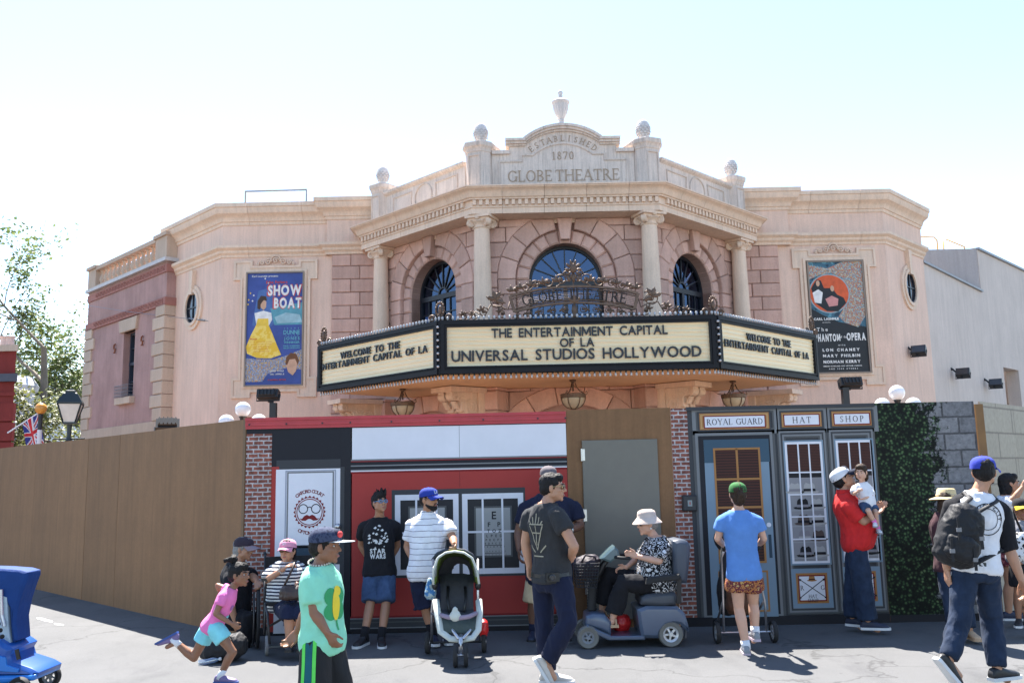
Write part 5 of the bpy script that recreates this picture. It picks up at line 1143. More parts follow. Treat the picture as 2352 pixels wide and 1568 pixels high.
# ================================================================== POSTERS
def poster(name, cu, fr, w_, z0, z1, label, bgcol):
    t = empty(name, fr(cu, .06, z0), label, 'poster'); h_ = z1 - z0
    pf = lambda s_, d, t_: fr(cu - w_ / 2 + s_ * w_, .056 + d, z0 + t_ * h_)
    b = MB(); b.prism([(0, 0), (1, 0), (1, 1), (0, 1)], pf, -.02, .0); b.obj('sheet', bgcol, t)
    e = MB(); strip(e, fr, [(cu - w_ / 2 - .012, z0 - .012), (cu + w_ / 2 + .012, z0 - .012), (cu + w_ / 2 + .012, z1 + .012), (cu - w_ / 2 - .012, z1 + .012)], .03, .03, .085, True); e.obj('edge_strip', plain('poster_edge', (.25, .2, .16), .6), t)
    def sh(nm, pts, lv, mat): mb = MB(); mb.prism([(x, 1 - y) for x, y in pts], pf, 0, .003 + lv * .0018); return mb.obj(nm, mat, t)
    def tx(text, x0, x1, y, hf, lv, mat, key='b', nm='lettering'):
        f2 = lambda u, d, z: fr(cu - w_ / 2 + u, .056 + d, z0 + z)
        sans_line(text, key, f2, x0 * w_, (1 - y) * h_, hf * h_, 0, .003 + lv * .0018, nm, mat, t, width=(x1 - x0) * w_, joined=True)
    return t, sh, tx
def ink(n, c): return plain('ink_' + n, c, .45, var=.25, nscale=7, bmp=0, spec=.3)
make_sans('ABCDEFGHIJKLMNOPQRSTUVWXYZ', .045, 'x'); fix_m('x', .19); make_sans('abcdefghijklmnopqrstuvwxyz', .01, 'b')
BLU = plain('poster_blue', (.045, .075, .27), .45, var=.35, nscale=1.6, bmp=0, spec=.3)
t, sh, tx = poster('poster', -6.185, FWL, 1.21, 3.725, 6.175, 'tall dark blue film poster with yellow gown shape, left of the marquee', BLU)
W_, Y_, C_, RD, SK, GN = ink('white', (.75, .72, .68)), ink('yellow', (.80, .52, .06)), ink('cyan', (.14, .42, .48)), ink('red', (.55, .05, .04)), ink('tan', (.58, .34, .22)), ink('teal', (.10, .30, .36))
SPK = patterned('ink_crowd', [(.04, .06, .2), (.5, .5, .52), (.10, .15, .3), (.6, .4, .12), (.5, .2, .15), (.2, .3, .4)], 26, .5)
SPW = patterned('ink_gold_folds', [(.80, .50, .05), (.86, .62, .14), (.62, .34, .03)], 7, .5)
sh('sea_patch', [(.42, .32), (1, .27), (1, .47), (.5, .47)], 1, GN); sh('sky_glow', [(.2, .16), (.45, .13), (.62, .40), (.4, .5), (.1, .47)], .6, ink('glow', (.07, .14, .34)))
sh('cloud_patch', [(.5, .40), (.7, .36), (.95, .38), (1, .45), (.55, .455)], 1.4, ink('pale', (.30, .46, .50)))
sh('gown_skirt', [(.17, .47), (.40, .47), (.47, .55), (.56, .66), (.63, .735), (.45, .765), (.2, .76), (.02, .72), (.0, .66), (.08, .56)], 2, SPW)
sh('gown_bodice', [(.14, .36), (.30, .34), (.44, .36), (.46, .42), (.40, .475), (.18, .475)], 2.4, W_); sh('gown_waist', [(.2, .41), (.39, .41), (.40, .475), (.17, .475)], 2.8, Y_)
sh('figure_head', arc(.30, -.26, .001, 0, 300, 3) and [(.24, .25), (.30, .235), (.35, .26), (.345, .31), (.30, .335), (.25, .31)], 2.6, SK); sh('figure_hair', [(.19, .25), (.25, .205), (.34, .21), (.36, .25), (.30, .245), (.25, .28), (.24, .33), (.19, .32)], 3, ink('dark_brown', (.06, .03, .02)))
sh('crowd_band', [(0, .76), (.2, .77), (.5, .775), (.75, .74), (1, .69), (1, .87), (.75, .85), (.4, .9), (.3, .97), (0, .97)], 1.8, SPK)
sh('portrait_oval', [(.72, .83), (.75, .77), (.82, .735), (.90, .75), (.93, .81), (.90, .88), (.84, .92), (.76, .89)], 3, SK); sh('portrait_hair', [(.71, .82), (.72, .76), (.80, .72), (.90, .73), (.95, .79), (.93, .83), (.88, .775), (.78, .78), (.74, .83)], 3.4, ink('brown', (.16, .06, .02)))
for x, y in ((.06, .18), (.12, .20), (.03, .24), (.1, .25), (.32, .05), (.02, .28), (.38, .09)): sh('star', [(x, y - .009), (x + .016, y), (x, y + .009), (x - .016, y)], 1.5, Y_ if x < .07 else W_)
tx('Carl Laemmle presents', .08, .55, .035, .016, 2, W_); tx('Edna Ferbers', .34, .72, .095, .024, 2, RD)
for tt, x0, x1, y, hf in (('SHOW', .365, .985, .20, .085), ('BOAT', .475, .985, .315, .085)):
    tx(tt, x0 - .012, x1 + .012, y + .006, hf + .012, 2.2, RD, 'x'); tx(tt, x0 + .01, x1 - .008, y, hf, 3.2, W_, 'x', 'title_lettering')
tx('IRENE', .68, .94, .508, .012, 2, C_); tx('DUNNE', .665, .955, .555, .036, 2, C_); tx('ALLAN', .7, .93, .572, .010, 2, C_); tx('JONES', .675, .955, .605, .026, 2, C_); tx('WINNINGER', .675, .955, .636, .018, 2, C_); tx('PAUL ROBESON', .67, .955, .665, .013, 2, C_); tx('HELEN MORGAN', .67, .955, .683, .012, 2, C_)
for i, (a, b) in enumerate(((.07, .2), (.06, .46), (.09, .46), (.12, .42), (.14, .4), (.14, .42))): tx('Hear' if i == 0 else 'seven glorious songs', a, b, .60 + i * .021, .020 if i == 0 else .009, 3, RD)
tx('JAMES WHALE', .44, .68, .885, .014, 3, W_); tx('CARL LAEMMLE JR', .44, .69, .912, .013, 3, W_); tx('A UNIVERSAL PICTURE', .40, .72, .962, .012, 3, RD)
BKP = plain('poster_black', (.018, .019, .022), .45, var=.3, nscale=2, bmp=0, spec=.3)
t, sh, tx = poster('poster', 6.02, FWL, 1.17, 3.735, 6.155, 'tall black film poster with orange disc and bright crowd, right of the marquee', BKP)
SP2 = patterned('ink_masque', [(.05, .10, .12), (.55, .40, .22), (.45, .10, .06), (.16, .34, .38), (.62, .50, .34), (.5, .22, .06), (.10, .2, .26)], 22, .5)
SP3 = patterned('ink_blue_smoke', [(.03, .06, .09), (.06, .14, .19), (.12, .28, .34), (.3, .4, .36)], 5, .5)
sh('smoke_ground', [(0, 0), (1, 0), (1, .60), (.8, .58), (.5, .55), (.2, .48), (0, .42)], .5, SP3)
sh('crowd_band', [(.0, .02), (.35, .06), (.65, .0), (1, .0), (1, .50), (.85, .60), (.62, .56), (.5, .5), (.62, .42), (.74, .28), (.62, .15), (.42, .10), (.2, .12), (0, .16)], 1, SP2)
dk = [(.36 + .36 * math.cos(R(a)), .29 + .17 * math.sin(R(a))) for a in range(0, 360, 15)]; sh('disc_rim', [(.36 + (x - .36) * 1.06, .29 + (y - .29) * 1.06) for x, y in dk], 1.6, ink('rim', (.28, .36, .38))); sh('orange_disc', dk, 2, ink('vermilion', (.62, .10, .03)))
sh('dark_figures', [(.03, .24), (.14, .16), (.22, .17), (.27, .24), (.42, .24), (.5, .30), (.62, .33), (.66, .38), (.5, .455), (.3, .45), (.1, .38)], 2.4, BKP)
sh('pale_dress', [(.05, .28), (.16, .25), (.24, .28), (.20, .38), (.08, .37)], 2.8, W_); sh('rose_dress', [(.28, .34), (.40, .31), (.52, .34), (.5, .40), (.34, .41)], 2.8, ink('rose', (.62, .26, .24)))
for x, y in ((.16, .195), (.42, .245)): sh('plain_oval', [(x + .035 * math.cos(R(a)), y + .028 * math.sin(R(a))) for a in range(0, 360, 30)], 3, SK)
tx('CARL LAEMMLE', .04, .50, .53, .020, 3, W_, 'x'); tx('presents', .2, .34, .555, .010, 3, W_); tx('The', .08, .28, .63, .032, 3, W_, 'b')
tx('PHANTOM', .04, .50, .72, .062, 3, W_, 'x', 'title_lettering'); tx('of the', .50, .62, .695, .022, 3, W_); tx('OPERA', .62, .97, .715, .062, 3, W_, 'x', 'title_lettering')
tx('WITH', .45, .58, .765, .012, 3, W_); tx('LON CHANEY', .16, .84, .812, .024, 3, W_, 'x'); tx('MARY PHILBIN', .16, .84, .864, .024, 3, W_, 'x'); tx('NORMAN KERRY', .16, .84, .918, .024, 3, W_, 'x'); tx('GIBSON GOWLAND AND ARTHUR CAREWE', .15, .86, .95, .011, 3, W_); tx('AND 5000 OTHERS', .25, .78, .975, .012, 3, W_)
# ================================================================== PINK SIDE BUILDING
PINK = stucco('rose_render', (.42, .25, .22), .14, .16, bscale=24, bmp=.8); PINKD = stucco('rose_frieze', (.36, .16, .13), .1, .1); QUO = stucco('quoin_stone', (.55, .41, .31), .10, .08, bscale=50, bmp=.3, randv=.10)
pk = empty('rose_corner_building', (X0 - 10.3, 21, 0), 'rose pink rendered building with tan quoins and balustrade left of the theatre', 'building')
_p0 = (X0 + 11.3, 0.0); _c = atP(379, 760, _p0, (1, 1)); pC = (_c.x, _c.y); FK0 = frame(pC, (-1, 1), (-1, -1)); _k = _c.y / 19.45; _e = atP(200, 760, _p0, (1, 1)); KL = (_e - _c).xy.length
def FK(a, d, z): return FK0(a, d, CAMH + (z - CAMH) * _k)
FK.o = FK0.o; FK.u = FK0.u; FK.n = FK0.n           # u runs away from the theatre
b = MB(); wk0, wk1, wz0, wz1 = 1.72, 2.42, 3.72, 5.28
for pl in ([(0, 0), (wk0, 0), (wk0, 6.62), (0, 6.62)], [(wk1, 0), (KL, 0), (KL, 6.62), (wk1, 6.62)], [(wk0, 0), (wk1, 0), (wk1, wz0), (wk0, wz0)], [(wk0, wz1), (wk1, wz1), (wk1, 6.62), (wk0, 6.62)]): b.prism(pl, FK, -.9, 0)
b.obj('wall', PINK, pk)
for nm, z0, z1, d, mt in (('frieze', 6.38, 6.56, .03, PINKD), ('band', 5.62, 5.80, .05, PINKD), ('coping', 6.62, 6.70, .10, plain('coping_grey', (.5, .47, .46), .7)), ('base_band', 2.75, 3.05, .03, QUO)):
    m_ = MB(); z0, z1 = CAMH + (z0 - CAMH) * _k, CAMH + (z1 - CAMH) * _k; m_.sweep([(0, z0), (d, z0), (d, z1), (0, z1)], [FK(KL, 0, 0).xy, FK(0, 0, 0).xy, FK(0, -.5, 0).xy]); m_.obj(nm, mt, pk)
ky = MB()
for zc in (6.47, 5.71):
    d = .03 if zc > 6 else .05; fk2 = lambda a, dd, z: FK(a, dd, z)
    for i in range(22):
        u = .08 + i * .198; strip(ky, fk2, [(u, zc - .055), (u, zc + .055), (u + .14, zc + .055), (u + .14, zc - .02), (u + .07, zc - .02), (u + .07, zc + .015)], .018, d - .01, d + .014)
ky.obj('greek_key_relief', PINKD, pk)['kind'] = 'stuff'
z = 3.05; i = 0
while z < 5.55:
    lg = .62 if i % 2 else .46
    for a, bb, sg in ((-.03, lg, 0), (KL - lg, KL + .03, 0)):
        m_ = MB(); m_.prism([(a, z + .008), (bb, z + .008), (bb, z + .285), (a, z + .285)], FK, -.3 if a < 0 or True else 0, .05, .015); m_.obj('quoin', QUO, pk)
    z += .292; i += 1
PCH = {'z1': 0}
for a0_, a1_ in ((-.02, .62), (KL - .55, KL)):
    m_ = MB(); m_.prism([(a0_, 6.70), (a1_, 6.70), (a1_, 7.22), (a0_, 7.22)], FK, -.55, .04); m_.prism([(a0_ - .04, 7.22), (a1_ + .04, 7.22), (a1_ + .04, 7.30), (a0_ - .04, 7.30)], FK, -.6, .09); m_.obj('balustrade_pedestal', QUO, pk)
m_ = MB(); m_.prism([(.62, 7.16), (KL - .55, 7.16), (KL - .55, 7.26), (.62, 7.26)], FK, -.28, .05); m_.prism([(.62, 6.70), (KL - .55, 6.70), (KL - .55, 6.76), (.62, 6.76)], FK, -.26, .03); m_.obj('handrail', QUO, pk)
bal = MB().lathe([(.07, 0), (.07, .03), (.045, .05), (.06, .09), (.085, .14), (.075, .20), (.045, .28), (.035, .33), (.05, .35), (.06, .37), (.06, .40)], n=14).mesh('baluster', QUO, True)
for i in range(13): put('baluster', bal, pk, FK(.78 + i * (KL - 1.45) / 12, -.11, 6.76), scl=(1.05, 1.05, _k))
# sash window with lintel, sill and planter cage
sw = MB(); strip(sw, FK, [(wk0 + .03, wz0 + .03), (wk1 - .03, wz0 + .03), (wk1 - .03, wz1 - .03), (wk0 + .03, wz1 - .03)], .07, -.28, -.16, True); strip(sw, FK, [(wk0, 4.52), (wk1, 4.52)], .07, -.27, -.15)
swo = sw.obj('sash_window', plain('sash_blue_black', (.03, .04, .06), .4), pk)
m_ = MB(); strip(m_, FK, [((wk0 + wk1) / 2, wz0), ((wk0 + wk1) / 2, wz1)], .03, -.26, -.17); strip(m_, FK, [(wk0, 4.9), (wk1, 4.9)], .025, -.25, -.18); strip(m_, FK, [(wk0, 4.1), (wk1, 4.1)], .025, -.25, -.18); m_.obj('glazing_bar', MATS['sash_blue_black'], swo)
m_ = MB(); m_.prism([(wk0, wz0), (wk1, wz0), (wk1, wz1), (wk0, wz1)], FK, -.24, -.23); m_.obj('pane', MATS['dark_pane'], swo)
m_ = MB(); m_.prism([(wk0 - .14, wz1), (wk1 + .14, wz1), (wk1 + .22, wz1 + .30), (wk0 - .22, wz1 + .30)], FK, -.1, .07, .01); m_.obj('lintel', QUO, pk); m_ = MB(); m_.prism([(wk0 - .12, wz0 - .18), (wk1 + .12, wz0 - .18), (wk1 + .12, wz0 - .02), (wk0 - .12, wz0 - .02)], FK, -.1, .13, .01); m_.obj('sill', QUO, pk)
m_ = MB()
for z in (3.74, 3.82, 3.90, 3.98): m_.tube([FK(wk0 - .06, -.05, z), FK(wk0 - .06, .16, z), FK(wk1 + .06, .16, z), FK(wk1 + .06, -.05, z)], .006, 4)
for i in range(15): u = wk0 - .06 + (wk1 - wk0 + .12) * i / 14; m_.tube([FK(u, .16, 3.70), FK(u, .16, 3.98)], .004, 4)
m_.obj('planter_cage', plain('galvanised', (.25, .26, .27), .5, .6), pk)
for u, z in ((1.2, 4.95), (2.9, 4.95)): m_ = MB(); m_.tube([FK(a, .04, q) for a, q in ((u - .05, z + .1), (u + .03, z + .09), (u + .05, z), (u - .04, z - .01), (u - .03, z - .1), (u + .03, z - .1))], .02, 6); m_.obj('wall_anchor', plain('rust', (.22, .07, .03), .8), pk)
g0 = FK(2.8, .02, 6.1); w0 = GL_(.75, .02, 5.3)
gw = MB(); a_, b_ = atP(200, 700, pC, (s7, s7)) + Vector((-.2, -.2, 0)), atP(478, 737, (GL_.o.x, GL_.o.y), (s7, s7)); gw.tube([a_, (a_ + b_) / 2 - Vector((.1, .1, .03)), b_], .006, 5); gw.tube([b_ + (a_ - b_) * .02, b_ + (a_ - b_) * .12], .018, 6); tag(gw.obj('guy_wire', MATS['galvanised']), 'thin steel guy wire running from the pink building to the theatre wall', 'wire')
# roof rails
def railing(pts, r_, mat, label):
    m_ = MB(); m_.tube(pts, r_, 8); tag(m_.obj('roof_rail', mat, smooth=True), label, 'railing', 'roof rails')
q = [atY(x, y, 19.6) for x, y in ((563, 470), (564, 440), (704, 436), (703, 468))]; q[0].z = q[3].z = 7.2; railing(q, .028, MATS['galvanised'], 'grey pipe rail standing on the left wing roof')
YR = plain('rail_yellow', (.62, .36, .10), .5)
for i, ps in enumerate((((2090, 566), (2092, 543), (2146, 545), (2152, 552), (2153, 567)), ((2166, 567), (2167, 553), (2172, 549), (2215, 567), (2216, 575)))):
    q = [atY(x, y, 24.0) for x, y in ps]; q[0].z = q[-1].z = 7.3; railing(q, .022, YR, ('yellow pipe rail on the grey block roof next to the theatre cornice', 'yellow sloping pipe rail on the grey block roof, farther right')[i])
# ================================================================== LAMPS AND POSTS BEHIND THE BARRICADE
OPAL = plain('opal_glass', (.78, .78, .80), .18, var=.02, bmp=0, spec=.5)
def globe_lamp(x, y, yy, label):
    c = atY(x, y, yy); t = empty('globe_lamp', (c.x, c.y, 0), label, 'street lamp', 'white globe lamp standards'); r_ = .135
    p = MB(); p.lathe([(.16, 0), (.16, .1), (.09, .2), (.055, .5), (.045, c.z - .45), (.06, c.z - .42), (.03, c.z - .3), (.05, c.z - .16), (.07, c.z - .125)], (c.x, c.y, 0), 14); p.obj('post', FBK, t, smooth=True, autos=40)
    for k in (0, 2, 4):
        a = R(90 * k + 4); q = c if k == 4 else c + Vector((.28 * math.cos(a), .28 * math.sin(a), -.22))
        if k < 4: ar = MB(); ar.tube([(c.x, c.y, c.z - .42), c + Vector((.2 * math.cos(a), .2 * math.sin(a), -.46)), q + Vector((0, 0, -.2)), q + Vector((0, 0, -.12))], .018, 8); ar.lathe([(.03, -.17), (.06, -.13), (.05, -.115)], q, 12); ar.obj('arm', FBK, t, smooth=True)
        g = MB(); g.ell(q, r_, 24, 16); g.obj('globe', OPAL, t, smooth=True)
globe_lamp(558, 940, 15.6, 'cluster of white globe lamps showing above the red shopfront corner at left'); globe_lamp(2060, 902, 15.6, 'cluster of white globe lamps showing above the ivy print at right')
c = atY(617, 906, 12.6); d = atY(628, 925, 12.6); floodlight(c, R(180), R(15), (.30, .12, .16), 'black floodlight on a short post above the red shopfront rail', ((d.x, d.y, d.z), (d.x, d.y, .0), .09))
c = atY(1952, 879, 12.6); d = atY(1940, 890, 12.6); floodlight(c, R(180), R(15), (.30, .12, .16), 'black floodlight on a short post above the hat shop boards', ((d.x, d.y, d.z), (d.x, d.y, .0), .09))
c = atY(385, 981, 12.9); floodlight(c, R(200), R(35), (.32, .16, .2), 'black floodlight just peeping over the plywood barricade', ((c.x, c.y, c.z - .3), (c.x, c.y, 0), .08))
def street_lantern(x, ytop, yy):
    c = atY(x, ytop, yy); z = c.z; t = empty('street_lantern', (c.x, c.y, 0), 'black four sided street lantern on a post behind the plywood wall', 'street lamp'); M4 = Matrix.Rotation(R(20), 3, 'Z')
    def sq(r_, zz): return [Vector((c.x, c.y, 0)) + M4 @ Vector((a * r_, b * r_, zz)) for a, b in ((-1, -1), (1, -1), (1, 1), (-1, 1))]
    def loft(mb, lv):
        vs = [q for r_, zz in lv for q in sq(r_, zz)]; k = len(lv); mb.add(vs, [(i * 4 + j, i * 4 + (j + 1) % 4, i * 4 + 4 + (j + 1) % 4, i * 4 + 4 + j) for i in range(k - 1) for j in range(4)] + [(0, 1, 2, 3), tuple(4 * k - 4 + j for j in range(4))])
    BG = plain('lantern_black_green', (.02, .028, .03), .4, bmp=.05)
    m_ = MB(); loft(m_, [(.215, z - .30), (.215, z - .27), (.12, z - .10), (.09, z - .08), (.09, z - .045), (.04, z - .03), (.03, z)]); m_.obj('roof', BG, t)
    m_ = MB(); loft(m_, [(.10, z - .64), (.195, z - .305)]); m_.obj('glass', plain('lantern_glass', (.62, .60, .55), .25, bmp=0), t)
    for j in range(4):
        m_ = MB(); m_.bar(sq(.105, z - .64)[j], sq(.2, z - .30)[j], .022); m_.obj('corner_bar', BG, t)
    m_ = MB(); loft(m_, [(.115, z - .67), (.115, z - .64), (.06, z - .66)]); m_.lathe([(.12, 0), (.12, .3), (.06, .4), (.045, z - 1.0), (.06, z - .98), (.035, z - .9), (.05, z - .68)], (c.x, c.y, 0), 12); m_.tube([(c.x - .3, c.y, z - .95), (c.x + .3, c.y, z - .95)], .015, 8); m_.obj('post', BG, t, smooth=True, autos=40)
street_lantern(164, 892, 16.8)
c = atY(94, 938, 20.5); t = empty('beacon_post', (c.x, c.y, 0), 'orange globe beacon on a black and white banded post', 'beacon'); g = MB(); g.ell(c, .13, 20, 14); g.obj('globe', plain('beacon_orange', (.62, .27, .05), .3, bmp=0), t, smooth=True)
for k in range(8):
    z1_ = c.z - .13 - k * .36; m_ = MB(); m_.lathe([(.05, max(0, z1_ - .36)), (.05, z1_)], (c.x, c.y, 0), 12); m_.obj('band', VWHT if k % 2 else FBK, t, smooth=True, autos=40)
# flag
def flag():
    a = atY(88, 948, 21.5); b = atY(50, 972, 21.5); U = (b - a); V = Vector((0.10, .12, -.78)); nx, ny = 56, 34; mb = MB(); vs = []
    for j in range(ny + 1):
        for i in range(nx + 1):
            s_, t_ = i / nx, j / ny; vs.append(a + U * s_ * (1 - .12 * t_) + V * t_ * (1 - .15 * s_) + Vector((0, .05 * math.sin(s_ * 9 + t_ * 2), .025 * math.sin(s_ * 7 + 1))))
    mb.v = vs
    for j in range(ny):
        for i in range(nx):
            # hoist edge is the top edge: length runs down
            x, y = (j + .5) / ny * 2 - 1, (i + .5) / nx * 2 - 1; x2, y2 = x * 1.6, y
            dd = min(abs(x2 - y2 * 1.6), abs(x2 + y2 * 1.6)) / 1.9; col = 0
            if dd < .17: col = 1
            if dd < .07: col = 2
            if abs(x2) < .32 or abs(y2) < .32: col = 1
            if abs(x2) < .18 or abs(y2) < .18: col = 2
            q = j * (nx + 1) + i; mb.f.append([q, q + 1, q + nx + 2, q + nx + 1]); mb.mi.append(col)
    t = empty('flag', a, 'red white and blue union flag hanging from a slanted staff', 'flag')
    mb.obj('cloth', [cloth('flag_blue', (.05, .06, .25)), cloth('flag_white', (.7, .68, .7)), cloth('flag_red', (.55, .04, .05))], t, smooth=True)
    m_ = MB(); m_.tube([a + (a - b) * .1 + Vector((0, .03, .01)), b + (b - a) * .9 + Vector((0, .03, .0))], .018, 8); m_.obj('staff', VWHT, t)
flag()
# ================================================================== BUILDINGS AND TREES FAR LEFT
def corner_at(x, Y): return atY(x, 1000, Y).x
rb0 = corner_at(26, 25.0); r_ = empty('red_brick_building', (rb0 - 3, 25, 0), 'dark red building edge with chimney pots at the far left', 'building'); RBM = stucco('dark_red_brick', (.22, .035, .03), .1, .15, bscale=20); zt_ = atY(10, 800, 25).z
RBP = lambda d: [(rb0 + d, 25 - d), (rb0 * 31 / 25 - .6 + d, 31), (-32, 31), (-32, 25 - d)]
slab('wall', RBP(0), 0, zt_, RBM, r_)
for y, d, hh, mt in ((800, .10, .18, QUO), (868, .16, .22, plain('cornice_slate', (.07, .07, .09), .6)), (905, .06, .1, RBM)):
    z = atY(10, y, 25).z; slab('cornice', RBP(d), z - hh / 2, z + hh / 2, mt, r_)
for i in range(6): z = 1.0 + i * .55; m_ = MB(); m_.box((rb0 - .18, 24.97, z), (.5, .12, .5)); m_.obj('pilaster_block', RBM, r_)
for x in (3, 14): p = atY(x, 770, 25.4); m_ = MB(); m_.lathe([(.13, zt_ + .05), (.12, p.z - .05), (.15, p.z - .04), (.15, p.z)], (p.x, 25.6, 0), 12); m_.obj('chimney_pot', plain('pot_grey', (.45, .36, .34), .8), r_, smooth=True, autos=40)
wx = corner_at(40, 33); wb = empty('white_bay_building', (wx, 35, 0), 'white rendered round bay building seen past the red one', 'building'); WB = stucco('white_render', (.66, .66, .68), .06, .04); zz = atY(40, 880, 33).z
m_ = MB(); m_.lathe([(.9, 0), (.9, zz - .9), (.98, zz - .86), (.98, zz - .7), (.9, zz - .66), (.9, zz - .25), (1.0, zz - .2), (1.05, zz), (.8, zz + .35), (.01, zz + .4)], (wx - 1.0, 34, 0), 24); m_.obj('bay', WB, wb, smooth=True, autos=35); m_ = MB(); m_.box((wx - 6.2, 37, (zz + .1) / 2), (8, 4, zz + .1)); m_.obj('wall', WB, wb)
for i in range(4): a = R(-100 + 40 * i); m_ = MB(); m_.box((wx - 1.0 + .9 * math.cos(a), 34 + .9 * math.sin(a), zz - 1.7), (.06, .42, 1.1), Matrix.Rotation(a, 3, 'Z')); m_.obj('window', MATS['dark_pane'], wb)
fb = empty('far_pale_building', (corner_at(120, 60), 60, 0), 'pale far building glimpsed through the trees', 'building'); zz = atY(120, 900, 60).z; m_ = MB(); m_.box((corner_at(130, 60), 64, zz / 2), (7, 8, zz)); m_.obj('wall', WB, fb); m_ = MB(); m_.box((corner_at(130, 60), 64, zz + .15), (7.6, 8.6, .4)); m_.obj('roof', plain('slate_blue', (.3, .34, .42), .7), fb)
BARK = stucco('sycamore_bark', (.20, .17, .13), .2, .25, bscale=9, bmp=.8)
def leafmat(name, c1, c2):
    m, n, l, p = nodes_of(name); oi = n.new('ShaderNodeNewGeometry'); c = ramp(n, l, oi.outputs['Random Per Island'], [(0, c1), (1, c2)]); l.new(c, p.inputs['Base Color']); p.inputs['Roughness'].default_value = .5
    t = n.new('ShaderNodeBsdfTranslucent'); l.new(c, t.inputs[0]); x = n.new('ShaderNodeMixShader'); x.inputs[0].default_value = .3; l.new(p.outputs[0], x.inputs[1]); l.new(t.outputs[0], x.inputs[2]); l.new(x.outputs[0], n['Material Output'].inputs[0]); return m
LEAF = leafmat('leaf_green', (.06, .10, .025), (.20, .24, .08)); LEAF2 = leafmat('leaf_yellow_green', (.09, .11, .025), (.22, .23, .08))
def tree(base, h, spread, seed, label, leaf, nl, lsize, levels=4, bare=.0, lean=(0, 0), bend=.25):
    rg = random.Random(seed); t = empty('sycamore_tree', base, label, 'tree', 'trees behind the plywood wall'); wood = MB(); tips = []
    def grow(p, d, L_, r_, lv):
        pts = [p]; rs = [r_]; k = 5
        for i in range(k):
            d = (d + Vector((rg.uniform(-1, 1), rg.uniform(-1, 1), rg.uniform(-.3, .5))) * bend * .5).normalized(); p = p + d * (L_ / k); pts.append(p); rs.append(r_ * (1 - .55 * (i + 1) / k))
            if lv <= 2 or i >= 2: tips.append((p, lv))
            if lv > 0 and i >= 1:
                for _ in range(2 if lv < levels else 1):
                    a = rg.uniform(0, 6.28); sd = d.orthogonal().normalized(); sd.rotate(Matrix.Rotation(a, 3, d)); nd = (d * rg.uniform(.35, .8) + sd * spread).normalized(); grow(p, nd, L_ * rg.uniform(.42, .68), rs[-1] * .62, lv - 1) if (rg.random() < .72) else None
        wood.tube(pts, rs, 7 if r_ > .05 else 4, cap=False)
    b = Vector(base); grow(b, Vector((lean[0], lean[1], 1)).normalized(), h * .62, h * .021, levels); wood.obj('trunk', BARK, t, smooth=True)
    lf = MB(); tips = [q for q in tips if q[1] <= levels - 2 and rg.random() > bare * max(0, (q[0].z - b.z) / h - .35)]
    for k in range(nl):
        p, lv = rg.choice(tips); c = p + Vector((rg.gauss(0, .24), rg.gauss(0, .24), rg.gauss(0, .17))); u = Vector((rg.uniform(-1, 1), rg.uniform(-1, 1), rg.uniform(-.6, .6))).normalized(); v = u.cross(Vector((rg.uniform(-1, 1), rg.uniform(-1, 1), 1))).normalized(); s_ = lsize * rg.uniform(.6, 1.3)
        lf.add([c - u * s_, c - v * s_ * .6, c + u * s_ * .9 + v.cross(u) * s_ * .25, c + v * s_ * .6], [(0, 1, 2), (0, 2, 3)])
    lf.obj('crown', leaf, t)['kind'] = 'stuff'
def tb(x, Y): p = atY(x, 1000, Y); return (p.x, Y, 0)
tree(tb(100, 34), 11.2, .75, 11, 'tall sparse sycamore with bare top twigs behind the beacon post', LEAF, 12000, .10, 4, .7, (-.03, 0))
tree(tb(140, 38), 8.6, .8, 23, 'yellowing sycamore right of the tall one, against the pink building', LEAF2, 8000, .10, 4, .3, (.02, 0))
tree(tb(20, 42), 9.0, .9, 5, 'sycamore at the left picture edge behind the red building', LEAF, 6000, .11, 4, .8)
tree(tb(165, 30), 5.2, .9, 31, 'low leafy tree behind the black street lantern', LEAF2, 6000, .085, 4)
tree(tb(75, 46), 6.5, .9, 44, 'low dark tree behind the union flag', LEAF, 5000, .12, 4)
# ================================================================== PEOPLE: figure builder
from mathutils.bvhtree import BVHTree
def capsule(mb, pts, rad, n=12, sq=None):
    pts = [Vector(p) for p in pts]; rad = list(rad); P_, R_ = [], []
    d0 = (pts[0] - pts[1]).normalized(); d1 = (pts[-1] - pts[-2]).normalized()
    for a in (80, 50, 22): P_.append(pts[0] + d0 * rad[0] * math.sin(R(a))); R_.append(rad[0] * math.cos(R(a)))
    P_ += pts; R_ += rad
    for a in (22, 50, 80): P_.append(pts[-1] + d1 * rad[-1] * math.sin(R(a))); R_.append(rad[-1] * math.cos(R(a)))
    mb.tube(P_, R_, n)
def rings(mb, rs, n=20):
    """rs = [(centre, right, fwd, rx, ry)] closed loft"""
    vs = []
    for c, a, b, rx, ry in rs:
        for j in range(n):
            t = 6.28318 * j / n; cs, sn = math.cos(t), math.sin(t); e = .85
            vs.append(c + a * (rx * math.copysign(abs(cs) ** e, cs)) + b * (ry * math.copysign(abs(sn) ** e, sn)))
    k = len(rs); mb.add(vs, [(i * n + j, i * n + (j + 1) % n, (i + 1) * n + (j + 1) % n, (i + 1) * n + j) for i in range(k - 1) for j in range(n)] + [tuple(range(n))[::-1], tuple((k - 1) * n + j for j in range(n))])
TS = bpy.data.scenes.new('workshop')
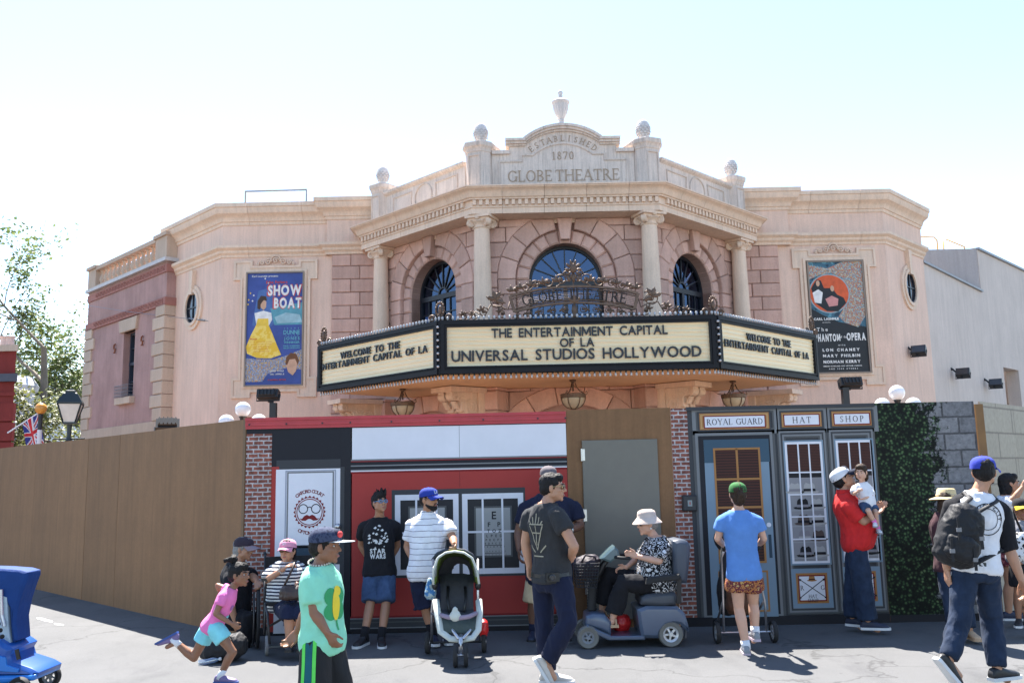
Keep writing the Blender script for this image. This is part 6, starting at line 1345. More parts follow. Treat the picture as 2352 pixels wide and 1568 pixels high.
def remesh(mb, vox, mat, smooth_it=3, folds=None, seed=0, stretch=(1, 1, .4), origin=Vector((0, 0, 0))):
    me = bpy.data.meshes.new('tmp'); me.from_pydata([tuple(v - origin) for v in mb.v], [], mb.f); o = bpy.data.objects.new('tmp', me); TS.collection.objects.link(o)
    m1 = o.modifiers.new('r', 'REMESH'); m1.mode = 'VOXEL'; m1.voxel_size = vox; m1.use_smooth_shade = True
    if smooth_it: m2 = o.modifiers.new('s', 'SMOOTH'); m2.factor = .5; m2.iterations = smooth_it
    TS.view_layers[0].update(); dg = TS.view_layers[0].depsgraph; out = bpy.data.meshes.new_from_object(o.evaluated_get(dg))
    bpy.data.objects.remove(o); bpy.data.meshes.remove(me); out.materials.clear(); out.materials.append(mat)
    if folds:
        amp, fq = folds; off = Vector((seed * 3.1, seed * 1.7, seed)); nr = [v.normal.copy() for v in out.vertices]
        for v, n_ in zip(out.vertices, nr):
            p = Vector((v.co.x * stretch[0], v.co.y * stretch[1], v.co.z * stretch[2])) * fq + off
            v.co += n_ * (amp * 1.25 * (.55 + noise.noise(p * .7) + .55 * (1 - 3 * abs(noise.noise(p * 1.3 + Vector((5, 5, 5))))) + .25 * noise.noise(p * 3.1)))
    out.polygons.foreach_set('use_smooth', [True] * len(out.polygons)); out.update(); return out
def lerp(a, b, t): return a + (b - a) * t
def hand(mb, w, d, n, th, k, curl=35, spread=.0, grip=False):
    """palm, four unequal curled fingers, side thumb. d along hand, n palm side, th thumb side"""
    d = d.normalized(); th = (th - d * th.dot(d)).normalized(); n = d.cross(th) if d.cross(th).dot(n) > 0 else th.cross(d)
    L_ = .088 * k; kn = w + d * L_
    for i, o_ in enumerate((.030, .010, -.010, -.029)):
        q = kn + th * (o_ * k) - d * (abs(o_ - .005) * .25 * k); capsule(mb, [w + th * (o_ * .55 * k) + d * .012 * k, q], (.016 * k, .0125 * k), 8)
        dd = d.copy(); p = q; fl = (.040, .045, .042, .033)[i] * k
        for s_ in range(3):
            ax = n.cross(d).normalized(); dd = (Matrix.Rotation(R(curl * (.7, 1.1, .8)[s_]) * (1 if (Matrix.Rotation(.3, 3, ax) @ d).dot(n) > 0 else -1), 3, ax) @ dd).normalized()
            e = p + dd * fl * (1, .68, .5)[s_] + th * spread * (1.5 - i) * .004; capsule(mb, [p, e], ((.0098, .0088, .008)[s_] * k, (.0088, .008, .007)[s_] * k), 8); p = e
    p = w + d * .026 * k + th * .024 * k; a = (d * .65 + th * .7 + n * .25).normalized(); b = (d * .9 + th * .2 + n * .45).normalized()
    capsule(mb, [p, p + a * .040 * k, p + a * .040 * k + b * .034 * k, p + a * .04 * k + b * .056 * k], (.0145 * k, .0115 * k, .0098 * k, .0085 * k), 8)
def shoe(parent, ank, toe, k, mat, sole, hi=0., up=None, vox=.007):
    d = (toe - ank); upv = Vector((0, 0, 1)) if up is None else up.normalized()
    d = (d - upv * d.dot(upv)).normalized(); sd = d.cross(upv).normalized(); b = ank - upv * .085 * k
    pr = ((-.075, .028, .050), (-.055, .036, .085 + hi), (0, .038, .095 + hi), (.05, .040, .080), (.10, .045, .062), (.15, .047, .052), (.185, .038, .042), (.205, .018, .03))
    mb = MB(); rings(mb, [(b + d * x * k + upv * (h * .5 + .008) * k, sd, upv, w_ * k, h * .5 * k) for x, w_, h in pr], 14); me = remesh(mb, vox, mat, 2, origin=b)
    o = put('shoe', me, parent, b)
    s_ = MB(); k2 = len(pr); vs = []
    for z in (0, .024 * k):
        for sg in (1, -1):
            for x, w_, h in (pr if sg > 0 else pr[::-1]): vs.append(b + d * (x * 1.05 + .002) * k + sd * (sg * (w_ + .004) * k) + upv * z)
    n_ = 2 * k2; s_.add(vs, [(j, (j + 1) % n_, n_ + (j + 1) % n_, n_ + j) for j in range(n_)] + [tuple(range(n_))[::-1], tuple(n_ + j for j in range(n_))])
    s_.obj('sole', sole, o); return o
def basis(f, tilt=0.0):
    f = Vector(f).normalized(); r_ = f.cross(Vector((0, 0, 1))).normalized(); u = r_.cross(f).normalized()
    if tilt: r_, u = (r_ * math.cos(tilt) + u * math.sin(tilt)), (u * math.cos(tilt) - r_ * math.sin(tilt))
    return r_, f, u
def head_parts(mb, c, B, k, male=True, child=False):
    r_, f, u = B; M_ = Matrix((r_, f, u)).transposed(); P_ = lambda a, b, z: c + (r_ * a + f * b + u * z) * k
    E = lambda p, rr, n=14, q=10: mb.ell(P_(*p), tuple(x * k for x in rr), n, q, M_)
    E((0, -.012, .028), (.074, .095, .084)); E((0, .022, -.03), (.066, .070, .085)); E((0, .045, -.068), (.043, .042, .040)); E((0, .074, -.098), (.022, .017, .017))
    E((0, .076, .022), (.056, .018, .014)); E((.036, .062, -.022), (.022, .022, .022)); E((-.036, .062, -.022), (.022, .022, .022))
    capsule(mb, [P_(0, .090, .012), P_(0, .104, -.012), P_(0, .110, -.026)], (.0075 * k, .0095 * k, .0125 * k), 8)
    for s_ in (-1, 1): E((s_ * .012, .100, -.030), (.008, .009, .007), 8, 6); E((s_ * .078, -.004, -.008), (.010, .020, .032), 10, 8); E((s_ * .052, .01, -.055), (.018, .04, .03))
    E((0, .091, -.058), (.023, .010, .0065), 10, 6); E((0, .089, -.069), (.020, .010, .007), 10, 6)
def face_bits(parent, c, B, k, hairm, glasses=None, beard=None, eyes=True, lips=True):
    r_, f, u = B; M_ = Matrix((r_, f, u)).transposed(); P_ = lambda a, b, z: c + (r_ * a + f * b + u * z) * k
    EW, EI = plain('eye_white', (.42, .39, .37), .3, bmp=0), plain('eye_dark', (.02, .012, .01), .1, bmp=0)
    for s_ in (-1, 1):
        if eyes:
            m_ = MB(); m_.ell(P_(s_ * .031, .0795, .006), (.0145 * k, .008 * k, .0075 * k), 10, 6, M_); e = m_.obj('eye', EW, parent, smooth=True); m_ = MB(); m_.ell(P_(s_ * .031, .0845, .006), (.0065 * k, .0042 * k, .0068 * k), 8, 6, M_); m_.obj('iris', EI, e, smooth=True)
        m_ = MB(); m_.tube([P_(s_ * .012, .094, .026), P_(s_ * .03, .092, .032), P_(s_ * .05, .078, .027)], [.0035 * k, .005 * k, .003 * k], 6); m_.obj('eyebrow', hairm, parent, smooth=True)
    if lips:
        m_ = MB(); m_.ell(P_(0, .0965, -.0635), (.021 * k, .007 * k, .0075 * k), 10, 6, M_); m_.obj('lips', plain('lip', (.30, .11, .09), .45, bmp=0), parent, smooth=True)
    if beard:
        m_ = MB()
        m_.ell(P_(0, .062, -.090), (.044 * k, .040 * k, .034 * k), 12, 8, M_); m_.tube([P_(-.058, .01, -.05), P_(-.05, .045, -.078), P_(0, .082, -.088), P_(.05, .045, -.078), P_(.058, .01, -.05)], [.016 * k, .019 * k, .02 * k, .019 * k, .016 * k], 8); m_.tube([P_(-.026, .094, -.062), P_(-.012, .104, -.046), P_(.012, .104, -.046), P_(.026, .094, -.062)], .0055 * k, 6)
        put('beard', remesh(m_, .006, beard, 1, (.0015, 90), 1, (1, 1, 1), c), parent, c)
    if glasses:
        fm, lm = glasses; m_ = MB()
        for s_ in (-1, 1):
            m_.tube([P_(s_ * .033 + .024 * math.cos(a), .099 - .006 * abs(math.cos(a)), .004 + .017 * math.sin(a)) for a in [6.28318 * i / 14 for i in range(14)]], .0032 * k, 6, True); m_.tube([P_(s_ * .056, .092, .010), P_(s_ * .078, .05, .010), P_(s_ * .082, -.005, .006)], .003 * k, 6)
        m_.tube([P_(-.010, .103, .008), P_(.010, .103, .008)], .003 * k, 6); g = m_.obj('glasses', fm, parent, smooth=True)
        for s_ in (-1, 1): m_ = MB(); m_.ell(P_(s_ * .033, .098, .004), (.023 * k, .0035 * k, .016 * k), 12, 6, M_); m_.obj('lens', lm, g, smooth=True)
def hair_short(parent, c, B, k, mat, spiky=0., long=0., seed=1, low=0.):
    r_, f, u = B; M_ = Matrix((r_, f, u)).transposed(); P_ = lambda a, b, z: c + (r_ * a + f * b + u * z) * k; m_ = MB()
    E = lambda p, rr: m_.ell(P_(*p), tuple(x * k for x in rr), 14, 10, M_)
    E((0, -.022, .040), (.081, .098, .084)); E((0, -.055, -.005 - low), (.072, .062, .070 + low)); E((.055, -.02, .0), (.026, .045, .045)); E((-.055, -.02, .0), (.026, .045, .045)); E((0, .045, .082), (.055, .042, .035))
    if spiky:
        rg = random.Random(seed)
        for i in range(26): a, b = rg.uniform(-.05, .05), rg.uniform(-.05, .085); capsule(m_, [P_(a, b, .09), P_(a * 1.1, b + .012, .118 + spiky * rg.uniform(.3, 1) * (1.2 - abs(a) * 10))], (.011 * k, .005 * k), 6)
    if long:
        E((0, -.065, -.06 - long * .3), (.075, .045, .09 + long * .5))
        for s_ in (-1, 1): E((s_ * .066, -.03, -.05), (.022, .04, .07))
    put('hair', remesh(m_, .008 * max(.8, k), mat, 1, (.004, 55), seed, (1, 1, .3), c), parent, c)
def cap_hat(parent, c, B, k, mat, brimmat, fwd=None, tilt=0., front=None, bill=.085, flat=False):
    """baseball cap; fwd lets the peak point elsewhere"""
    r_, f, u = B if fwd is None else basis(fwd)
    if fwd is not None: u = B[2]; f = (Vector(fwd) - u * Vector(fwd).dot(u)).normalized(); r_ = f.cross(u)
    P_ = lambda a, b, z: c + (r_ * a + f * b + u * z) * k; m_ = MB(); n = 24; vs = []; lv = ((0, .0), (.35, .0), (.62, 0), (.82, 0), (.95, 0), (1, 0))
    hts = (.026, .055, .083, .104, .117, .121); rr = (1.0, .985, .90, .70, .40, .02)
    for h_, q in zip(hts, rr):
        for j in range(n):
            a = 6.28318 * j / n; fr_ = max(0, math.sin(a)); vs.append(P_(.0865 * q * math.cos(a), -.008 + (.106 + (.006 * fr_ if h_ < .09 else 0)) * q * math.sin(a), h_ + .018 * fr_ * (1 - (h_ - .026) / .1) + tilt * math.sin(a) * q))
    k_ = len(hts); m_.add(vs, [(i * n + j, i * n + (j + 1) % n, (i + 1) * n + (j + 1) % n, (i + 1) * n + j) for i in range(k_ - 1) for j in range(n)])
    o = m_.obj('cap', mat, parent, smooth=True)
    b = MB(); nn = 12; vs = []
    for z_ in (0, -.004):
        for i in range(nn + 1):
            a = math.pi * (.10 + .80 * i / nn); x = .080 * math.cos(a); vs.append(P_(x, .012 + .088 * math.sin(a) ** .8, .042 - .010 * abs(math.cos(a)) + z_ + tilt))
        for i in range(nn + 1):
            a = math.pi * (.10 + .80 * i / nn); x = .078 * math.cos(a); vs.append(P_(x, .030 + (.075 + bill) * math.sin(a) ** .75, (.036 if flat else .020) - (.004 if flat else .030) * abs(math.cos(a)) ** 2 + z_ + tilt))
    q = nn + 1; fs = []
    for i in range(nn): fs += [(i, i + 1, q + i + 1, q + i), (2 * q + i + 1, 2 * q + i, 3 * q + i, 3 * q + i + 1), (q + i, q + i + 1, 3 * q + i + 1, 3 * q + i)]
    b.add(vs, fs); b.obj('peak', brimmat, o, smooth=True, autos=50)
    m_ = MB(); m_.ell(P_(0, -.008, .122), (.006 * k, .006 * k, .004 * k), 8, 5); m_.obj('button', mat, o)
    if front is not None:
        m_ = MB(); m_.ell(P_(0, .070, .075), (.045 * k, .034 * k, .036 * k), 12, 8, Matrix((r_, f, u)).transposed()); m_.obj('front_panel', front, o, smooth=True)
    return o, P_
def decal(parent, mesh_obj, name, mat, polys, fr, reach=.5, off=.004):
    """flat print draped onto a garment: polys are 2-d shapes in the frame (a,b) pushed along fr.n"""
    me = mesh_obj.data; og = ORG[mesh_obj.name]; bv = BVHTree.FromPolygons([v.co + og for v in me.vertices], [tuple(p.vertices) for p in me.polygons]); mb = MB()
    for pts, faces in polys:
        V = []
        for a, b in pts:
            p = fr.c + fr.u * a + fr.v * b; h = bv.ray_cast(p + fr.n * reach, -fr.n); V.append((h[0] if h[0] else p) + fr.n * off)
        mb.add(V, faces)
    if mb.v: return mb.obj(name, mat, parent)
class PF:
    def __init__(s, c, u, v): s.c = Vector(c); s.u = Vector(u).normalized(); s.v = Vector(v).normalized(); s.n = s.u.cross(s.v).normalized()
def poly2(pts):
    """triangulated outline, subdivided so that it can follow the cloth"""
    t = tessellate_polygon([[Vector((x, y, 0)) for x, y in pts]]); return (pts, [tuple(q) for q in t])
def disc2(cx, cy, rx, ry, n=16):
    pts = [(cx, cy)] + [(cx + rx * q * math.cos(6.28318 * i / n), cy + ry * q * math.sin(6.28318 * i / n)) for q in (.35, .7, 1) for i in range(n)]
    return (pts, [(0, 1 + i, 1 + (i + 1) % n) for i in range(n)] + [(1 + q * n + i, 1 + q * n + n + i, 1 + q * n + n + (i + 1) % n, 1 + q * n + (i + 1) % n) for q in (0, 1) for i in range(n)])
def text2(text, key, x0, y, h, width=None, track=.1):
    ws = [gwidth(c, key, h) if c != ' ' else h * .4 for c in text]; tot = sum(ws) + track * h * (len(text) - 1); sc = (width / tot) if width else 1; out = []; u = x0
    for c, wd in zip(text, ws):
        if c != ' ': vs, fs, ed, a, b = SANS[(key, c)]; s_ = h / .70; out.append(([(u + (x - a) * s_ * sc, y + yy * s_) for x, yy in vs], [tuple(f) for f in fs]))
        u += (wd + track * h) * sc
    return out
def ringpoly(cx, cy, r0_, r1_, n=24, a0=0, a1=360):
    pts = []; k = n + 1
    for i in range(k): a = R(a0 + (a1 - a0) * i / n); pts.append((cx + r0_ * math.cos(a), cy + r0_ * math.sin(a)))
    for i in range(k): a = R(a0 + (a1 - a0) * i / n); pts.append((cx + r1_ * math.cos(a), cy + r1_ * math.sin(a)))
    return (pts, [(i, i + 1, k + i + 1, k + i) for i in range(n)])
TORSO = ((-.14, .115, .090, 0), (-.05, .155, .112, 0), (.05, .160, .112, 0), (.2, .145, .102, .004), (.38, .142, .100, .008), (.55, .152, .108, .008), (.70, .162, .112, .0), (.80, .158, .100, -.006), (.88, .130, .084, -.008), (.95, .088, .068, -.006), (1.02, .062, .058, 0))
class Fig: pass
def person(label, crop, Y0, J, face, k=1.0, wide=1.0, belly=0., skinm=None, vox=.0075, limb=1.0, bust=0., arm_k=None, hands=(30, 30), htilt=0., palm=None, hk=None, group=None, female=False):
    """joints in photo pixels at depth Y0 + dy -> one continuous body mesh under an Empty"""
    g = Fig(); g.P = {}
    for nm, q in J.items(): p = px(crop, q[0], q[1]); g.P[nm] = atY(p[0], p[1], Y0 + (q[2] if len(q) > 2 else 0))
    for s_ in 'LR': g.P['sh' + s_].z -= .034 * k
    P_ = g.P; pel = (P_['hipL'] + P_['hipR']) / 2; base = Vector((pel.x, pel.y, 0))
    g.root = t = empty('person', base, label, 'person', group); g.k = k; g.hk = hk or k; g.base = base
    mb = MB(); neck = P_['neck']; rh = (P_['hipR'] - P_['hipL']).normalized(); rs = (P_['shR'] - P_['shL']).normalized(); up = (neck - pel).normalized(); g.up, g.pel, g.neck = up, pel, neck
    shm = (P_['shL'] + P_['shR']) / 2
    def tor(grow, t0, t1, flare=0., sc=1.0, nadd=0):
        rs_ = []; L_ = (neck - pel).length
        def at(t_):
            for (a, b) in zip(TORSO, TORSO[1:]):
                if a[0] <= t_ <= b[0]: q = (t_ - a[0]) / (b[0] - a[0]); return [lerp(a[i], b[i], q) for i in range(1, 4)]
            return list(TORSO[0][1:]) if t_ < TORSO[0][0] else list(TORSO[-1][1:])
        n = 14
        for i in range(n + 1):
            t_ = t0 + (t1 - t0) * i / n; rx, ry, sh_ = at(t_); rr = rh.lerp(rs, max(0, min(1, t_))).normalized(); rr = (rr - up * rr.dot(up)).normalized(); fw = up.cross(rr)
            bl = belly * math.exp(-((t_ - .27) / .24) ** 2) + bust * math.exp(-((t_ - .68) / .13) ** 2); wv = wide * (1 + .25 * belly * math.exp(-((t_ - .25) / .3) ** 2) * 8 * .2)
            cc = lerp(pel, neck, t_) + fw * (bl * .55 + sh_ * k)
            fl = flare * max(0, 1 - (t_ - t0) / .35)
            rs_.append((cc, rr, fw, rx * k * wv + grow + fl, ry * k * (1 + (wide - 1) * .6) + bl * .5 + grow + fl))
        return rs_
    g.tor = tor; rings(mb, tor(0, -.14, 1.02))
    B = basis(face, htilt); g.B = B; hc = P_['head']; g.hc = hc; HK = g.hk
    capsule(mb, [neck - up * .02 * k, hc - B[2] * .055 * HK - B[1] * .012 * HK], (.058 * k * (.88 if female else 1), .052 * HK * (.88 if female else 1)))
    head_parts(mb, hc, B, HK)
    g.arm = {}; g.leg = {}
    for i, s_ in enumerate('LR'):
        sh, el, wr = P_['sh' + s_], P_['el' + s_], P_['wr' + s_]; ak = k * limb * (.88 if female else 1)
        g.arm[s_] = ([sh, el, wr], [.052 * ak, .041 * ak, .028 * ak])
        capsule(mb, [lerp(neck, sh, .3) - up * .03 * k, sh - up * .012 * k], (.046 * k, .052 * ak))
        ml = lerp(sh, el, .45); fm = lerp(el, wr, .28); capsule(mb, [sh, ml, el], (.052 * ak, .048 * ak, .040 * ak)); capsule(mb, [el, fm, wr], (.041 * ak, .043 * ak, .027 * ak))
        d = (wr - el).normalized(); hd = P_.get('ha' + s_)
        if hd is not None: d = (hd - wr).normalized()
        fw = up.cross(rs); inn = rs * (1 if s_ == 'L' else -1); n_ = Vector(palm[i]) if palm and palm[i] else inn + fw * .1
        tv = fw if abs(d.dot(fw)) < .8 else Vector((0, 0, 1)); hand(mb, wr, d, n_, tv, k * (.92 if female else 1), hands[i])
        hp, kn, an = P_['hip' + s_], P_['kn' + s_], P_['an' + s_]; lk = k * limb
        g.leg[s_] = ([hp, kn, an], [.080 * lk, .054 * lk, .037 * lk])
        capsule(mb, [hp, lerp(hp, kn, .4), kn], (.080 * lk, .073 * lk, .051 * lk)); cf = lerp(kn, an, .3) - (up.cross(rh)) * .012 * k; capsule(mb, [kn, cf, an], (.053 * lk, .056 * lk, .036 * lk))
        toe = P_['toe' + s_]; dd = (toe - an).normalized(); capsule(mb, [an - Vector((0, 0, .03 * k)), an + dd * .10 * k - Vector((0, 0, .045 * k))], (.036 * k, .030 * k), 8)
    g.skin = skinm; g.body = put('body', remesh(mb, vox, skinm, 2, origin=base), t, base); return g
def seg(pts, rad, t):
    """first part of a two-bone limb, t in 0..2"""
    if t <= 1: return [pts[0], lerp(pts[0], pts[1], t * .5), lerp(pts[0], pts[1], t)], [rad[0], lerp(rad[0], rad[1], t * .5), lerp(rad[0], rad[1], t)]
    q = t - 1; return [pts[0], lerp(pts[0], pts[1], .5), pts[1], lerp(pts[1], pts[2], q * .5), lerp(pts[1], pts[2], q)], [rad[0], lerp(rad[0], rad[1], .5), rad[1], lerp(rad[1], rad[2], q * .4) * 1.04, lerp(rad[1], rad[2], q)]
def flatcap(mb, pts, rad, n=16): mb.tube(pts, rad, n)
def shirt(g, mat, hem=-.08, sleeve=.55, grow=.016, loose=.008, vox=.011, folds=(.008, 12), name='shirt', seed=1, top=.985, flare=.012, sl_flare=.012):
    mb = MB(); rings(mb, g.tor(grow + loose * .4, hem, top, flare))
    for s_ in 'LR':
        if sleeve <= 0: capsule(mb, [lerp(g.neck, g.P['sh' + s_], .6), lerp(g.neck, g.P['sh' + s_], .9)], (.05 * g.k, .048 * g.k)); continue
        p, r_ = g.arm[s_]; q, rr = seg(p, r_, sleeve); sm = (g.P['shL'] + g.P['shR']) / 2; capsule(mb, [lerp(g.neck, p[0], .3) - g.up * .03 * g.k, p[0] - g.up * .01 * g.k], (.046 * g.k + grow * .7, r_[0] + grow * .8)); n_ = len(q)
        flatcap(mb, q, [x + grow * .8 + sl_flare * i / (n_ - 1) for i, x in enumerate(rr)])
    o = put(name, remesh(mb, vox, mat, 3, folds, seed, (1, 1, .45), g.base), g.root, g.base); return o
def trousers(g, mat, length=1.9, grow=.013, waist=.12, vox=.011, folds=(.009, 12), name='trousers', seed=2, flare=.004):
    mb = MB(); rings(mb, g.tor(min(grow, .008), -.14, waist))
    for s_ in 'LR':
        p, r_ = g.leg[s_]; q, rr = seg(p, r_, length); n_ = len(q); d = (q[0] - q[1]).normalized()
        flatcap(mb, [q[0] + d * .03 * g.k] + q, [rr[0] * .7 + grow * .5] + [x + grow * (.7 if i == 0 else 1) + flare * i for i, x in enumerate(rr)])
    return put(name, remesh(mb, vox, mat, 3, folds, seed, (1, 1, .5), g.base), g.root, g.base)
def shoes(g, mat, sole, k=None, hi=0., up=None):
    out = []
    for s_ in 'LR': out.append(shoe(g.root, g.P['an' + s_], g.P['toe' + s_], k or g.k, mat, sole, hi, up.get(s_) if up else None))
    return out
def socks(g, mat, h=.10):
    for s_ in 'LR': a, kn = g.P['an' + s_], g.P['kn' + s_]; d = (kn - a).normalized(); m_ = MB(); m_.tube([a - d * .03, a + d * h], [.045 * g.k, .047 * g.k], 12); m_.obj('sock', mat, g.root, smooth=True)
# ================================================================== PEOPLE
SK1 = skin('skin_tan', (.42, .225, .14)); SK2 = skin('skin_brown', (.24, .115, .065)); SK3 = skin('skin_light', (.55, .33, .235)); SK4 = skin('skin_olive', (.36, .19, .115)); SK5 = skin('skin_deep', (.13, .062, .038))
HBK = hairmat('hair_black', (.012, .010, .010)); HBR = hairmat('hair_dark_brown', (.035, .020, .012)); HGR = hairmat('hair_grey', (.22, .21, .20))
CBK = cloth('cloth_black', (.012, .012, .015)); CCH = cloth('cloth_charcoal', (.032, .032, .034)); CNV = cloth('cloth_navy', (.011, .014, .034)); CWH = cloth('cloth_white', (.66, .66, .69)); CRD = cloth('cloth_red', (.50, .022, .022)); CBL = cloth('cloth_blue', (.10, .225, .52)); CMT = cloth('cloth_mint', (.25, .62, .43)); CPK = cloth('cloth_pink', (.72, .17, .40)); CTQ = cloth('cloth_turquoise', (.22, .60, .66)); CKH = cloth('cloth_khaki', (.42, .33, .21)); DEN = cloth('denim', (.04, .07, .14), var=.3); DEN2 = cloth('denim_dark', (.017, .028, .055), var=.3)
SBK = plain('shoe_black', (.015, .015, .017), .5); SWH = plain('shoe_white', (.6, .6, .6), .55); SGY = plain('shoe_grey', (.22, .23, .25), .6); SBL = plain('shoe_blue', (.03, .07, .25), .5); SNV = plain('shoe_navy', (.02, .025, .05), .6)
SUN = plain('sunglass_lens', (.008, .008, .01), .08, bmp=0, spec=.7); PBK = plain('plastic_black', (.015, .015, .016), .35, bmp=0); PGD = plain('metal_gold', (.5, .38, .2), .3, .9, bmp=0); PBLU = plain('plastic_blue', (.03, .22, .45), .3, bmp=0); CLR = glassmat('clear_lens', (.85, .87, .9), .05)
def cap_text(g, o, P_, text, mat, size=.03):
    r_ = (P_(1, 0, 0) - P_(0, 0, 0)).normalized(); f = (P_(0, 1, 0) - P_(0, 0, 0)).normalized(); u = (P_(0, 0, 1) - P_(0, 0, 0)).normalized(); fr = PF(P_(0, .05, .072), r_, u); fr.n = f; w_ = size * (1.5 if len(text) > 1 else .8)
    # the reader faces the cap: its right is -r
    fr.u = -r_ if r_.cross(u).dot(f) < 0 else r_; decal(o, o, 'cap_letters', mat, text2(text, 'x', -w_ / 2, -size / 2, size, w_), fr, .3, .003)
# --- teenager in black print shirt
g = person('teenage boy in black printed t-shirt and denim shorts leaning on the red shopfront', 'B', 9.75, dict(head=(208, 594, .12), neck=(205, 672, .18), shR=(122, 706, .2), shL=(288, 704, .2), elR=(106, 822, .3), elL=(303, 824, .3), wrR=(150, 905, .33), wrL=(262, 905, .33), hipR=(168, 972, .12), hipL=(246, 972, .12), knR=(158, 1130, 0), knL=(242, 1130, 0), anR=(122, 1318, -.15), anL=(216, 1320, -.15), toeR=(78, 1358, -.32), toeL=(224, 1364, -.42)), (.55, -.8, .16), .93, skinm=SK4, hands=(45, 45))
sh_ = shirt(g, CBK, hem=-.05, sleeve=.62, loose=.012, seed=3); trousers(g, DEN, .98, grow=.020, flare=.012, name='shorts'); shoes(g, SBK, SWH, .98, .03); socks(g, CBK); hair_short(g.root, g.hc, g.B, .95, HBK, .045); face_bits(g.root, g.hc, g.B, .93, HBK, (PBLU, CLR))
fr = PF(lerp(g.pel, g.neck, .5), (1, 0, 0), g.up); PRW = plain('shirt_print_white', (.55, .56, .56), .7, bmp=0)
decal(g.root, sh_, 'shirt_lettering', PRW, text2('STAR', 'x', -.085, -.09, .045, .17) + text2('WARS', 'x', -.085, -.145, .045, .17), fr, off=.009)
rg = random.Random(3); blot = []
for i in range(34): a, r_ = rg.uniform(0, 6.28), rg.uniform(.03, .13); x, y = r_ * math.cos(a) * .9, .075 + r_ * math.sin(a) * .95; q = rg.uniform(.008, .022); blot.append(poly2([(x - q, y), (x, y - q * .5), (x + q * .8, y + q * .2), (x + q * .1, y + q)]))
decal(g.root, sh_, 'shirt_print', PRW, blot, fr, off=.0035)['kind'] = 'stuff'
# --- man with stroller
g = person('bearded man in white striped polo and blue cap resting a hand on the green stroller', 'B', 9.55, dict(head=(474, 576, 0), neck=(468, 655, .05), shR=(385, 690, .05), shL=(568, 690, .05), elR=(356, 830, .1), wrR=(388, 908, .04), elL=(602, 785, -.08), wrL=(612, 822, -.32), haL=(618, 845, -.42), hipR=(418, 975, 0), hipL=(508, 975, 0), knR=(452, 1150, -.02), knL=(535, 1150, 0), anR=(494, 1305, 0), anL=(570, 1300, .1), toeR=(512, 1352, -.2), toeL=(585, 1345, -.1)), (.78, -.62, .03), 1.0, 1.08, .03, SK4, hands=(40, 55), palm=(None, (0, 0, -1)))
shirt(g, cloth('polo_striped', (.66, .66, .70), (.05, .05, .08), (2, 17, .09)), hem=-.12, sleeve=.7, loose=.016, seed=5, flare=.02); trousers(g, CNV, 1.02, grow=.024, flare=.012, name='shorts'); shoes(g, SNV, SWH); socks(g, CBK, .12); face_bits(g.root, g.hc, g.B, 1, HBK, (PBK, SUN), HBK, eyes=False)
hair_short(g.root, g.hc, g.B, .97, HBK); o, P_ = cap_hat(g.root, g.hc, g.B, 1.04, cloth('cap_blue', (.02, .04, .26)), MATS['cap_blue']); cap_text(g, o, P_, 'LA', PRW)
m_ = MB(); rings(m_, [(g.neck + g.up * z + Vector((0, -.01, 0)), Vector((1, 0, 0)), Vector((0, 1, 0)), a, b) for z, a, b in ((-.02, .085, .075), (.01, .08, .07), (.035, .072, .066))]); m_.obj('collar', MATS['polo_striped'], g.root, smooth=True)
# --- walking man
g = person('man in charcoal t-shirt and navy trousers with camera on belt, walking past the middle', 'C', 7.65, dict(head=(268, 285, 0), neck=(222, 388, 0), shR=(292, 432, -.15), shL=(118, 440, .12), elR=(408, 672, -.26), wrR=(385, 748, -.06), elL=(88, 650, .14), wrL=(112, 800, .14), hipR=(318, 890, -.09), hipL=(205, 890, .08), knR=(368, 1170, -.16), knL=(212, 1180, .08), anR=(228, 1425, -.12), anL=(238, 1496, .06), toeR=(305, 1545, -.10), toeL=(350, 1548, .04)), (.97, -.22, -.03), 1.0, 1.02, .02, SK1, hands=(50, 35))
sh_ = shirt(g, CCH, hem=-.02, sleeve=.52, loose=.006, seed=7, flare=.004, folds=(.007, 13)); trousers(g, CNV, 1.95, grow=.013, seed=8, flare=.004, folds=(.008, 14)); shoes(g, plain('shoe_cream', (.5, .46, .42), .6), SWH, up={'R': Vector((.85, 0, .5)), 'L': None}); hair_short(g.root, g.hc, g.B, 1.0, HBK); face_bits(g.root, g.hc, g.B, 1, HBK, (PGD, SUN), eyes=False)
bk = -(g.up.cross((g.P['shR'] - g.P['shL']).normalized())); bk.z = 0; bk.normalize(); fr = PF(lerp(g.pel, g.neck, .62) + bk * .02, bk.cross(Vector((0, 0, 1))) * -1, (0, 0, 1)); fr.n = bk
PRB = plain('shirt_print_sand', (.30, .27, .20), .8, bmp=0); st = []
def seg2(a, b, wd): d = Vector((b[0] - a[0], b[1] - a[1])); n_ = Vector((-d.y, d.x)).normalized() * wd / 2; k_ = 5; pts = [(a[0] + d.x * i / k_ + s_ * n_.x, a[1] + d.y * i / k_ + s_ * n_.y) for s_ in (1, -1) for i in range(k_ + 1)]; return (pts, [(i, i + 1, k_ + 2 + i, k_ + 1 + i) for i in range(k_)])
for x in (-.06, -.03, 0, .03, .06): st.append(seg2((x, .07), (x * 1.3, .16 - abs(x)), .010))
for a, b in (((-.085, .07), (.085, .07)), ((-.08, .06), (0, -.14)), ((.08, .06), (0, -.14)), ((-.09, -.10), (-.03, -.16)), ((.09, -.10), (.03, -.16)), ((-.05, .0), (.05, .0)), ((0, .06), (0, -.1)), ((-.06, -.19), (.06, -.19))): st.append(seg2(a, b, .010))
decal(g.root, sh_, 'back_print', PRB, st, fr)
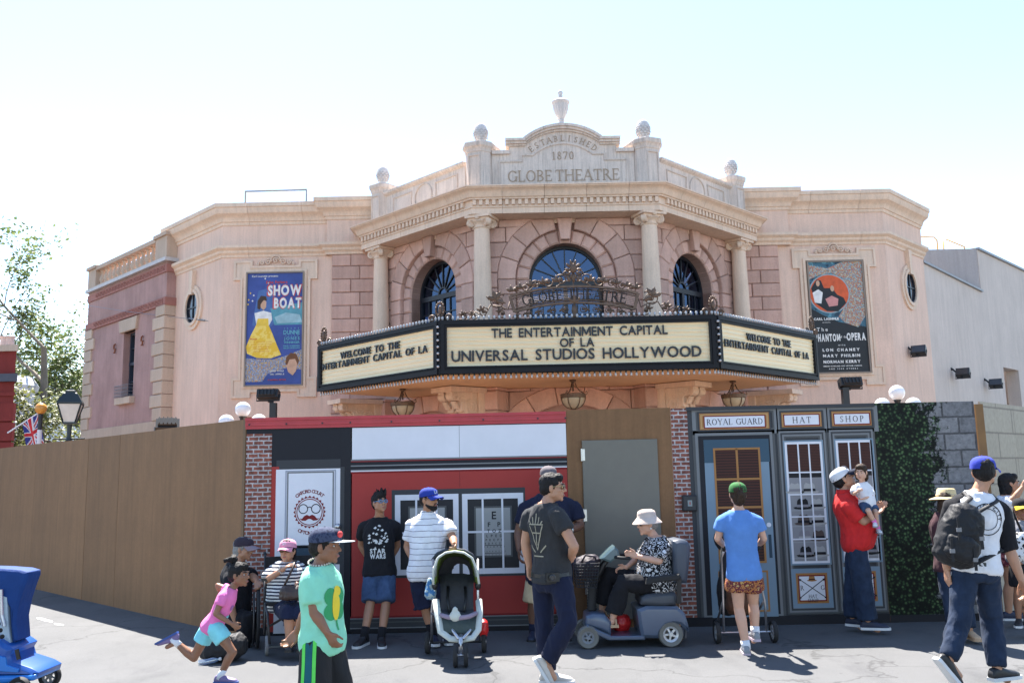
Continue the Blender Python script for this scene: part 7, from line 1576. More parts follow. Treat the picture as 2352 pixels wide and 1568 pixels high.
m_ = MB(); rings(m_, [(lerp(g.pel, g.neck, t_), *q) for t_, q in ((.055, None), (.10, None)) for q in [(g.tor(.026, t_, t_ + .01)[0][1], g.tor(.026, t_, t_ + .01)[0][2], g.tor(.026, t_, t_ + .01)[0][3], g.tor(.026, t_, t_ + .01)[0][4])]]); m_.obj('belt', PBK, g.root, smooth=True, autos=40)
cc = lerp(g.pel, g.neck, .07) + Vector((.0, -.20, .0)); cm = empty('compact_camera', cc, 'black compact camera clipped to the walking man belt', 'camera'); m_ = MB(); m_.box(cc, (.11, .04, .07), Matrix.Rotation(.25, 3, 'Z')); m_.obj('camera_body', PBK, cm); m_ = MB(); m_.lathe([(.026, 0), (.026, .03), (.02, .032), (.017, .026)], cc + Vector((.0, -.02, 0)), 16, Matrix.Rotation(R(90), 3, 'X')); m_.obj('lens', plain('lens_ring', (.06, .06, .065), .25, .6, bmp=0), cm, smooth=True, autos=40)
# --- large man behind him
g = person('big man in navy t-shirt, grey cap and khaki shorts, mostly hidden by the walking man', 'C', 9.8, dict(head=(240, 222, 0), neck=(245, 322, .03), shR=(92, 392, .03), shL=(408, 392, .03), elR=(42, 575, .05), wrR=(45, 690, -.03), elL=(448, 535, .0), wrL=(375, 570, -.25), hipR=(168, 880, 0), hipL=(320, 880, 0), knR=(140, 1040, -.02), knL=(340, 1040, 0), anR=(142, 1225, 0), anL=(345, 1225, 0), toeR=(120, 1278, -.22), toeL=(365, 1278, -.22)), (.1, -.98, -.05), 1.06, 1.3, .08, SK5, limb=1.08)
shirt(g, CNV, hem=-.08, sleeve=.66, loose=.014, seed=9); trousers(g, CKH, 1.0, grow=.028, name='shorts', flare=.012); shoes(g, SNV, SBK, 1.0, .03); socks(g, CNV, .08); cap_hat(g.root, g.hc, g.B, 1.08, cloth('cap_grey', (.13, .11, .12)), MATS['cap_grey']); face_bits(g.root, g.hc, g.B, 1.05, HBK)
m_ = MB(); w0, e0 = g.P['wrL'], g.P['elL']; d = (e0 - w0).normalized(); m_.tube([w0 + d * .02, w0 + d * .05], .036, 14); m_.obj('wristwatch', plain('watch_steel', (.55, .55, .55), .3, .9, bmp=0), g.root, smooth=True)
# --- woman on scooter
g = person('older woman in black and white leaf print blouse and bucket hat on the mobility scooter', 'C', 9.4, dict(head=(888, 522, 0), neck=(938, 606, 0), shL=(988, 655, -.16), shR=(918, 645, .18), elL=(966, 768, -.22), wrL=(822, 738, -.2), haL=(755, 716, -.18), elR=(835, 740, .2), wrR=(752, 808, .1), haR=(700, 828, .08), hipL=(985, 925, -.10), hipR=(968, 920, .10), knL=(728, 912, -.13), knR=(628, 862, .12), anL=(660, 1140, -.13), anR=(592, 1078, .12), toeL=(560, 1192, -.13), toeR=(510, 1172, .1)), (-.96, -.26, -.06), .98, 1.25, .10, SK3, bust=.05, hands=(35, 25), palm=((0, 0, -1), (0, 0, -1)), female=True, htilt=.0)
shirt(g, patterned('blouse_leaf_print', [(.62, .62, .63), (.012, .012, .014), (.62, .62, .63), (.012, .012, .014), (.62, .62, .63)], 17, stops=[0, .40, .52, .56, .66]), hem=-.14, sleeve=.85, loose=.02, seed=11, flare=.02, sl_flare=.02); trousers(g, CBK, 1.86, grow=.022, flare=.006, seed=12); face_bits(g.root, g.hc, g.B, .98, HGR, (PBK, SUN), eyes=False); hair_short(g.root, g.hc, g.B, .95, HGR)
BH = cloth('hat_beige', (.52, .42, .36)); c, (r_, f, u) = g.hc, g.B; M_ = Matrix((r_, f, u)).transposed(); m_ = MB(); m_.lathe([(.155, .005), (.152, .012), (.108, .060), (.100, .068), (.097, .10), (.088, .128), (.055, .145), (.004, .148)], c + u * .0, 28, M_); ht = m_.obj('bucket_hat', BH, g.root, smooth=True, autos=60)
for s_ in 'LR':
    a, tq = g.P['an' + s_], g.P['toe' + s_]; d = (tq - a); d.z = 0; d.normalize(); b = a - Vector((0, 0, .075)); m_ = MB(); sd = Vector((-d.y, d.x, 0))
    m_.box(b + d * .07, (.25, .09, .028), Matrix((d, sd, Vector((0, 0, 1)))).transposed()); o = m_.obj('sandal', plain('sandal_tan', (.42, .28, .17), .6), g.root)
    for q in (-.03, .06, .10, .14): m_ = MB(); m_.tube([b + d * q + sd * .045 + Vector((0, 0, .01)), b + d * q + sd * .03 + Vector((0, 0, .065 - .15 * max(0, q))), b + d * q - sd * .03 + Vector((0, 0, .065 - .15 * max(0, q))), b + d * q - sd * .045 + Vector((0, 0, .01))], .009, 6); m_.obj('sandal_strap', MATS['sandal_tan'], o)
m_ = MB(); m_.ell(g.hc + r_ * .0 + g.B[0] * -.08 + u * -.045, .011, 8, 6); m_.obj('earring', SWH, g.root)
# --- woman in blue
g = person('woman in bright blue t-shirt and flowered shorts seen from behind pushing a stroller', 'D', 8.8, dict(head=(390, 548, 0), neck=(392, 630, 0), shL=(305, 672, 0), shR=(494, 672, 0), elL=(282, 788, .03), wrL=(318, 830, .26), elR=(530, 788, .03), wrR=(500, 824, .26), hipL=(385, 990, 0), hipR=(466, 990, 0), knL=(396, 1165, .02), knR=(474, 1142, .1), anL=(434, 1366, -.04), anR=(484, 1290, .05), toeL=(426, 1398, .2), toeR=(466, 1336, .2)), (.05, .99, .02), .95, .95, 0, SK3, female=True, hands=(55, 55))
shirt(g, CBL, hem=-.05, sleeve=.55, loose=.006, seed=13, flare=.006, folds=(.005, 10)); trousers(g, patterned('shorts_flowers', [(.10, .02, .03), (.42, .18, .06), (.12, .025, .035), (.45, .30, .12)], 24, stops=[0, .42, .50, .62]), .42, grow=.024, waist=.14, name='shorts', flare=.012); shoes(g, SGY, plain('sole_lilac', (.45, .36, .42), .6), .95); socks(g, CWH, .05)
hair_short(g.root, g.hc, g.B, .93, HBR, low=.02); cap_hat(g.root, g.hc, g.B, .98, cloth('cap_green', (.03, .13, .035)), MATS['cap_green']); m_ = MB(); m_.ell(g.hc + Vector((0, -.10, .0)), (.035, .035, .04), 10, 8); m_.ell(g.hc + Vector((-.01, -.105, -.04)), (.025, .025, .05), 8, 6); put('ponytail', remesh(m_, .008, HBR, 1, (.005, 60), 2, (1, 1, .3), g.hc), g.root, g.hc)
# --- man in red
g = person('stout man in red polo and jeans looking up at the toddler he carries', 'E', 9.72, dict(head=(128, 466, 0), neck=(135, 540, 0), shR=(150, 598, -.17), shL=(165, 590, .17), elR=(238, 696, -.2), wrR=(305, 655, -.12), haR=(335, 618, -.05), elL=(235, 690, .2), wrL=(300, 640, .12), hipR=(200, 808, -.09), hipL=(205, 808, .1), knR=(228, 1005, -.09), knL=(190, 1000, .1), anR=(262, 1232, -.1), anL=(182, 1214, .1), toeR=(345, 1270, -.13), toeL=(225, 1243, .05)), (.86, -.12, .52), 1.02, 1.15, .10, SK1, limb=1.05, hands=(30, 30), palm=((0, .3, 1), (0, -.3, 1)))
shirt(g, CRD, hem=-.12, sleeve=.78, loose=.012, seed=15, flare=.018); trousers(g, DEN2, 1.96, grow=.018, seed=16, flare=.008); shoes(g, SNV, SWH); hair_short(g.root, g.hc, g.B, .97, HBK); o, P_ = cap_hat(g.root, g.hc, g.B, 1.05, cloth('cap_offwhite', (.6, .6, .62)), cloth('cap_navy', (.015, .018, .035)), front=MATS['cap_navy']); face_bits(g.root, g.hc, g.B, 1, HBK)
m_ = MB(); rings(m_, [(g.neck + g.up * z, Vector((1, 0, 0)), Vector((0, 1, 0)), a, b) for z, a, b in ((-.03, .09, .09), (.01, .082, .082), (.035, .07, .07))]); m_.obj('collar', CRD, g.root, smooth=True)
# --- toddler
g = person('toddler in white top held up by the man in red', 'E', 9.58, dict(head=(226, 430, -.02), neck=(232, 482, 0), shR=(192, 503, -.03), shL=(272, 508, .03), elR=(186, 548, -.08), wrR=(205, 535, -.14), elL=(285, 556, -.05), wrL=(240, 572, -.1), hipR=(238, 604, -.03), hipL=(278, 604, .03), knR=(268, 640, -.14), knL=(305, 645, -.08), anR=(300, 700, -.12), anL=(318, 735, -.05), toeR=(305, 730, -.22), toeL=(330, 760, -.14)), (-.55, -.8, -.12), .5, .98, .02, SK3, vox=.006, hk=.72, hands=(40, 40), female=True)
shirt(g, CWH, hem=-.1, sleeve=.8, grow=.010, loose=.006, vox=.008, seed=17, folds=(.003, 18)); trousers(g, DEN, .8, grow=.012, vox=.008, name='shorts', folds=(.003, 18)); shoes(g, SWH, SGY, .55); socks(g, CPK, .03); hair_short(g.root, g.hc, g.B, .72, HBR, long=.02); face_bits(g.root, g.hc, g.B, .72, HBR)
# --- man with backpack
g = person('man in white and black raglan shirt, blue cap and jeans striding away at the right', 'E', 7.25, dict(head=(890, 428, 0), neck=(858, 535, 0), shL=(722, 598, 0), shR=(980, 622, .02), elL=(672, 790, .05), wrL=(690, 955, .02), elR=(1026, 838, .0), wrR=(1092, 1010, -.04), hipL=(788, 955, 0), hipR=(902, 955, 0), knL=(764, 1205, -.06), knR=(928, 1215, .08), anL=(700, 1440, -.16), anR=(962, 1488, .0), toeL=(792, 1536, -.14), toeR=(1050, 1538, .06)), (.45, .89, .0), 1.03, 1.02, 0, SK1, hands=(35, 35))
sh_ = shirt(g, CWH, hem=-.03, sleeve=.0, loose=.006, seed=19, flare=.004); 
for s_ in 'LR':
    p, r_ = g.arm[s_]; m_ = MB(); q, rr = seg(p, r_, 1.08); sm = (g.P['shL'] + g.P['shR']) / 2; capsule(m_, [lerp(g.neck, p[0], .45), p[0]], (.058, r_[0] + .022)); flatcap(m_, q, [x + .02 for x in rr]); put('raglan_sleeve', remesh(m_, .011, CBK, 3, (.006, 12), 4, (1, 1, .5), g.base), g.root, g.base)
trousers(g, DEN2, 1.95, grow=.018, seed=20, folds=(.008, 14), flare=.002); shoes(g, SBK, SWH, 1.05, up={'L': Vector((.7, .2, .55)), 'R': None}); hair_short(g.root, g.hc, g.B, .98, HBK); cap_hat(g.root, g.hc, g.B, 1.06, cloth('cap_royal', (.035, .05, .33)), MATS['cap_royal'], fwd=(.8, .6, -.1)); face_bits(g.root, g.hc, g.B, 1, HBK, beard=HBK)
fr = PF(lerp(g.pel, g.neck, .62), (1, 0, 0), (0, 0, 1)); fr.n = Vector((0, -1, 0)); bt = [ringpoly(.02, .02, .125, .118), ringpoly(.02, .02, .085, .080)]
for i, ch in enumerate('MEXICO CITY'):
    if ch == ' ': continue
    a = R(165 - 16.5 * i); vs, fs, ed, x0_, x1_ = SANS[('b', ch)]; s_ = .028 / .7; ca, sa = math.sin(a), -math.cos(a); bt.append(([(.02 + .089 * math.cos(a) + (x - (x0_ + x1_) / 2) * s_ * ca - y * s_ * sa, .02 + .089 * math.sin(a) + (x - (x0_ + x1_) / 2) * s_ * sa + y * s_ * ca) for x, y in vs], [tuple(f) for f in fs]))
decal(g.root, sh_, 'back_print', CBK, bt, fr)
m_ = MB(); tr = g.tor(.024, .06, .11); rings(m_, [tr[0], tr[-1]]); m_.obj('belt', PBK, g.root, smooth=True, autos=40)
bp = empty('backpack', g.base + Vector((0, -.3, .9)), 'black backpack with buckles worn by the man in the raglan shirt', 'backpack'); b0, b1 = atY(*px('E', 720, 900), 7.02), atY(*px('E', 800, 640), 7.02); NYL = cloth('nylon_black', (.016, .016, .018), rough=.6)
ax = (b1 - b0).normalized(); rx_ = ax.cross(Vector((0, -1, 0))).normalized(); fy = rx_.cross(ax); m_ = MB(); rings(m_, [(lerp(b0, b1, t_), rx_, fy, a, b) for t_, a, b in ((-.12, .08, .04), (0, .155, .10), (.3, .165, .12), (.7, .155, .11), (1.0, .12, .085), (1.12, .05, .04))]); put('pack', remesh(m_, .010, NYL, 2, (.006, 14), 5, (1, 1, 1), b0), bp, b0)
m_ = MB(); rings(m_, [(lerp(b0, b1, t_) - fy * -.09 * (1 if fy.y < 0 else -1), rx_, fy, a, b) for t_, a, b in ((.0, .08, .03), (.08, .125, .06), (.4, .12, .06), (.5, .06, .03))]); put('front_pocket', remesh(m_, .010, NYL, 2, (.005, 18), 6, (1, 1, 1), b0), bp, b0)
for q in (-.09, .09):
    for t_ in (.12, .55): a = lerp(b0, b1, t_) + rx_ * q + Vector((0, -.15, 0)); m_ = MB(); m_.box(a, (.035, .014, .03)); m_.obj('buckle', plain('buckle_grey', (.16, .16, .17), .35, bmp=0), bp); m_ = MB(); m_.bar(a + Vector((0, 0, .09)), a - Vector((0, 0, .08)), .02, .006, (0, 1, 0)); m_.obj('strap', NYL, bp)
for s_ in 'LR':
    sp_ = g.P['sh' + s_]; a = lerp(g.neck, sp_, .55); m_ = MB(); m_.tube([b1 + rx_ * (.06 if s_ == 'R' else -.06), a + Vector((0, -.10, .02)), a + Vector((0, -.02, .065)), a + Vector((0, .09, .01)), a + Vector((0, .13, -.12)), lerp(g.pel, sp_, .45) + Vector((.05 if s_ == 'R' else -.05, .08, 0)), lerp(g.pel, sp_, .35) + Vector((.10 if s_ == 'R' else -.1, -.06, 0)), b0 + rx_ * (.14 if s_ == 'R' else -.14)], .024, 8, sq=.5); m_.obj('shoulder_strap', NYL, bp, smooth=True)
# --- woman with straw hat, woman pointing, child at the edge
g = person('woman in straw hat and dark tank top half hidden behind the backpack man', 'E', 9.15, dict(head=(690, 590, 0), neck=(676, 640, 0), shL=(638, 678, 0), shR=(765, 688, 0), elL=(634, 790, .03), wrL=(676, 900, .08), elR=(790, 800, .03), wrR=(770, 900, .1), hipL=(685, 940, 0), hipR=(755, 945, 0), knL=(705, 1110, 0), knR=(775, 1115, 0), anL=(735, 1255, 0), anR=(812, 1283, -.02), toeL=(760, 1290, -.1), toeR=(850, 1312, -.16)), (.6, .78, -.08), .93, .98, 0, SK4, vox=.009, female=True)
shirt(g, cloth('tank_maroon', (.05, .02, .025)), hem=-.05, sleeve=0, grow=.010, seed=21); trousers(g, DEN2, 1.9, grow=.010); hair_short(g.root, g.hc, g.B, .95, HBR, long=.08); c, (r_, f, u) = g.hc, g.B; m_ = MB(); m_.lathe([(.165, .02), (.16, .028), (.10, .05), (.096, .06), (.088, .12), (.075, .135), (.004, .14)], c, 28, Matrix((r_, f, u)).transposed()); h_ = m_.obj('straw_hat', plain('straw', (.55, .42, .22), .8, bmp=.6, bscale=150), g.root, smooth=True, autos=50); m_ = MB(); m_.lathe([(.1, .052), (.1, .075)], c, 28, Matrix((r_, f, u)).transposed()); m_.obj('hat_band', CKH, h_, smooth=True)
shoes(g, plain('sandal_tan', (.42, .28, .17), .6), MATS['sandal_tan'], .9)
g = person('dark haired woman in white tee and dark shorts pointing to the right edge', 'E', 9.9, dict(head=(1030, 492, 0), neck=(1012, 556, 0), shR=(998, 592, -.15), shL=(1012, 588, .16), elR=(1058, 566, -.22), wrR=(1098, 512, -.24), elL=(1040, 690, .16), wrL=(1075, 770, .1), hipR=(1010, 850, -.08), hipL=(1016, 850, .09), knR=(1030, 1030, -.08), knL=(1062, 1025, .1), anR=(1024, 1186, -.08), anL=(1076, 1180, .1), toeR=(1090, 1212, -.1), toeL=(1140, 1206, .08)), (.93, -.3, 0), .95, .98, 0, SK4, vox=.009, female=True, hands=(20, 40))
shirt(g, CWH, hem=-.08, sleeve=.6, seed=23); trousers(g, patterned('shorts_maroon_print', [(.09, .02, .03), (.3, .1, .1), (.07, .02, .025)], 22), .45, grow=.022, name='shorts'); shoes(g, SNV, SWH, .95); hair_short(g.root, g.hc, g.B, .95, HBK, long=.06); face_bits(g.root, g.hc, g.B, .95, HBK)
g = person('child in black and yellow cap at the right picture edge', 'E', 9.3, dict(head=(1092, 628, 0), neck=(1095, 690, 0), shR=(1058, 715, 0), shL=(1135, 715, 0), elR=(1050, 800, .02), wrR=(1062, 870, -.05), elL=(1145, 800, .02), wrL=(1135, 870, -.05), hipR=(1072, 900, 0), hipL=(1120, 900, 0), knR=(1075, 1060, 0), knL=(1120, 1060, 0), anR=(1078, 1220, 0), anL=(1120, 1220, 0), toeR=(1072, 1250, -.15), toeL=(1125, 1250, -.15)), (-.3, -.94, 0), .75, 1, 0, SK2, vox=.009, hk=.88)
shirt(g, cloth('tee_grey', (.2, .2, .22)), hem=-.1, sleeve=.6, seed=25); trousers(g, CBK, .9, grow=.02, name='shorts'); shoes(g, SBK, SWH, .8); cap_hat(g.root, g.hc, g.B, .93, CBK, cloth('cap_yellow', (.6, .42, .03))); face_bits(g.root, g.hc, g.B, .88, HBK)
# --- girl running
g = person('young girl in pink top and turquoise shorts running to the right', 'F', 7.85, dict(head=(945, 572, 0), neck=(882, 690, 0), shR=(800, 745, -.10), shL=(868, 700, .10), elR=(728, 930, -.13), wrR=(872, 1022, -.12), elL=(745, 672, .16), wrL=(810, 800, .2), hipR=(715, 1055, -.06), hipL=(668, 1050, .07), knR=(885, 1282, -.06), knL=(528, 1335, .06), anR=(772, 1498, -.05), anL=(348, 1180, .05), toeR=(850, 1560, -.06), toeL=(200, 1232, .05)), (.95, -.3, -.02), .64, .92, 0, SK2, vox=.0062, hk=.84, limb=1.05, hands=(40, 40), female=True)
sh_ = shirt(g, CPK, hem=-.12, sleeve=.5, grow=.010, loose=.004, vox=.009, seed=27, folds=(.004, 16), sl_flare=.008); trousers(g, CTQ, .5, grow=.018, vox=.009, name='shorts', waist=.16, folds=(.004, 16)); shoes(g, plain('shoe_purple', (.16, .12, .24), .6), SBL, .72, up={'L': Vector((.45, 0, -.9)), 'R': None}); socks(g, CWH, .06); hair_short(g.root, g.hc, g.B, .86, HBK); face_bits(g.root, g.hc, g.B, .84, HBK)
c, (r_, f, u) = g.hc, g.B; m_ = MB(); rg = random.Random(4)
for i in range(9): p = c + u * .10 - f * .05; e = p + Vector((rg.uniform(-.09, .0), rg.uniform(-.05, .05), rg.uniform(.0, .07))); capsule(m_, [p, lerp(p, e, .5) + Vector((0, 0, .02)), e], (.022, .018, .008), 8)
put('bunched_hair', remesh(m_, .007, HBK, 1, (.004, 60), 3, (1, 1, 1), c), g.root, c)
rt_ = (g.P['shR'] - g.P['shL']).normalized(); fwd = g.up.cross(rt_); fr = PF(lerp(g.pel, g.neck, .5), fwd.cross(g.up) * -1, g.up); fr.n = (fwd + rt_ * .6).normalized(); fr.u = g.up.cross(fr.n); pp = []
for x, y, q in ((.0, .05, .025), (.03, .0, .02), (-.03, .0, .02), (.01, -.05, .03), (-.04, -.06, .02)): pp.append(disc2(x, y, q, q))
decal(g.root, sh_, 'shirt_print', plain('print_mauve', (.32, .12, .32), .7, bmp=0), pp[:1], fr); decal(g.root, sh_, 'shirt_print', plain('print_sky', (.2, .5, .6), .7, bmp=0), pp[3:4], fr)
# --- boy in green
g = person('boy in mint green clover t-shirt and black shorts walking right in the foreground', 'A', 5.75, dict(head=(652, 828, 0), neck=(622, 928, 0), shR=(580, 978, -.1), shL=(680, 965, .10), elR=(592, 1185, -.13), wrR=(660, 1292, -.14), haR=(692, 1350, -.14), elL=(548, 1180, .16), wrL=(500, 1288, .2), haL=(462, 1335, .2), hipR=(602, 1335, -.07), hipL=(668, 1335, .07), knR=(590, 1640, -.09), knL=(715, 1640, .09), anR=(575, 1930, -.05), anL=(735, 1930, .1), toeR=(640, 1990, -.07), toeL=(800, 1990, .06)), (.97, -.24, -.02), .84, .98, 0, SK2, vox=.0065, hk=.92, hands=(35, 35))
sh_ = shirt(g, CMT, hem=-.16, sleeve=.72, grow=.014, loose=.012, vox=.010, seed=29, folds=(.008, 9), flare=.02, sl_flare=.016); trousers(g, cloth('shorts_black_sheen', (.012, .012, .014), rough=.6), 1.0, grow=.026, name='shorts', flare=.016, folds=(.006, 9)); shoes(g, SBK, SWH, .9); socks(g, CWH); hair_short(g.root, g.hc, g.B, .92, HBK); face_bits(g.root, g.hc, g.B, .92, HBK)
o, P_ = cap_hat(g.root, g.hc, g.B, .99, patterned('cap_camo_blue', [(.02, .025, .05), (.05, .06, .10), (.03, .035, .07), (.09, .10, .15)], 26), cloth('peak_pale', (.42, .44, .44)), bill=.095, flat=True, front=cloth('cap_front_navy', (.02, .025, .05)))
m_ = MB(); m_.ell(P_(.0, .098, .075), (.035, .012, .022), 10, 6, Matrix((g.B[0], g.B[1], g.B[2])).transposed()); m_.obj('cap_badge', cloth('badge_red', (.5, .05, .05)), o, smooth=True)
rt_ = (g.P['shR'] - g.P['shL']).normalized(); rt_.z = 0; rt_.normalize(); fwd = Vector((0, 0, 1)).cross(rt_); nn = (fwd * 1.0 + rt_ * .25).normalized(); fr = PF(lerp(g.pel, g.neck, .50), Vector((0, 0, 1)).cross(nn), (0, 0, 1)); fr.n = nn
cl = []
for a in (45, 135, 225, 315): cl.append(disc2(.052 * math.cos(R(a)), .062 * math.sin(R(a)), .05, .054))
decal(g.root, sh_, 'clover_print', plain('print_clover', (.03, .30, .10), .7, bmp=0), cl + [seg2((0, -.05), (.02, -.16), .012)], fr); decal(g.root, sh_, 'yellow_print', plain('print_yellow', (.75, .55, .03), .7, bmp=0), [disc2(.0, -.01, .034, .09), disc2(.02, .075, .03, .03)], fr, off=.007)
for s_, cc_ in (('R', 1),):
    p, r_ = g.leg[s_]
    for dx, mt in ((-.035, cloth('stripe_green', (.12, .62, .10))), (.0, cloth('stripe_teal', (.015, .10, .13))), (.035, MATS['stripe_green'])):
        d = (p[1] - p[0]).normalized(); fr = PF(lerp(p[0], p[1], .5), (1, 0, 0), (0, 0, 1)); fr.n = Vector((0, -1, 0)); so_ = [o_ for o_ in g.root.children if o_.name.startswith('shorts')][0]; k_ = 24; L_ = .46; pts = [(dx + s2 * (.011 if mt.name != 'stripe_teal' else .022) - .02, L_ * (i / k_ - .5) + .04) for s2 in (1, -1) for i in range(k_ + 1)]; decal(g.root, so_, 'side_stripe', mt, [(pts, [(i, i + 1, k_ + 2 + i, k_ + 1 + i) for i in range(k_)])], fr, off=.004 if mt.name != 'stripe_teal' else .003)
m_ = MB()
for i in range(26): a = 6.28318 * i / 26; m_.ell(g.neck + Vector((.072 * math.cos(a), .068 * math.sin(a), .02 + .02 * math.sin(a))), .0065, 6, 4)
m_.obj('bead_necklace', plain('beads', (.5, .45, .38), .4), g.root)['kind'] = 'stuff'
# --- man crouching, woman in wheelchair
g = person('grey haired man in black clothes and dark cap crouching beside the wheelchair', 'F', 9.8, dict(head=(985, 335, 0), neck=(925, 452, 0), shR=(862, 560, -.17), shL=(1010, 535, .16), elR=(852, 800, -.24), wrR=(908, 1000, -.22), elL=(1078, 598, .0), wrL=(1105, 635, -.14), haL=(1118, 690, -.2), hipR=(880, 985, -.1), hipL=(905, 985, .1), knR=(1030, 960, -.2), knL=(1050, 960, .15), anR=(960, 1262, -.15), anL=(1030, 1262, .15), toeR=(1050, 1295, -.17), toeL=(1120, 1295, .12)), (.96, -.28, -.06), 1.0, 1.1, .03, SK4, hands=(30, 40))
shirt(g, CBK, hem=-.08, sleeve=.7, seed=31); trousers(g, CBK, 1.9, grow=.02, seed=32); shoes(g, SBK, SBK); hair_short(g.root, g.hc, g.B, 1.0, HGR, low=.02); cap_hat(g.root, g.hc, g.B, 1.05, cloth('cap_plum', (.035, .025, .035)), cloth('cap_plum_peak', (.22, .17, .19))); face_bits(g.root, g.hc, g.B, 1.0, HGR)
g = person('woman in striped top, pink cap and sunglasses seated in the wheelchair', 'F', 9.45, dict(head=(1388, 352, -.05), neck=(1390, 448, 0), shR=(1250, 505, 0), shL=(1535, 508, 0), elR=(1192, 625, -.12), wrR=(1350, 520, -.28), haR=(1410, 478, -.26), elL=(1592, 640, -.06), wrL=(1540, 672, -.25), haL=(1490, 690, -.3), hipR=(1320, 845, 0), hipL=(1450, 845, 0), knR=(1400, 940, -.44), knL=(1510, 935, -.44), anR=(1402, 1178, -.42), anL=(1500, 1178, -.42), toeR=(1400, 1215, -.62), toeL=(1505, 1215, -.62)), (-.12, -.98, .04), .95, 1.2, .07, SK1, bust=.04, hands=(60, 45), female=True)
shirt(g, cloth('top_striped', (.62, .62, .60), (.025, .028, .05), (2, 30, .48)), hem=-.14, sleeve=.9, loose=.02, seed=33, flare=.02, sl_flare=.02); trousers(g, CNV, 1.1, grow=.02, seed=34, name='capri_trousers'); shoes(g, SBK, SBK, .92); hair_short(g.root, g.hc, g.B, .97, HBK, low=.02); o, P_ = cap_hat(g.root, g.hc, g.B, 1.0, cloth('cap_pink', (.62, .26, .36)), MATS['cap_pink'], bill=.07); cap_text(g, o, P_, 'NY', PRW, .026); face_bits(g.root, g.hc, g.B, .95, HBK, (plain('frame_brown', (.1, .06, .04), .3, bmp=0), plain('lens_amber', (.10, .07, .03), .06, bmp=0)), eyes=False)
hb_ = empty('handbag', atY(*px('F', 1450, 735), 9.1), 'dark brown handbag on the lap of the woman in the wheelchair', 'handbag'); q = atY(*px('F', 1450, 735), 9.1); m_ = MB(); rings(m_, [(q + Vector((0, 0, z)), Vector((1, 0, 0)), Vector((0, 1, 0)), a, b) for z, a, b in ((-.065, .13, .04), (-.04, .15, .06), (.02, .14, .055), (.06, .11, .03))]); put('bag', remesh(m_, .009, plain('leather_brown', (.045, .028, .022), .45), 2, (.006, 20), 3, (1, 1, 1), q), hb_, q); m_ = MB(); m_.tube([q + Vector((-.11, 0, .05)), g.P['shR'] * .0 + q + Vector((-.02, .05, .26)), lerp(g.neck, g.P['shL'], .5) + Vector((0, -.06, .06)), lerp(g.neck, g.P['shL'], .6) + Vector((0, .04, .04))], .012, 6); m_.obj('strap', MATS['leather_brown'], hb_, smooth=True)
m_ = MB(); w0 = g.P['wrR']; d = (g.P['elR'] - w0).normalized()
for i in range(10): a = 6.28318 * i / 10; s1 = d.orthogonal().normalized(); s2 = d.cross(s1); m_.ell(w0 + d * .03 + s1 * .033 * math.cos(a) + s2 * .033 * math.sin(a), .008, 6, 4)
m_.obj('bead_bracelet', MATS['beads'], g.root)['kind'] = 'stuff'
# ================================================================== WHEELED THINGS AND BAGS
RUB = plain('tyre_black', (.018, .018, .019), .75); ALU = plain('aluminium', (.5, .5, .52), .35, .9, bmp=.03); STB = plain('steel_black', (.02, .02, .022), .4, bmp=.03)
def wheel(parent, c, r_, wd, axis, tyre=RUB, rim=ALU, spokes=6, tw=None, handrim=False, name='wheel'):
    """tyre with rim, hub and spokes; axis is the axle direction"""
    c = Vector(c); ax = Vector(axis).normalized(); u = ax.orthogonal().normalized(); v = ax.cross(u); n = 28; tw = tw or r_ * .22
    M_ = Matrix((u, v, ax)).transposed(); pr = [(r_ - tw, -wd * .35), (r_ - tw * .25, -wd * .5), (r_, -wd * .25), (r_, wd * .25), (r_ - tw * .25, wd * .5), (r_ - tw, wd * .35), (r_ - tw, -wd * .35)]
    vs = [c + M_ @ Vector((a * math.cos(6.28318 * j / n), a * math.sin(6.28318 * j / n), z)) for a, z in pr for j in range(n)]; mb = MB(); mb.add(vs, [(i * n + j, i * n + (j + 1) % n, (i + 1) * n + (j + 1) % n, (i + 1) * n + j) for i in range(len(pr) - 1) for j in range(n)]); w_ = mb.obj(name, tyre, parent, smooth=True, autos=40)
    m_ = MB(); m_.tube([c + (u * math.cos(6.28318 * j / n) + v * math.sin(6.28318 * j / n)) * (r_ - tw) for j in range(n)], wd * .28, 6, True); m_.lathe([(r_ * .16, -wd * .5), (r_ * .18, -wd * .45), (r_ * .18, wd * .45), (r_ * .16, wd * .5)], c, 14, M_)
    for s_ in range(spokes):
        a = 6.28318 * s_ / spokes; d = u * math.cos(a) + v * math.sin(a)
        if spokes > 12: m_.tube([c + d * r_ * .1, c + d * (r_ - tw)], .0022, 4)
        else: m_.bar(c + d * r_ * .1, c + d * (r_ - tw), r_ * .16, wd * .3, ax)
    m_.obj('rim', rim, w_, smooth=True, autos=40)
    if handrim: m_ = MB(); m_.tube([c + ax * handrim + (u * math.cos(6.28318 * j / n) + v * math.sin(6.28318 * j / n)) * (r_ * .88) for j in range(n)], .009, 6, True); m_.obj('hand_rim', STB, w_, smooth=True)
    return w_
def S(c, x, y, Y): p = px(c, x, y); return atY(p[0], p[1], Y)
def side(c, pts, Y, d0, d1, ch=.0):
    """side profile traced at depth Y, given its real thickness d0..d1 towards the viewer"""
    mb = MB(); mb.prism([(q.x, q.z) for q in [S(c, x, y, Y) for x, y in pts]], frame((0, Y), (1, 0), (0, -1)), d0, d1, ch); return mb
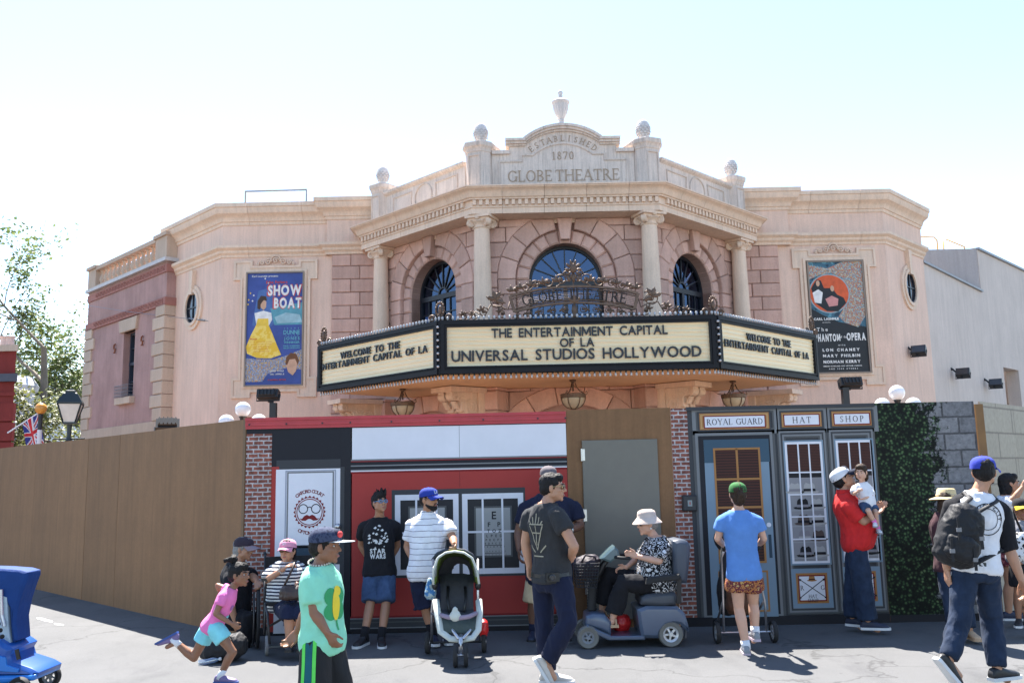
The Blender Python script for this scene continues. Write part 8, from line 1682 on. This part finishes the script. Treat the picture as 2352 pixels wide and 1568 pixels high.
# ---- mobility scooter
Y0 = 9.4; t = empty('mobility_scooter', S('C', 800, 1320, Y0) * 1.0, 'blue grey four wheel mobility scooter with basket in front of the site door', 'mobility scooter'); SCB = plain('scooter_blue_grey', (.075, .10, .15), .3, var=.05, bmp=.02, coat=.3); SCS = plain('scooter_seat', (.055, .062, .075), .5); 
side('C', [(800, 1062), (860, 1040), (1060, 1042), (1105, 1085), (1128, 1160), (1132, 1205), (1110, 1190), (1075, 1158), (1030, 1152), (985, 1165), (955, 1200), (938, 1245), (828, 1240), (812, 1150)], Y0, -.26, .26, .03).obj('rear_body', SCB, t); side('C', [(478, 1160), (640, 1232), (850, 1228), (850, 1255), (620, 1258), (470, 1190)], Y0, -.25, .25, .01).obj('deck', SCB, t)
side('C', [(470, 1180), (475, 1110), (520, 1092), (600, 1098), (640, 1150), (640, 1235), (560, 1200)], Y0, -.20, .20, .03).obj('front_cowl', SCB, t)
for x, y, r_, nm in ((1040, 1243, .125, 0), (498, 1256, .11, 1)):
    for e in (-1, 1): p = S('C', x, y, Y0 - .22); p.z = r_; p.y = Y0 + e * .22; wheel(t, p, r_, .085, (0, 1, 0), plain('tyre_grey', (.16, .155, .14), .8), plain('hub_silver', (.6, .6, .6), .35, .5, bmp=0) if nm == 0 else SGY, 5, .048)
a, b = S('C', 522, 1090, Y0), S('C', 528, 930, Y0); m_ = MB(); n_ = 17; m_.tube([lerp(a, b, i / n_) for i in range(n_ + 1)], [.052 if i % 2 else .042 for i in range(n_ + 1)], 12); m_.obj('tiller_bellows', RUB, t, smooth=True)
m_ = MB(); m_.tube([b, S('C', 600, 790, Y0), S('C', 650, 725, Y0)], [.035, .03, .03], 10); m_.obj('tiller', STB, t, smooth=True)
side('C', [(570, 745), (640, 680), (665, 662), (690, 690), (700, 725), (640, 770)], Y0, -.13, .13, .02).obj('console', plain('console_teal', (.10, .15, .16), .15, bmp=0, coat=.4), t)
for e in (-1, 1): p = S('C', 660, 733, Y0); q = S('C', 760, 738, Y0); m_ = MB(); m_.tube([p + Vector((0, e * .1, 0)), lerp(p, q, .4) + Vector((0, e * .2, 0)), q + Vector((0, e * .2, 0))], .016, 8); m_.obj('handlebar', RUB, t, smooth=True)
side('C', [(822, 1035), (830, 985), (870, 965), (1045, 950), (1062, 985), (1055, 1035), (960, 1045)], Y0, -.24, .24, .03).obj('seat_cushion', SCS, t); side('C', [(1040, 900), (1030, 700), (1030, 625), (1075, 615), (1125, 625), (1145, 660), (1135, 800), (1122, 895)], Y0, -.24, .24, .035).obj('backrest', plain('scooter_back', (.05, .062, .085), .4), t)
for e in (-1, 1):
    m_ = side('C', [(850, 895), (855, 862), (880, 850), (1060, 828), (1072, 850), (1060, 868), (900, 885), (870, 898)], Y0, e * .30 - .035, e * .30 + .035, .01); m_.obj('armrest', RUB, t); m_ = MB(); p, q = S('C', 1062, 860, Y0), S('C', 1065, 1020, Y0); m_.bar(p + Vector((0, e * .3, 0)), q + Vector((0, e * .26, 0)), .045, .025); m_.obj('armrest_bracket', STB, t)
p, q = S('C', 950, 1040, Y0), S('C', 950, 1100, Y0); m_ = MB(); m_.tube([p + Vector((0, 0, .02)), q], .05, 12); m_.obj('seat_post', STB, t)
m_ = MB(); m_.tube([S('C', 1120, 1110, Y0 - .2), S('C', 1142, 1180, Y0 - .2), S('C', 1138, 1270, Y0 - .15), S('C', 1115, 1285, Y0 - .1)], .012, 6); m_.obj('anti_tip_bar', ALU, t)
bk = MB(); B4 = [(408, 775), (565, 770), (545, 930), (420, 925)]; c4 = [S('C', x, y, Y0) for x, y in B4]
for i in range(9):
    f = i / 8; a, b = lerp(c4[0], c4[3], f), lerp(c4[1], c4[2], f)
    for e in (-.17, .17): bk.tube([a + Vector((0, e, 0)), b + Vector((0, e, 0))], .004, 4)
    a, b = lerp(c4[0], c4[1], f), lerp(c4[3], c4[2], f)
    for e in (-.17, .17): bk.tube([a + Vector((0, e, 0)), b + Vector((0, e, 0))], .004, 4)
    for e in (0, 3): q = lerp(c4[0], c4[3], f) if e == 0 else lerp(c4[1], c4[2], f); bk.tube([q + Vector((0, -.17, 0)), q + Vector((0, .17, 0))], .004, 4)
bk.obj('wire_basket', STB, t)
q = S('C', 490, 800, Y0); hb_ = empty('tote_bag', q, 'dark plum shoulder bag lying in the scooter basket', 'bag'); m_ = MB(); rings(m_, [(q + Vector((0, 0, z)), Vector((1, 0, .1)).normalized(), Vector((0, 1, 0)), a, b) for z, a, b in ((-.10, .10, .12), (-.02, .13, .14), (.05, .14, .13), (.09, .10, .08), (.105, .04, .04))]); put('bag', remesh(m_, .010, cloth('bag_plum', (.03, .022, .03), rough=.6), 2, (.008, 16), 2, (1, 1, 1), q), hb_, q); m_ = MB(); m_.tube([q + Vector((-.06, -.12, .05)), q + Vector((-.02, -.13, .12)), q + Vector((.08, -.1, .1)), q + Vector((.1, -.1, .03))], .012, 6); m_.obj('handle', MATS['bag_plum'], hb_, smooth=True)
q = S('C', 715, 1170, Y0 + .1); rb_ = empty('red_bag', q, 'red plastic bag on the scooter deck behind the sandals', 'bag'); m_ = MB(); m_.ell(q, (.10, .09, .085), 16, 10); m_.ell(q + Vector((-.13, .02, .0)), (.06, .07, .07), 12, 8); m_.ell(q + Vector((-.07, 0, .07)), (.035, .03, .07), 10, 8); put('bag', remesh(m_, .010, plain('bag_red', (.5, .02, .02), .35), 1, (.010, 22), 5, (1, 1, 1), q), rb_, q)
# ---- wheelchair (faces the viewer, turned a little)
W0 = S('F', 1085, 1290, 9.45); W0.z = 0; yaw = R(17); Rz = Matrix.Rotation(yaw, 3, 'Z'); wc = Vector((W0.x, 9.55, 0)) + Rz @ Vector((.30, 0, 0)); t = empty('wheelchair', wc, 'black folding wheelchair by the white printed door', 'wheelchair')
L = lambda x, y, z: wc + Rz @ Vector((x, y, z))
for e in (-1, 1):
    wheel(t, L(e * .30, .05, .30), .30, .032, Rz @ Vector((1, 0, 0)), RUB, STB, 24, .03, handrim=e * .045); wheel(t, L(e * .22, -.40, .095), .095, .03, Rz @ Vector((1, 0, 0)), plain('caster_grey', (.2, .2, .2), .6), STB, 5, name='caster'); m_ = MB(); m_.tube([L(e * .22, -.40, .10), L(e * .22, -.38, .24)], .014, 6); m_.obj('caster_fork', STB, t)
    m_ = MB(); m_.tube([L(e * .24, .14, .95), L(e * .24, .05, .93), L(e * .24, .03, .50), L(e * .24, .03, .20), L(e * .24, -.38, .20), L(e * .24, -.40, .50), L(e * .24, .03, .50)], .012, 8); m_.tube([L(e * .24, -.40, .48), L(e * .22, -.50, .40), L(e * .20, -.60, .14)], .012, 8); m_.tube([L(e * .25, .03, .70), L(e * .25, -.33, .70), L(e * .25, -.35, .48)], .012, 8); m_.obj('side_frame', STB, t, smooth=True)
    m_ = MB(); m_.box(L(e * .25, -.14, .72), (.06, .34, .035), Rz); m_.obj('armrest', PBK, t); m_ = MB(); m_.tube([L(e * .24, .08, .94), L(e * .24, .19, .95)], .018, 8); m_.obj('push_handle', RUB, t, smooth=True); m_ = MB(); m_.box(L(e * .12, -.64, .115), (.17, .15, .018), Rz @ Matrix.Rotation(R(-12), 3, 'X')); m_.obj('foot_plate', PBK, t)
m_ = MB(); m_.box(L(0, -.17, .49), (.46, .42, .03), Rz); m_.obj('seat_sling', NYL, t); m_ = MB(); m_.box(L(0, .04, .72), (.46, .02, .40), Rz); m_.obj('back_sling', NYL, t); m_ = MB(); m_.bar(L(-.23, -.15, .22), L(.23, -.15, .46), .022); m_.bar(L(.23, -.13, .22), L(-.23, -.13, .46), .022); m_.obj('cross_brace', STB, t)
# ---- green stroller facing the viewer
t = empty('stroller', S('B', 630, 1440, 8.75), 'green and grey three wheel stroller standing in front of the red shopfront', 'stroller', 'strollers'); GRN = cloth('stroller_green', (.13, .21, .03)); GRY = cloth('stroller_grey', (.30, .33, .31)); IVO = cloth('stroller_ivory', (.50, .52, .47)); SDK = cloth('stroller_seat_grey', (.055, .057, .065))
cx = S('B', 645, 1430, 8.45).x
for e in (-1, 1):
    wheel(t, (cx + e * .048, 8.45, .105), .105, .038, (1, .04, 0), RUB, ALU, 5, .03); p = S('B', 467 if e < 0 else 771, 1350, 9.1); wheel(t, (p.x, 9.1, .105), .105, .045, (1, 0, 0), RUB, ALU, 5, .03)
    a = S('B', 505 if e < 0 else 738, 1040, 8.95); m_ = MB(); m_.tube([(p.x - e * .04, 9.1, .11), (p.x - e * .05, 9.0, .42), a, S('B', 495 if e < 0 else 738, 900, 9.15)], .013, 8); m_.tube([(p.x - e * .05, 9.0, .40), (cx + e * .13, 8.75, .33), (cx + e * .02, 8.5, .24)], .014, 8); m_.obj('frame_tube', ALU, t, smooth=True)
    m_ = MB(); m_.ell(a, (.03, .04, .045), 10, 8); m_.obj('hinge', PBK, t, smooth=True)
p = S('B', 467, 1350, 9.1); q = S('B', 771, 1350, 9.1); m_ = MB(); m_.tube([(p.x, 9.1, .105), (q.x, 9.1, .105)], .011, 8); m_.obj('rear_axle', STB, t); m_ = MB(); m_.tube([(cx, 8.47, .11), (cx, 8.49, .23), (cx, 8.55, .26)], [.02, .022, .02], 10); m_.tube([(cx - .05, 8.45, .105), (cx + .05, 8.45, .105)], .01, 6); m_.obj('front_fork', ALU, t, smooth=True)
FR1 = [(497, 1035), (497, 960), (522, 892), (562, 864), (612, 856), (664, 864), (706, 892), (734, 960), (744, 1032)]; BK1 = [(520, 1010), (525, 940), (548, 890), (580, 868), (616, 862), (655, 868), (690, 890), (712, 940), (722, 1008)]
def loftrows(rows):
    mb = MB(); n = len(rows[0]); mb.add([q for r_ in rows for q in r_], [(i * n + j, i * n + j + 1, (i + 1) * n + j + 1, (i + 1) * n + j) for i in range(len(rows) - 1) for j in range(n - 1)]); return mb
r1 = [S('B', x, y, 8.72) for x, y in FR1]; r3 = [S('B', x, y, 9.2) + Vector((0, 0, -.03)) for x, y in BK1]; r2 = [lerp(a, b, .5) + Vector((0, 0, .035 if 1 < i < 7 else 0)) for i, (a, b) in enumerate(zip(r1, r3))]
o = loftrows([r1, r2, r3]).obj('canopy', GRN, t, smooth=True); md = o.modifiers.new('thick', 'SOLIDIFY'); md.thickness = .008
m_ = MB(); m_.tube(r1, .011, 8); m_.obj('canopy_piping', IVO, t, smooth=True); r4 = [q + Vector((0, .12, .0)) for q in r3]; o = loftrows([r3, [lerp(q, Vector((cx, 9.28, .75)), .5) for q in r4]]).obj('hood_back', SDK, t, smooth=True)
for e in (0, 1):
    pts = [(497, 1035), (497, 960), (522, 892), (512, 1010)] if e == 0 else [(744, 1032), (734, 960), (706, 892), (726, 1010)]; m_ = MB(); q = [S('B', x, y, 8.73) for x, y in pts[:3]] + [S('B', x, y, 9.0) for x, y in pts[3:]]; m_.add(q, [(0, 1, 2), (0, 2, 3)]); m_.obj('canopy_side', GRY, t)
def panel(name, mat, rows, th_=.02):
    o = loftrows([[S('B', x, y, Y) for x, y in r_] for r_, Y in rows]).obj(name, mat, t, smooth=True); md = o.modifiers.new('thick', 'SOLIDIFY'); md.thickness = th_
panel('seat_back', SDK, [([(528, 985), (580, 975), (660, 975), (718, 985)], 9.12), ([(535, 1080), (580, 1085), (660, 1085), (712, 1080)], 9.05), ([(540, 1180), (580, 1188), (660, 1188), (715, 1180)], 8.95)]); panel('seat_base', SDK, [([(540, 1180), (580, 1190), (660, 1190), (715, 1180)], 8.95), ([(535, 1225), (580, 1235), (665, 1235), (722, 1225)], 8.72)])
panel('leg_panel', cloth('stroller_mesh', (.07, .09, .085)), [([(540, 1200), (590, 1215), (670, 1215), (728, 1200)], 8.72), ([(555, 1290), (600, 1296), (670, 1296), (720, 1285)], 8.62)])
m_ = MB(); m_.tube([S('B', x, y, Y) for x, y, Y in ((512, 1120, 8.85), (520, 1190, 8.74), (538, 1290, 8.63), (590, 1328, 8.58), (650, 1334, 8.57), (710, 1322, 8.58), (740, 1280, 8.63), (748, 1190, 8.74), (742, 1120, 8.85))], .034, 10, sq=.6); m_.obj('padded_rim', IVO, t, smooth=True)
m_ = MB(); m_.tube([S('B', x, y, Y) for x, y, Y in ((538, 1200, 8.72), (580, 1212, 8.62), (640, 1215, 8.6), (690, 1208, 8.62), (728, 1190, 8.72))], .022, 8); m_.obj('bumper_bar', cloth('bumper_mauve', (.28, .22, .28)), t, smooth=True); q = S('B', 615, 1205, 8.6); m_ = MB(); m_.ell(q, (.05, .03, .05), 10, 8); m_.ell(q + Vector((.0, 0, .05)), (.025, .02, .03), 8, 6); put('crotch_pad', remesh(m_, .008, IVO, 1, (.004, 30), 1, (1, 1, 1), q), t, q)
for e in (578, 668): m_ = MB(); m_.tube([S('B', e, 1045, 9.06), S('B', e - 6 * (1 if e < 600 else -1), 1110, 8.99), S('B', e + 6 * (1 if e < 600 else -1), 1185, 8.9)], .014, 6, sq=.4); m_.obj('harness', PBK, t, smooth=True)
m_ = MB(); m_.tube([S('B', x, y, 9.2) for x, y in ((492, 905), (520, 868), (560, 852), (612, 846), (665, 852), (705, 875), (722, 905))], .017, 8); m_.obj('handle', plain('handle_foam', (.03, .035, .05), .7), t, smooth=True)
q = S('B', 482, 1060, 9.0); bb = empty('shopping_bag', q, 'small blue carrier bag hanging at the side of the green stroller', 'bag'); m_ = MB(); rings(m_, [(q + Vector((0, 0, z)), Vector((1, 0, 0)), Vector((0, 1, 0)), a, b) for z, a, b in ((-.09, .03, .04), (-.05, .05, .07), (.04, .035, .05), (.10, .012, .02))]); put('bag', remesh(m_, .009, patterned('bag_blue_print', [(.05, .16, .34), (.3, .38, .4), (.03, .10, .3)], 22, .4), 1, (.008, 25), 3, (1, 1, 1), q), bb, q)
q = S('B', 768, 1265, 9.1); rb_ = empty('red_bag', q, 'red bag behind the right rear wheel of the green stroller', 'bag'); m_ = MB(); rings(m_, [(q + Vector((0, 0, z)), Vector((1, 0, 0)), Vector((0, 1, 0)), a, b) for z, a, b in ((-.08, .03, .05), (-.03, .045, .09), (.05, .04, .08), (.075, .02, .03))]); put('bag', remesh(m_, .009, plain('bag_red', (.5, .02, .02), .35), 1, (.006, 22), 5, (1, 1, 1), q), rb_, q)
# ---- folding stroller pushed by the woman in blue
t = empty('stroller', S('D', 430, 1350, 9.3), 'black folding stroller pushed by the woman in blue', 'stroller', 'strollers')
pl_, pr_ = S('D', 278, 1300, 9.3), S('D', 584, 1302, 9.3); m_ = MB(); m_.tube([(pl_.x + .03, 9.3, .105), (pr_.x - .03, 9.3, .105)], .011, 8); m_.obj('rear_axle', ALU, t)
for e, p in ((-1, pl_), (1, pr_)):
    wheel(t, (p.x, 9.3, .105), .105, .045, (1, 0, 0), RUB, SGY, 6, .03); wheel(t, (p.x - e * .10, 9.78, .085), .085, .04, (1, 0, 0), RUB, SGY, 6, .025); hx = S('D', 318 if e < 0 else 500, 840, 9.05)
    m_ = MB(); m_.tube([(p.x - e * .07, 9.3, .11), (p.x - e * .075, 9.28, .40), (hx.x - e * .0, 9.2, .85), hx], .012, 8); m_.tube([(p.x - e * .075, 9.28, .42), (p.x - e * .10, 9.78, .10)], .012, 8); m_.obj('frame_tube', ALU, t, smooth=True); m_ = MB(); m_.tube([hx + Vector((0, .03, -.02)), hx, hx + Vector((0, -.07, .02))], .017, 8); m_.obj('handle', RUB, t, smooth=True)
m_ = MB(); rings(m_, [(Vector(((pl_.x + pr_.x) / 2, y, z)), Vector((1, 0, 0)), Vector((0, 1, 0)), a, b) for y, z, a, b in ((9.62, .24, .17, .15), (9.55, .45, .20, .20), (9.42, .70, .20, .10), (9.38, .98, .17, .07))]); put('seat', remesh(m_, .012, cloth('stroller_black', (.02, .02, .022)), 2, (.006, 12), 2, (1, 1, 1), t.location), t, t.location)
m_ = MB(); m_.ell(((pl_.x + pr_.x) / 2, 9.58, 1.0), (.20, .24, .15), 18, 10); put('canopy', remesh(m_, .014, MATS['stroller_black'], 1, (.006, 12), 4, (1, 1, 1), t.location), t, t.location); m_ = MB(); rings(m_, [(Vector(((pl_.x + pr_.x) / 2, 9.36, z)), Vector((1, 0, 0)), Vector((0, 1, 0)), a, b) for z, a, b in ((.28, .14, .05), (.36, .17, .09), (.52, .15, .06))]); put('storage_bag', remesh(m_, .012, cloth('stroller_brown', (.07, .035, .022)), 2, (.008, 14), 6, (1, 1, 1), t.location), t, t.location)
# ---- blue moulded hire stroller at the left edge
CROP['G'] = (-12, 1150, 1.845); Y0 = 7.75; t = empty('stroller', S('G', 100, 1560, Y0), 'bright blue moulded hire stroller cut off by the left picture edge', 'stroller', 'strollers'); PB = plain('moulded_blue', (.010, .07, .29), .35, var=.06, bmp=.02, coat=.2); FB_ = cloth('hood_blue', (.007, .038, .16), rough=.7)
hood = [(-90, 938), (60, 942), (165, 950), (206, 962), (207, 985), (186, 1040), (160, 1120), (142, 1210), (150, 1325), (122, 1338), (112, 1240), (108, 1150), (60, 1085), (-90, 1062)]
o = side('G', hood, Y0, -.11, .11, .02).obj('hood', FB_, t); side('G', [(8, 1062), (100, 1095), (108, 1240), (120, 1335), (60, 1320), (20, 1250)], Y0, -.08, .116, .0).obj('hood_window', plain('vinyl_window', (.34, .42, .48), .2, bmp=.5, bscale=14, bdist=.03), t)
m_ = MB(); m_.tube([S('G', 28, 1062, Y0 - .13), S('G', 32, 1200, Y0 - .13), S('G', 45, 1260, Y0 - .13)], .014, 8); m_.obj('hood_strut', ALU, t)
side('G', [(-90, 1190), (10, 1225), (60, 1300), (130, 1342), (158, 1362), (140, 1392), (150, 1430), (250, 1462), (292, 1486), (284, 1508), (-90, 1508)], Y0, -.2, .2, .03).obj('tub', PB, t); side('G', [(-90, 1505), (286, 1492), (276, 1524), (30, 1548), (-90, 1550)], Y0, -.22, .22, .015).obj('base_rail', plain('moulded_blue_light', (.02, .16, .50), .3, bmp=.02), t); side('G', [(60, 1385), (130, 1400), (135, 1440), (200, 1462), (195, 1480), (60, 1470)], Y0, .2, .22, .004).obj('foot_tray', MATS['moulded_blue_light'], t)
for x, y in ((14, 1248), (26, 1282), (36, 1316)): p = S('G', x, y, Y0 - .2); m_ = MB(); m_.lathe([(.018, 0), (.018, .012)], p, 12, Matrix.Rotation(R(90), 3, 'X')); m_.obj('hole', DARK, t)
side('G', [(-8, 1436), (52, 1424), (64, 1470), (-8, 1476)], Y0, .2, .206).obj('warning_label', plain('label_yellow', (.6, .45, .06), .4, bmp=0), t)
m_ = MB(); m_.bar(S('G', 112, 1385, Y0 - .205), S('G', 124, 1440, Y0 - .205), .03, .012, (0, 1, 0)); m_.obj('buckle_strap', PBK, t)
for y in (-.24, .24): p = S('G', 214, 1500, Y0); wheel(t, (p.x, Y0 + y, .095), .095, .06, (0, 1, 0), RUB, SGY, 6, .035); p = S('G', -70, 1500, Y0); wheel(t, (p.x, Y0 + y, .095), .095, .06, (0, 1, 0), RUB, SGY, 6, .035)
CROP['G'] = (0, 1150, 1.845)
# ---- bags on the ground and at the edge
q = S('F', 800, 1300, 8.95); q.z = .12; bg_ = empty('backpack', (q.x, q.y, 0), 'black backpack lying on the ground behind the running girl', 'backpack'); m_ = MB(); rings(m_, [(q + Vector((x, 0, z)), Vector((0, 1, 0)), Vector((0, 0, 1)), a, b) for x, z, a, b in ((-.20, -.02, .07, .06), (-.14, 0, .12, .10), (0, .0, .14, .118), (.14, .02, .12, .12), (.21, .03, .06, .07))]); put('pack', remesh(m_, .010, NYL, 2, (.008, 13), 9, (1, 1, 1), q), bg_, q); m_ = MB(); m_.tube([q + Vector((-.1, -.1, .1)), q + Vector((0, -.13, .16)), q + Vector((.1, -.1, .12)), q + Vector((.16, -.1, .0))], .014, 6, sq=.5); m_.obj('shoulder_strap', NYL, bg_, smooth=True)
wb_ = q + Vector((-.10, -.16, -.08)); bo = empty('water_bottle', wb_, 'clear water bottle tucked against the backpack on the ground', 'bottle'); m_ = MB(); m_.lathe([(.03, -.08), (.032, -.06), (.028, 0), (.032, .04), (.03, .07), (.013, .10), (.013, .115)], wb_ + Vector((0, 0, .032 - .04)), 14, Matrix.Rotation(R(80), 3, 'Y')); m_.obj('bottle', glassmat('bottle_clear', (.8, .85, .9), .25), bo, smooth=True); m_ = MB(); m_.lathe([(.015, .112), (.015, .13), (.003, .132)], wb_ + Vector((0, 0, -.008)), 10, Matrix.Rotation(R(80), 3, 'Y')); m_.obj('bottle_cap', SWH, bo)
q = S('E', 1092, 830, 8.9); zb_ = empty('zigzag_bag', q, 'black and white zigzag patterned bag at the right picture edge', 'bag'); m_ = MB(); rings(m_, [(q + Vector((0, 0, z)), Vector((1, 0, 0)), Vector((0, 1, 0)), a, b) for z, a, b in ((-.13, .05, .05), (-.08, .09, .08), (.06, .085, .075), (.13, .04, .04))]); put('bag', remesh(m_, .010, patterned('zigzag_print', [(.012, .012, .014), (.55, .55, .56), (.012, .012, .014), (.5, .5, .5)], 15, .7), 1, (.006, 18), 4, (1, 1, 1), q), zb_, q); m_ = MB(); m_.tube([q + Vector((-.05, 0, .11)), q + Vector((-.02, .05, .26)), q + Vector((.05, .2, .36)), q + Vector((.06, .05, .1))], .012, 6); m_.obj('strap', NYL, zb_, smooth=True)

for o_ in t.children if False else [q for q in bpy.data.objects if q.name.split('.')[0] in ('hood', 'tub', 'rear_body', 'front_cowl', 'backrest', 'seat_cushion', 'base_rail')]:
    md = o_.modifiers.new('soft', 'BEVEL'); md.width = .028; md.segments = 3; md.limit_method = 'ANGLE'; md.angle_limit = R(40); o_.data.polygons.foreach_set('use_smooth', [True] * len(o_.data.polygons))
# worn paint marks on the asphalt
WP = plain('worn_paint', (.5, .5, .49), .8, var=.3, nscale=30)
for pts in (((198, 1212), (232, 1216), (285, 1232), (282, 1240), (240, 1232), (200, 1220)), ((292, 1243), (345, 1250), (342, 1257), (296, 1252))):
    q = [atZ(*px('G', x, y), .004) for x, y in pts]; m_ = MB(); m_.add(q, [tuple(range(len(q)))]); o_ = m_.obj('paint_mark', WP); o_['kind'] = 'structure'
bpy.data.scenes.remove(TS)
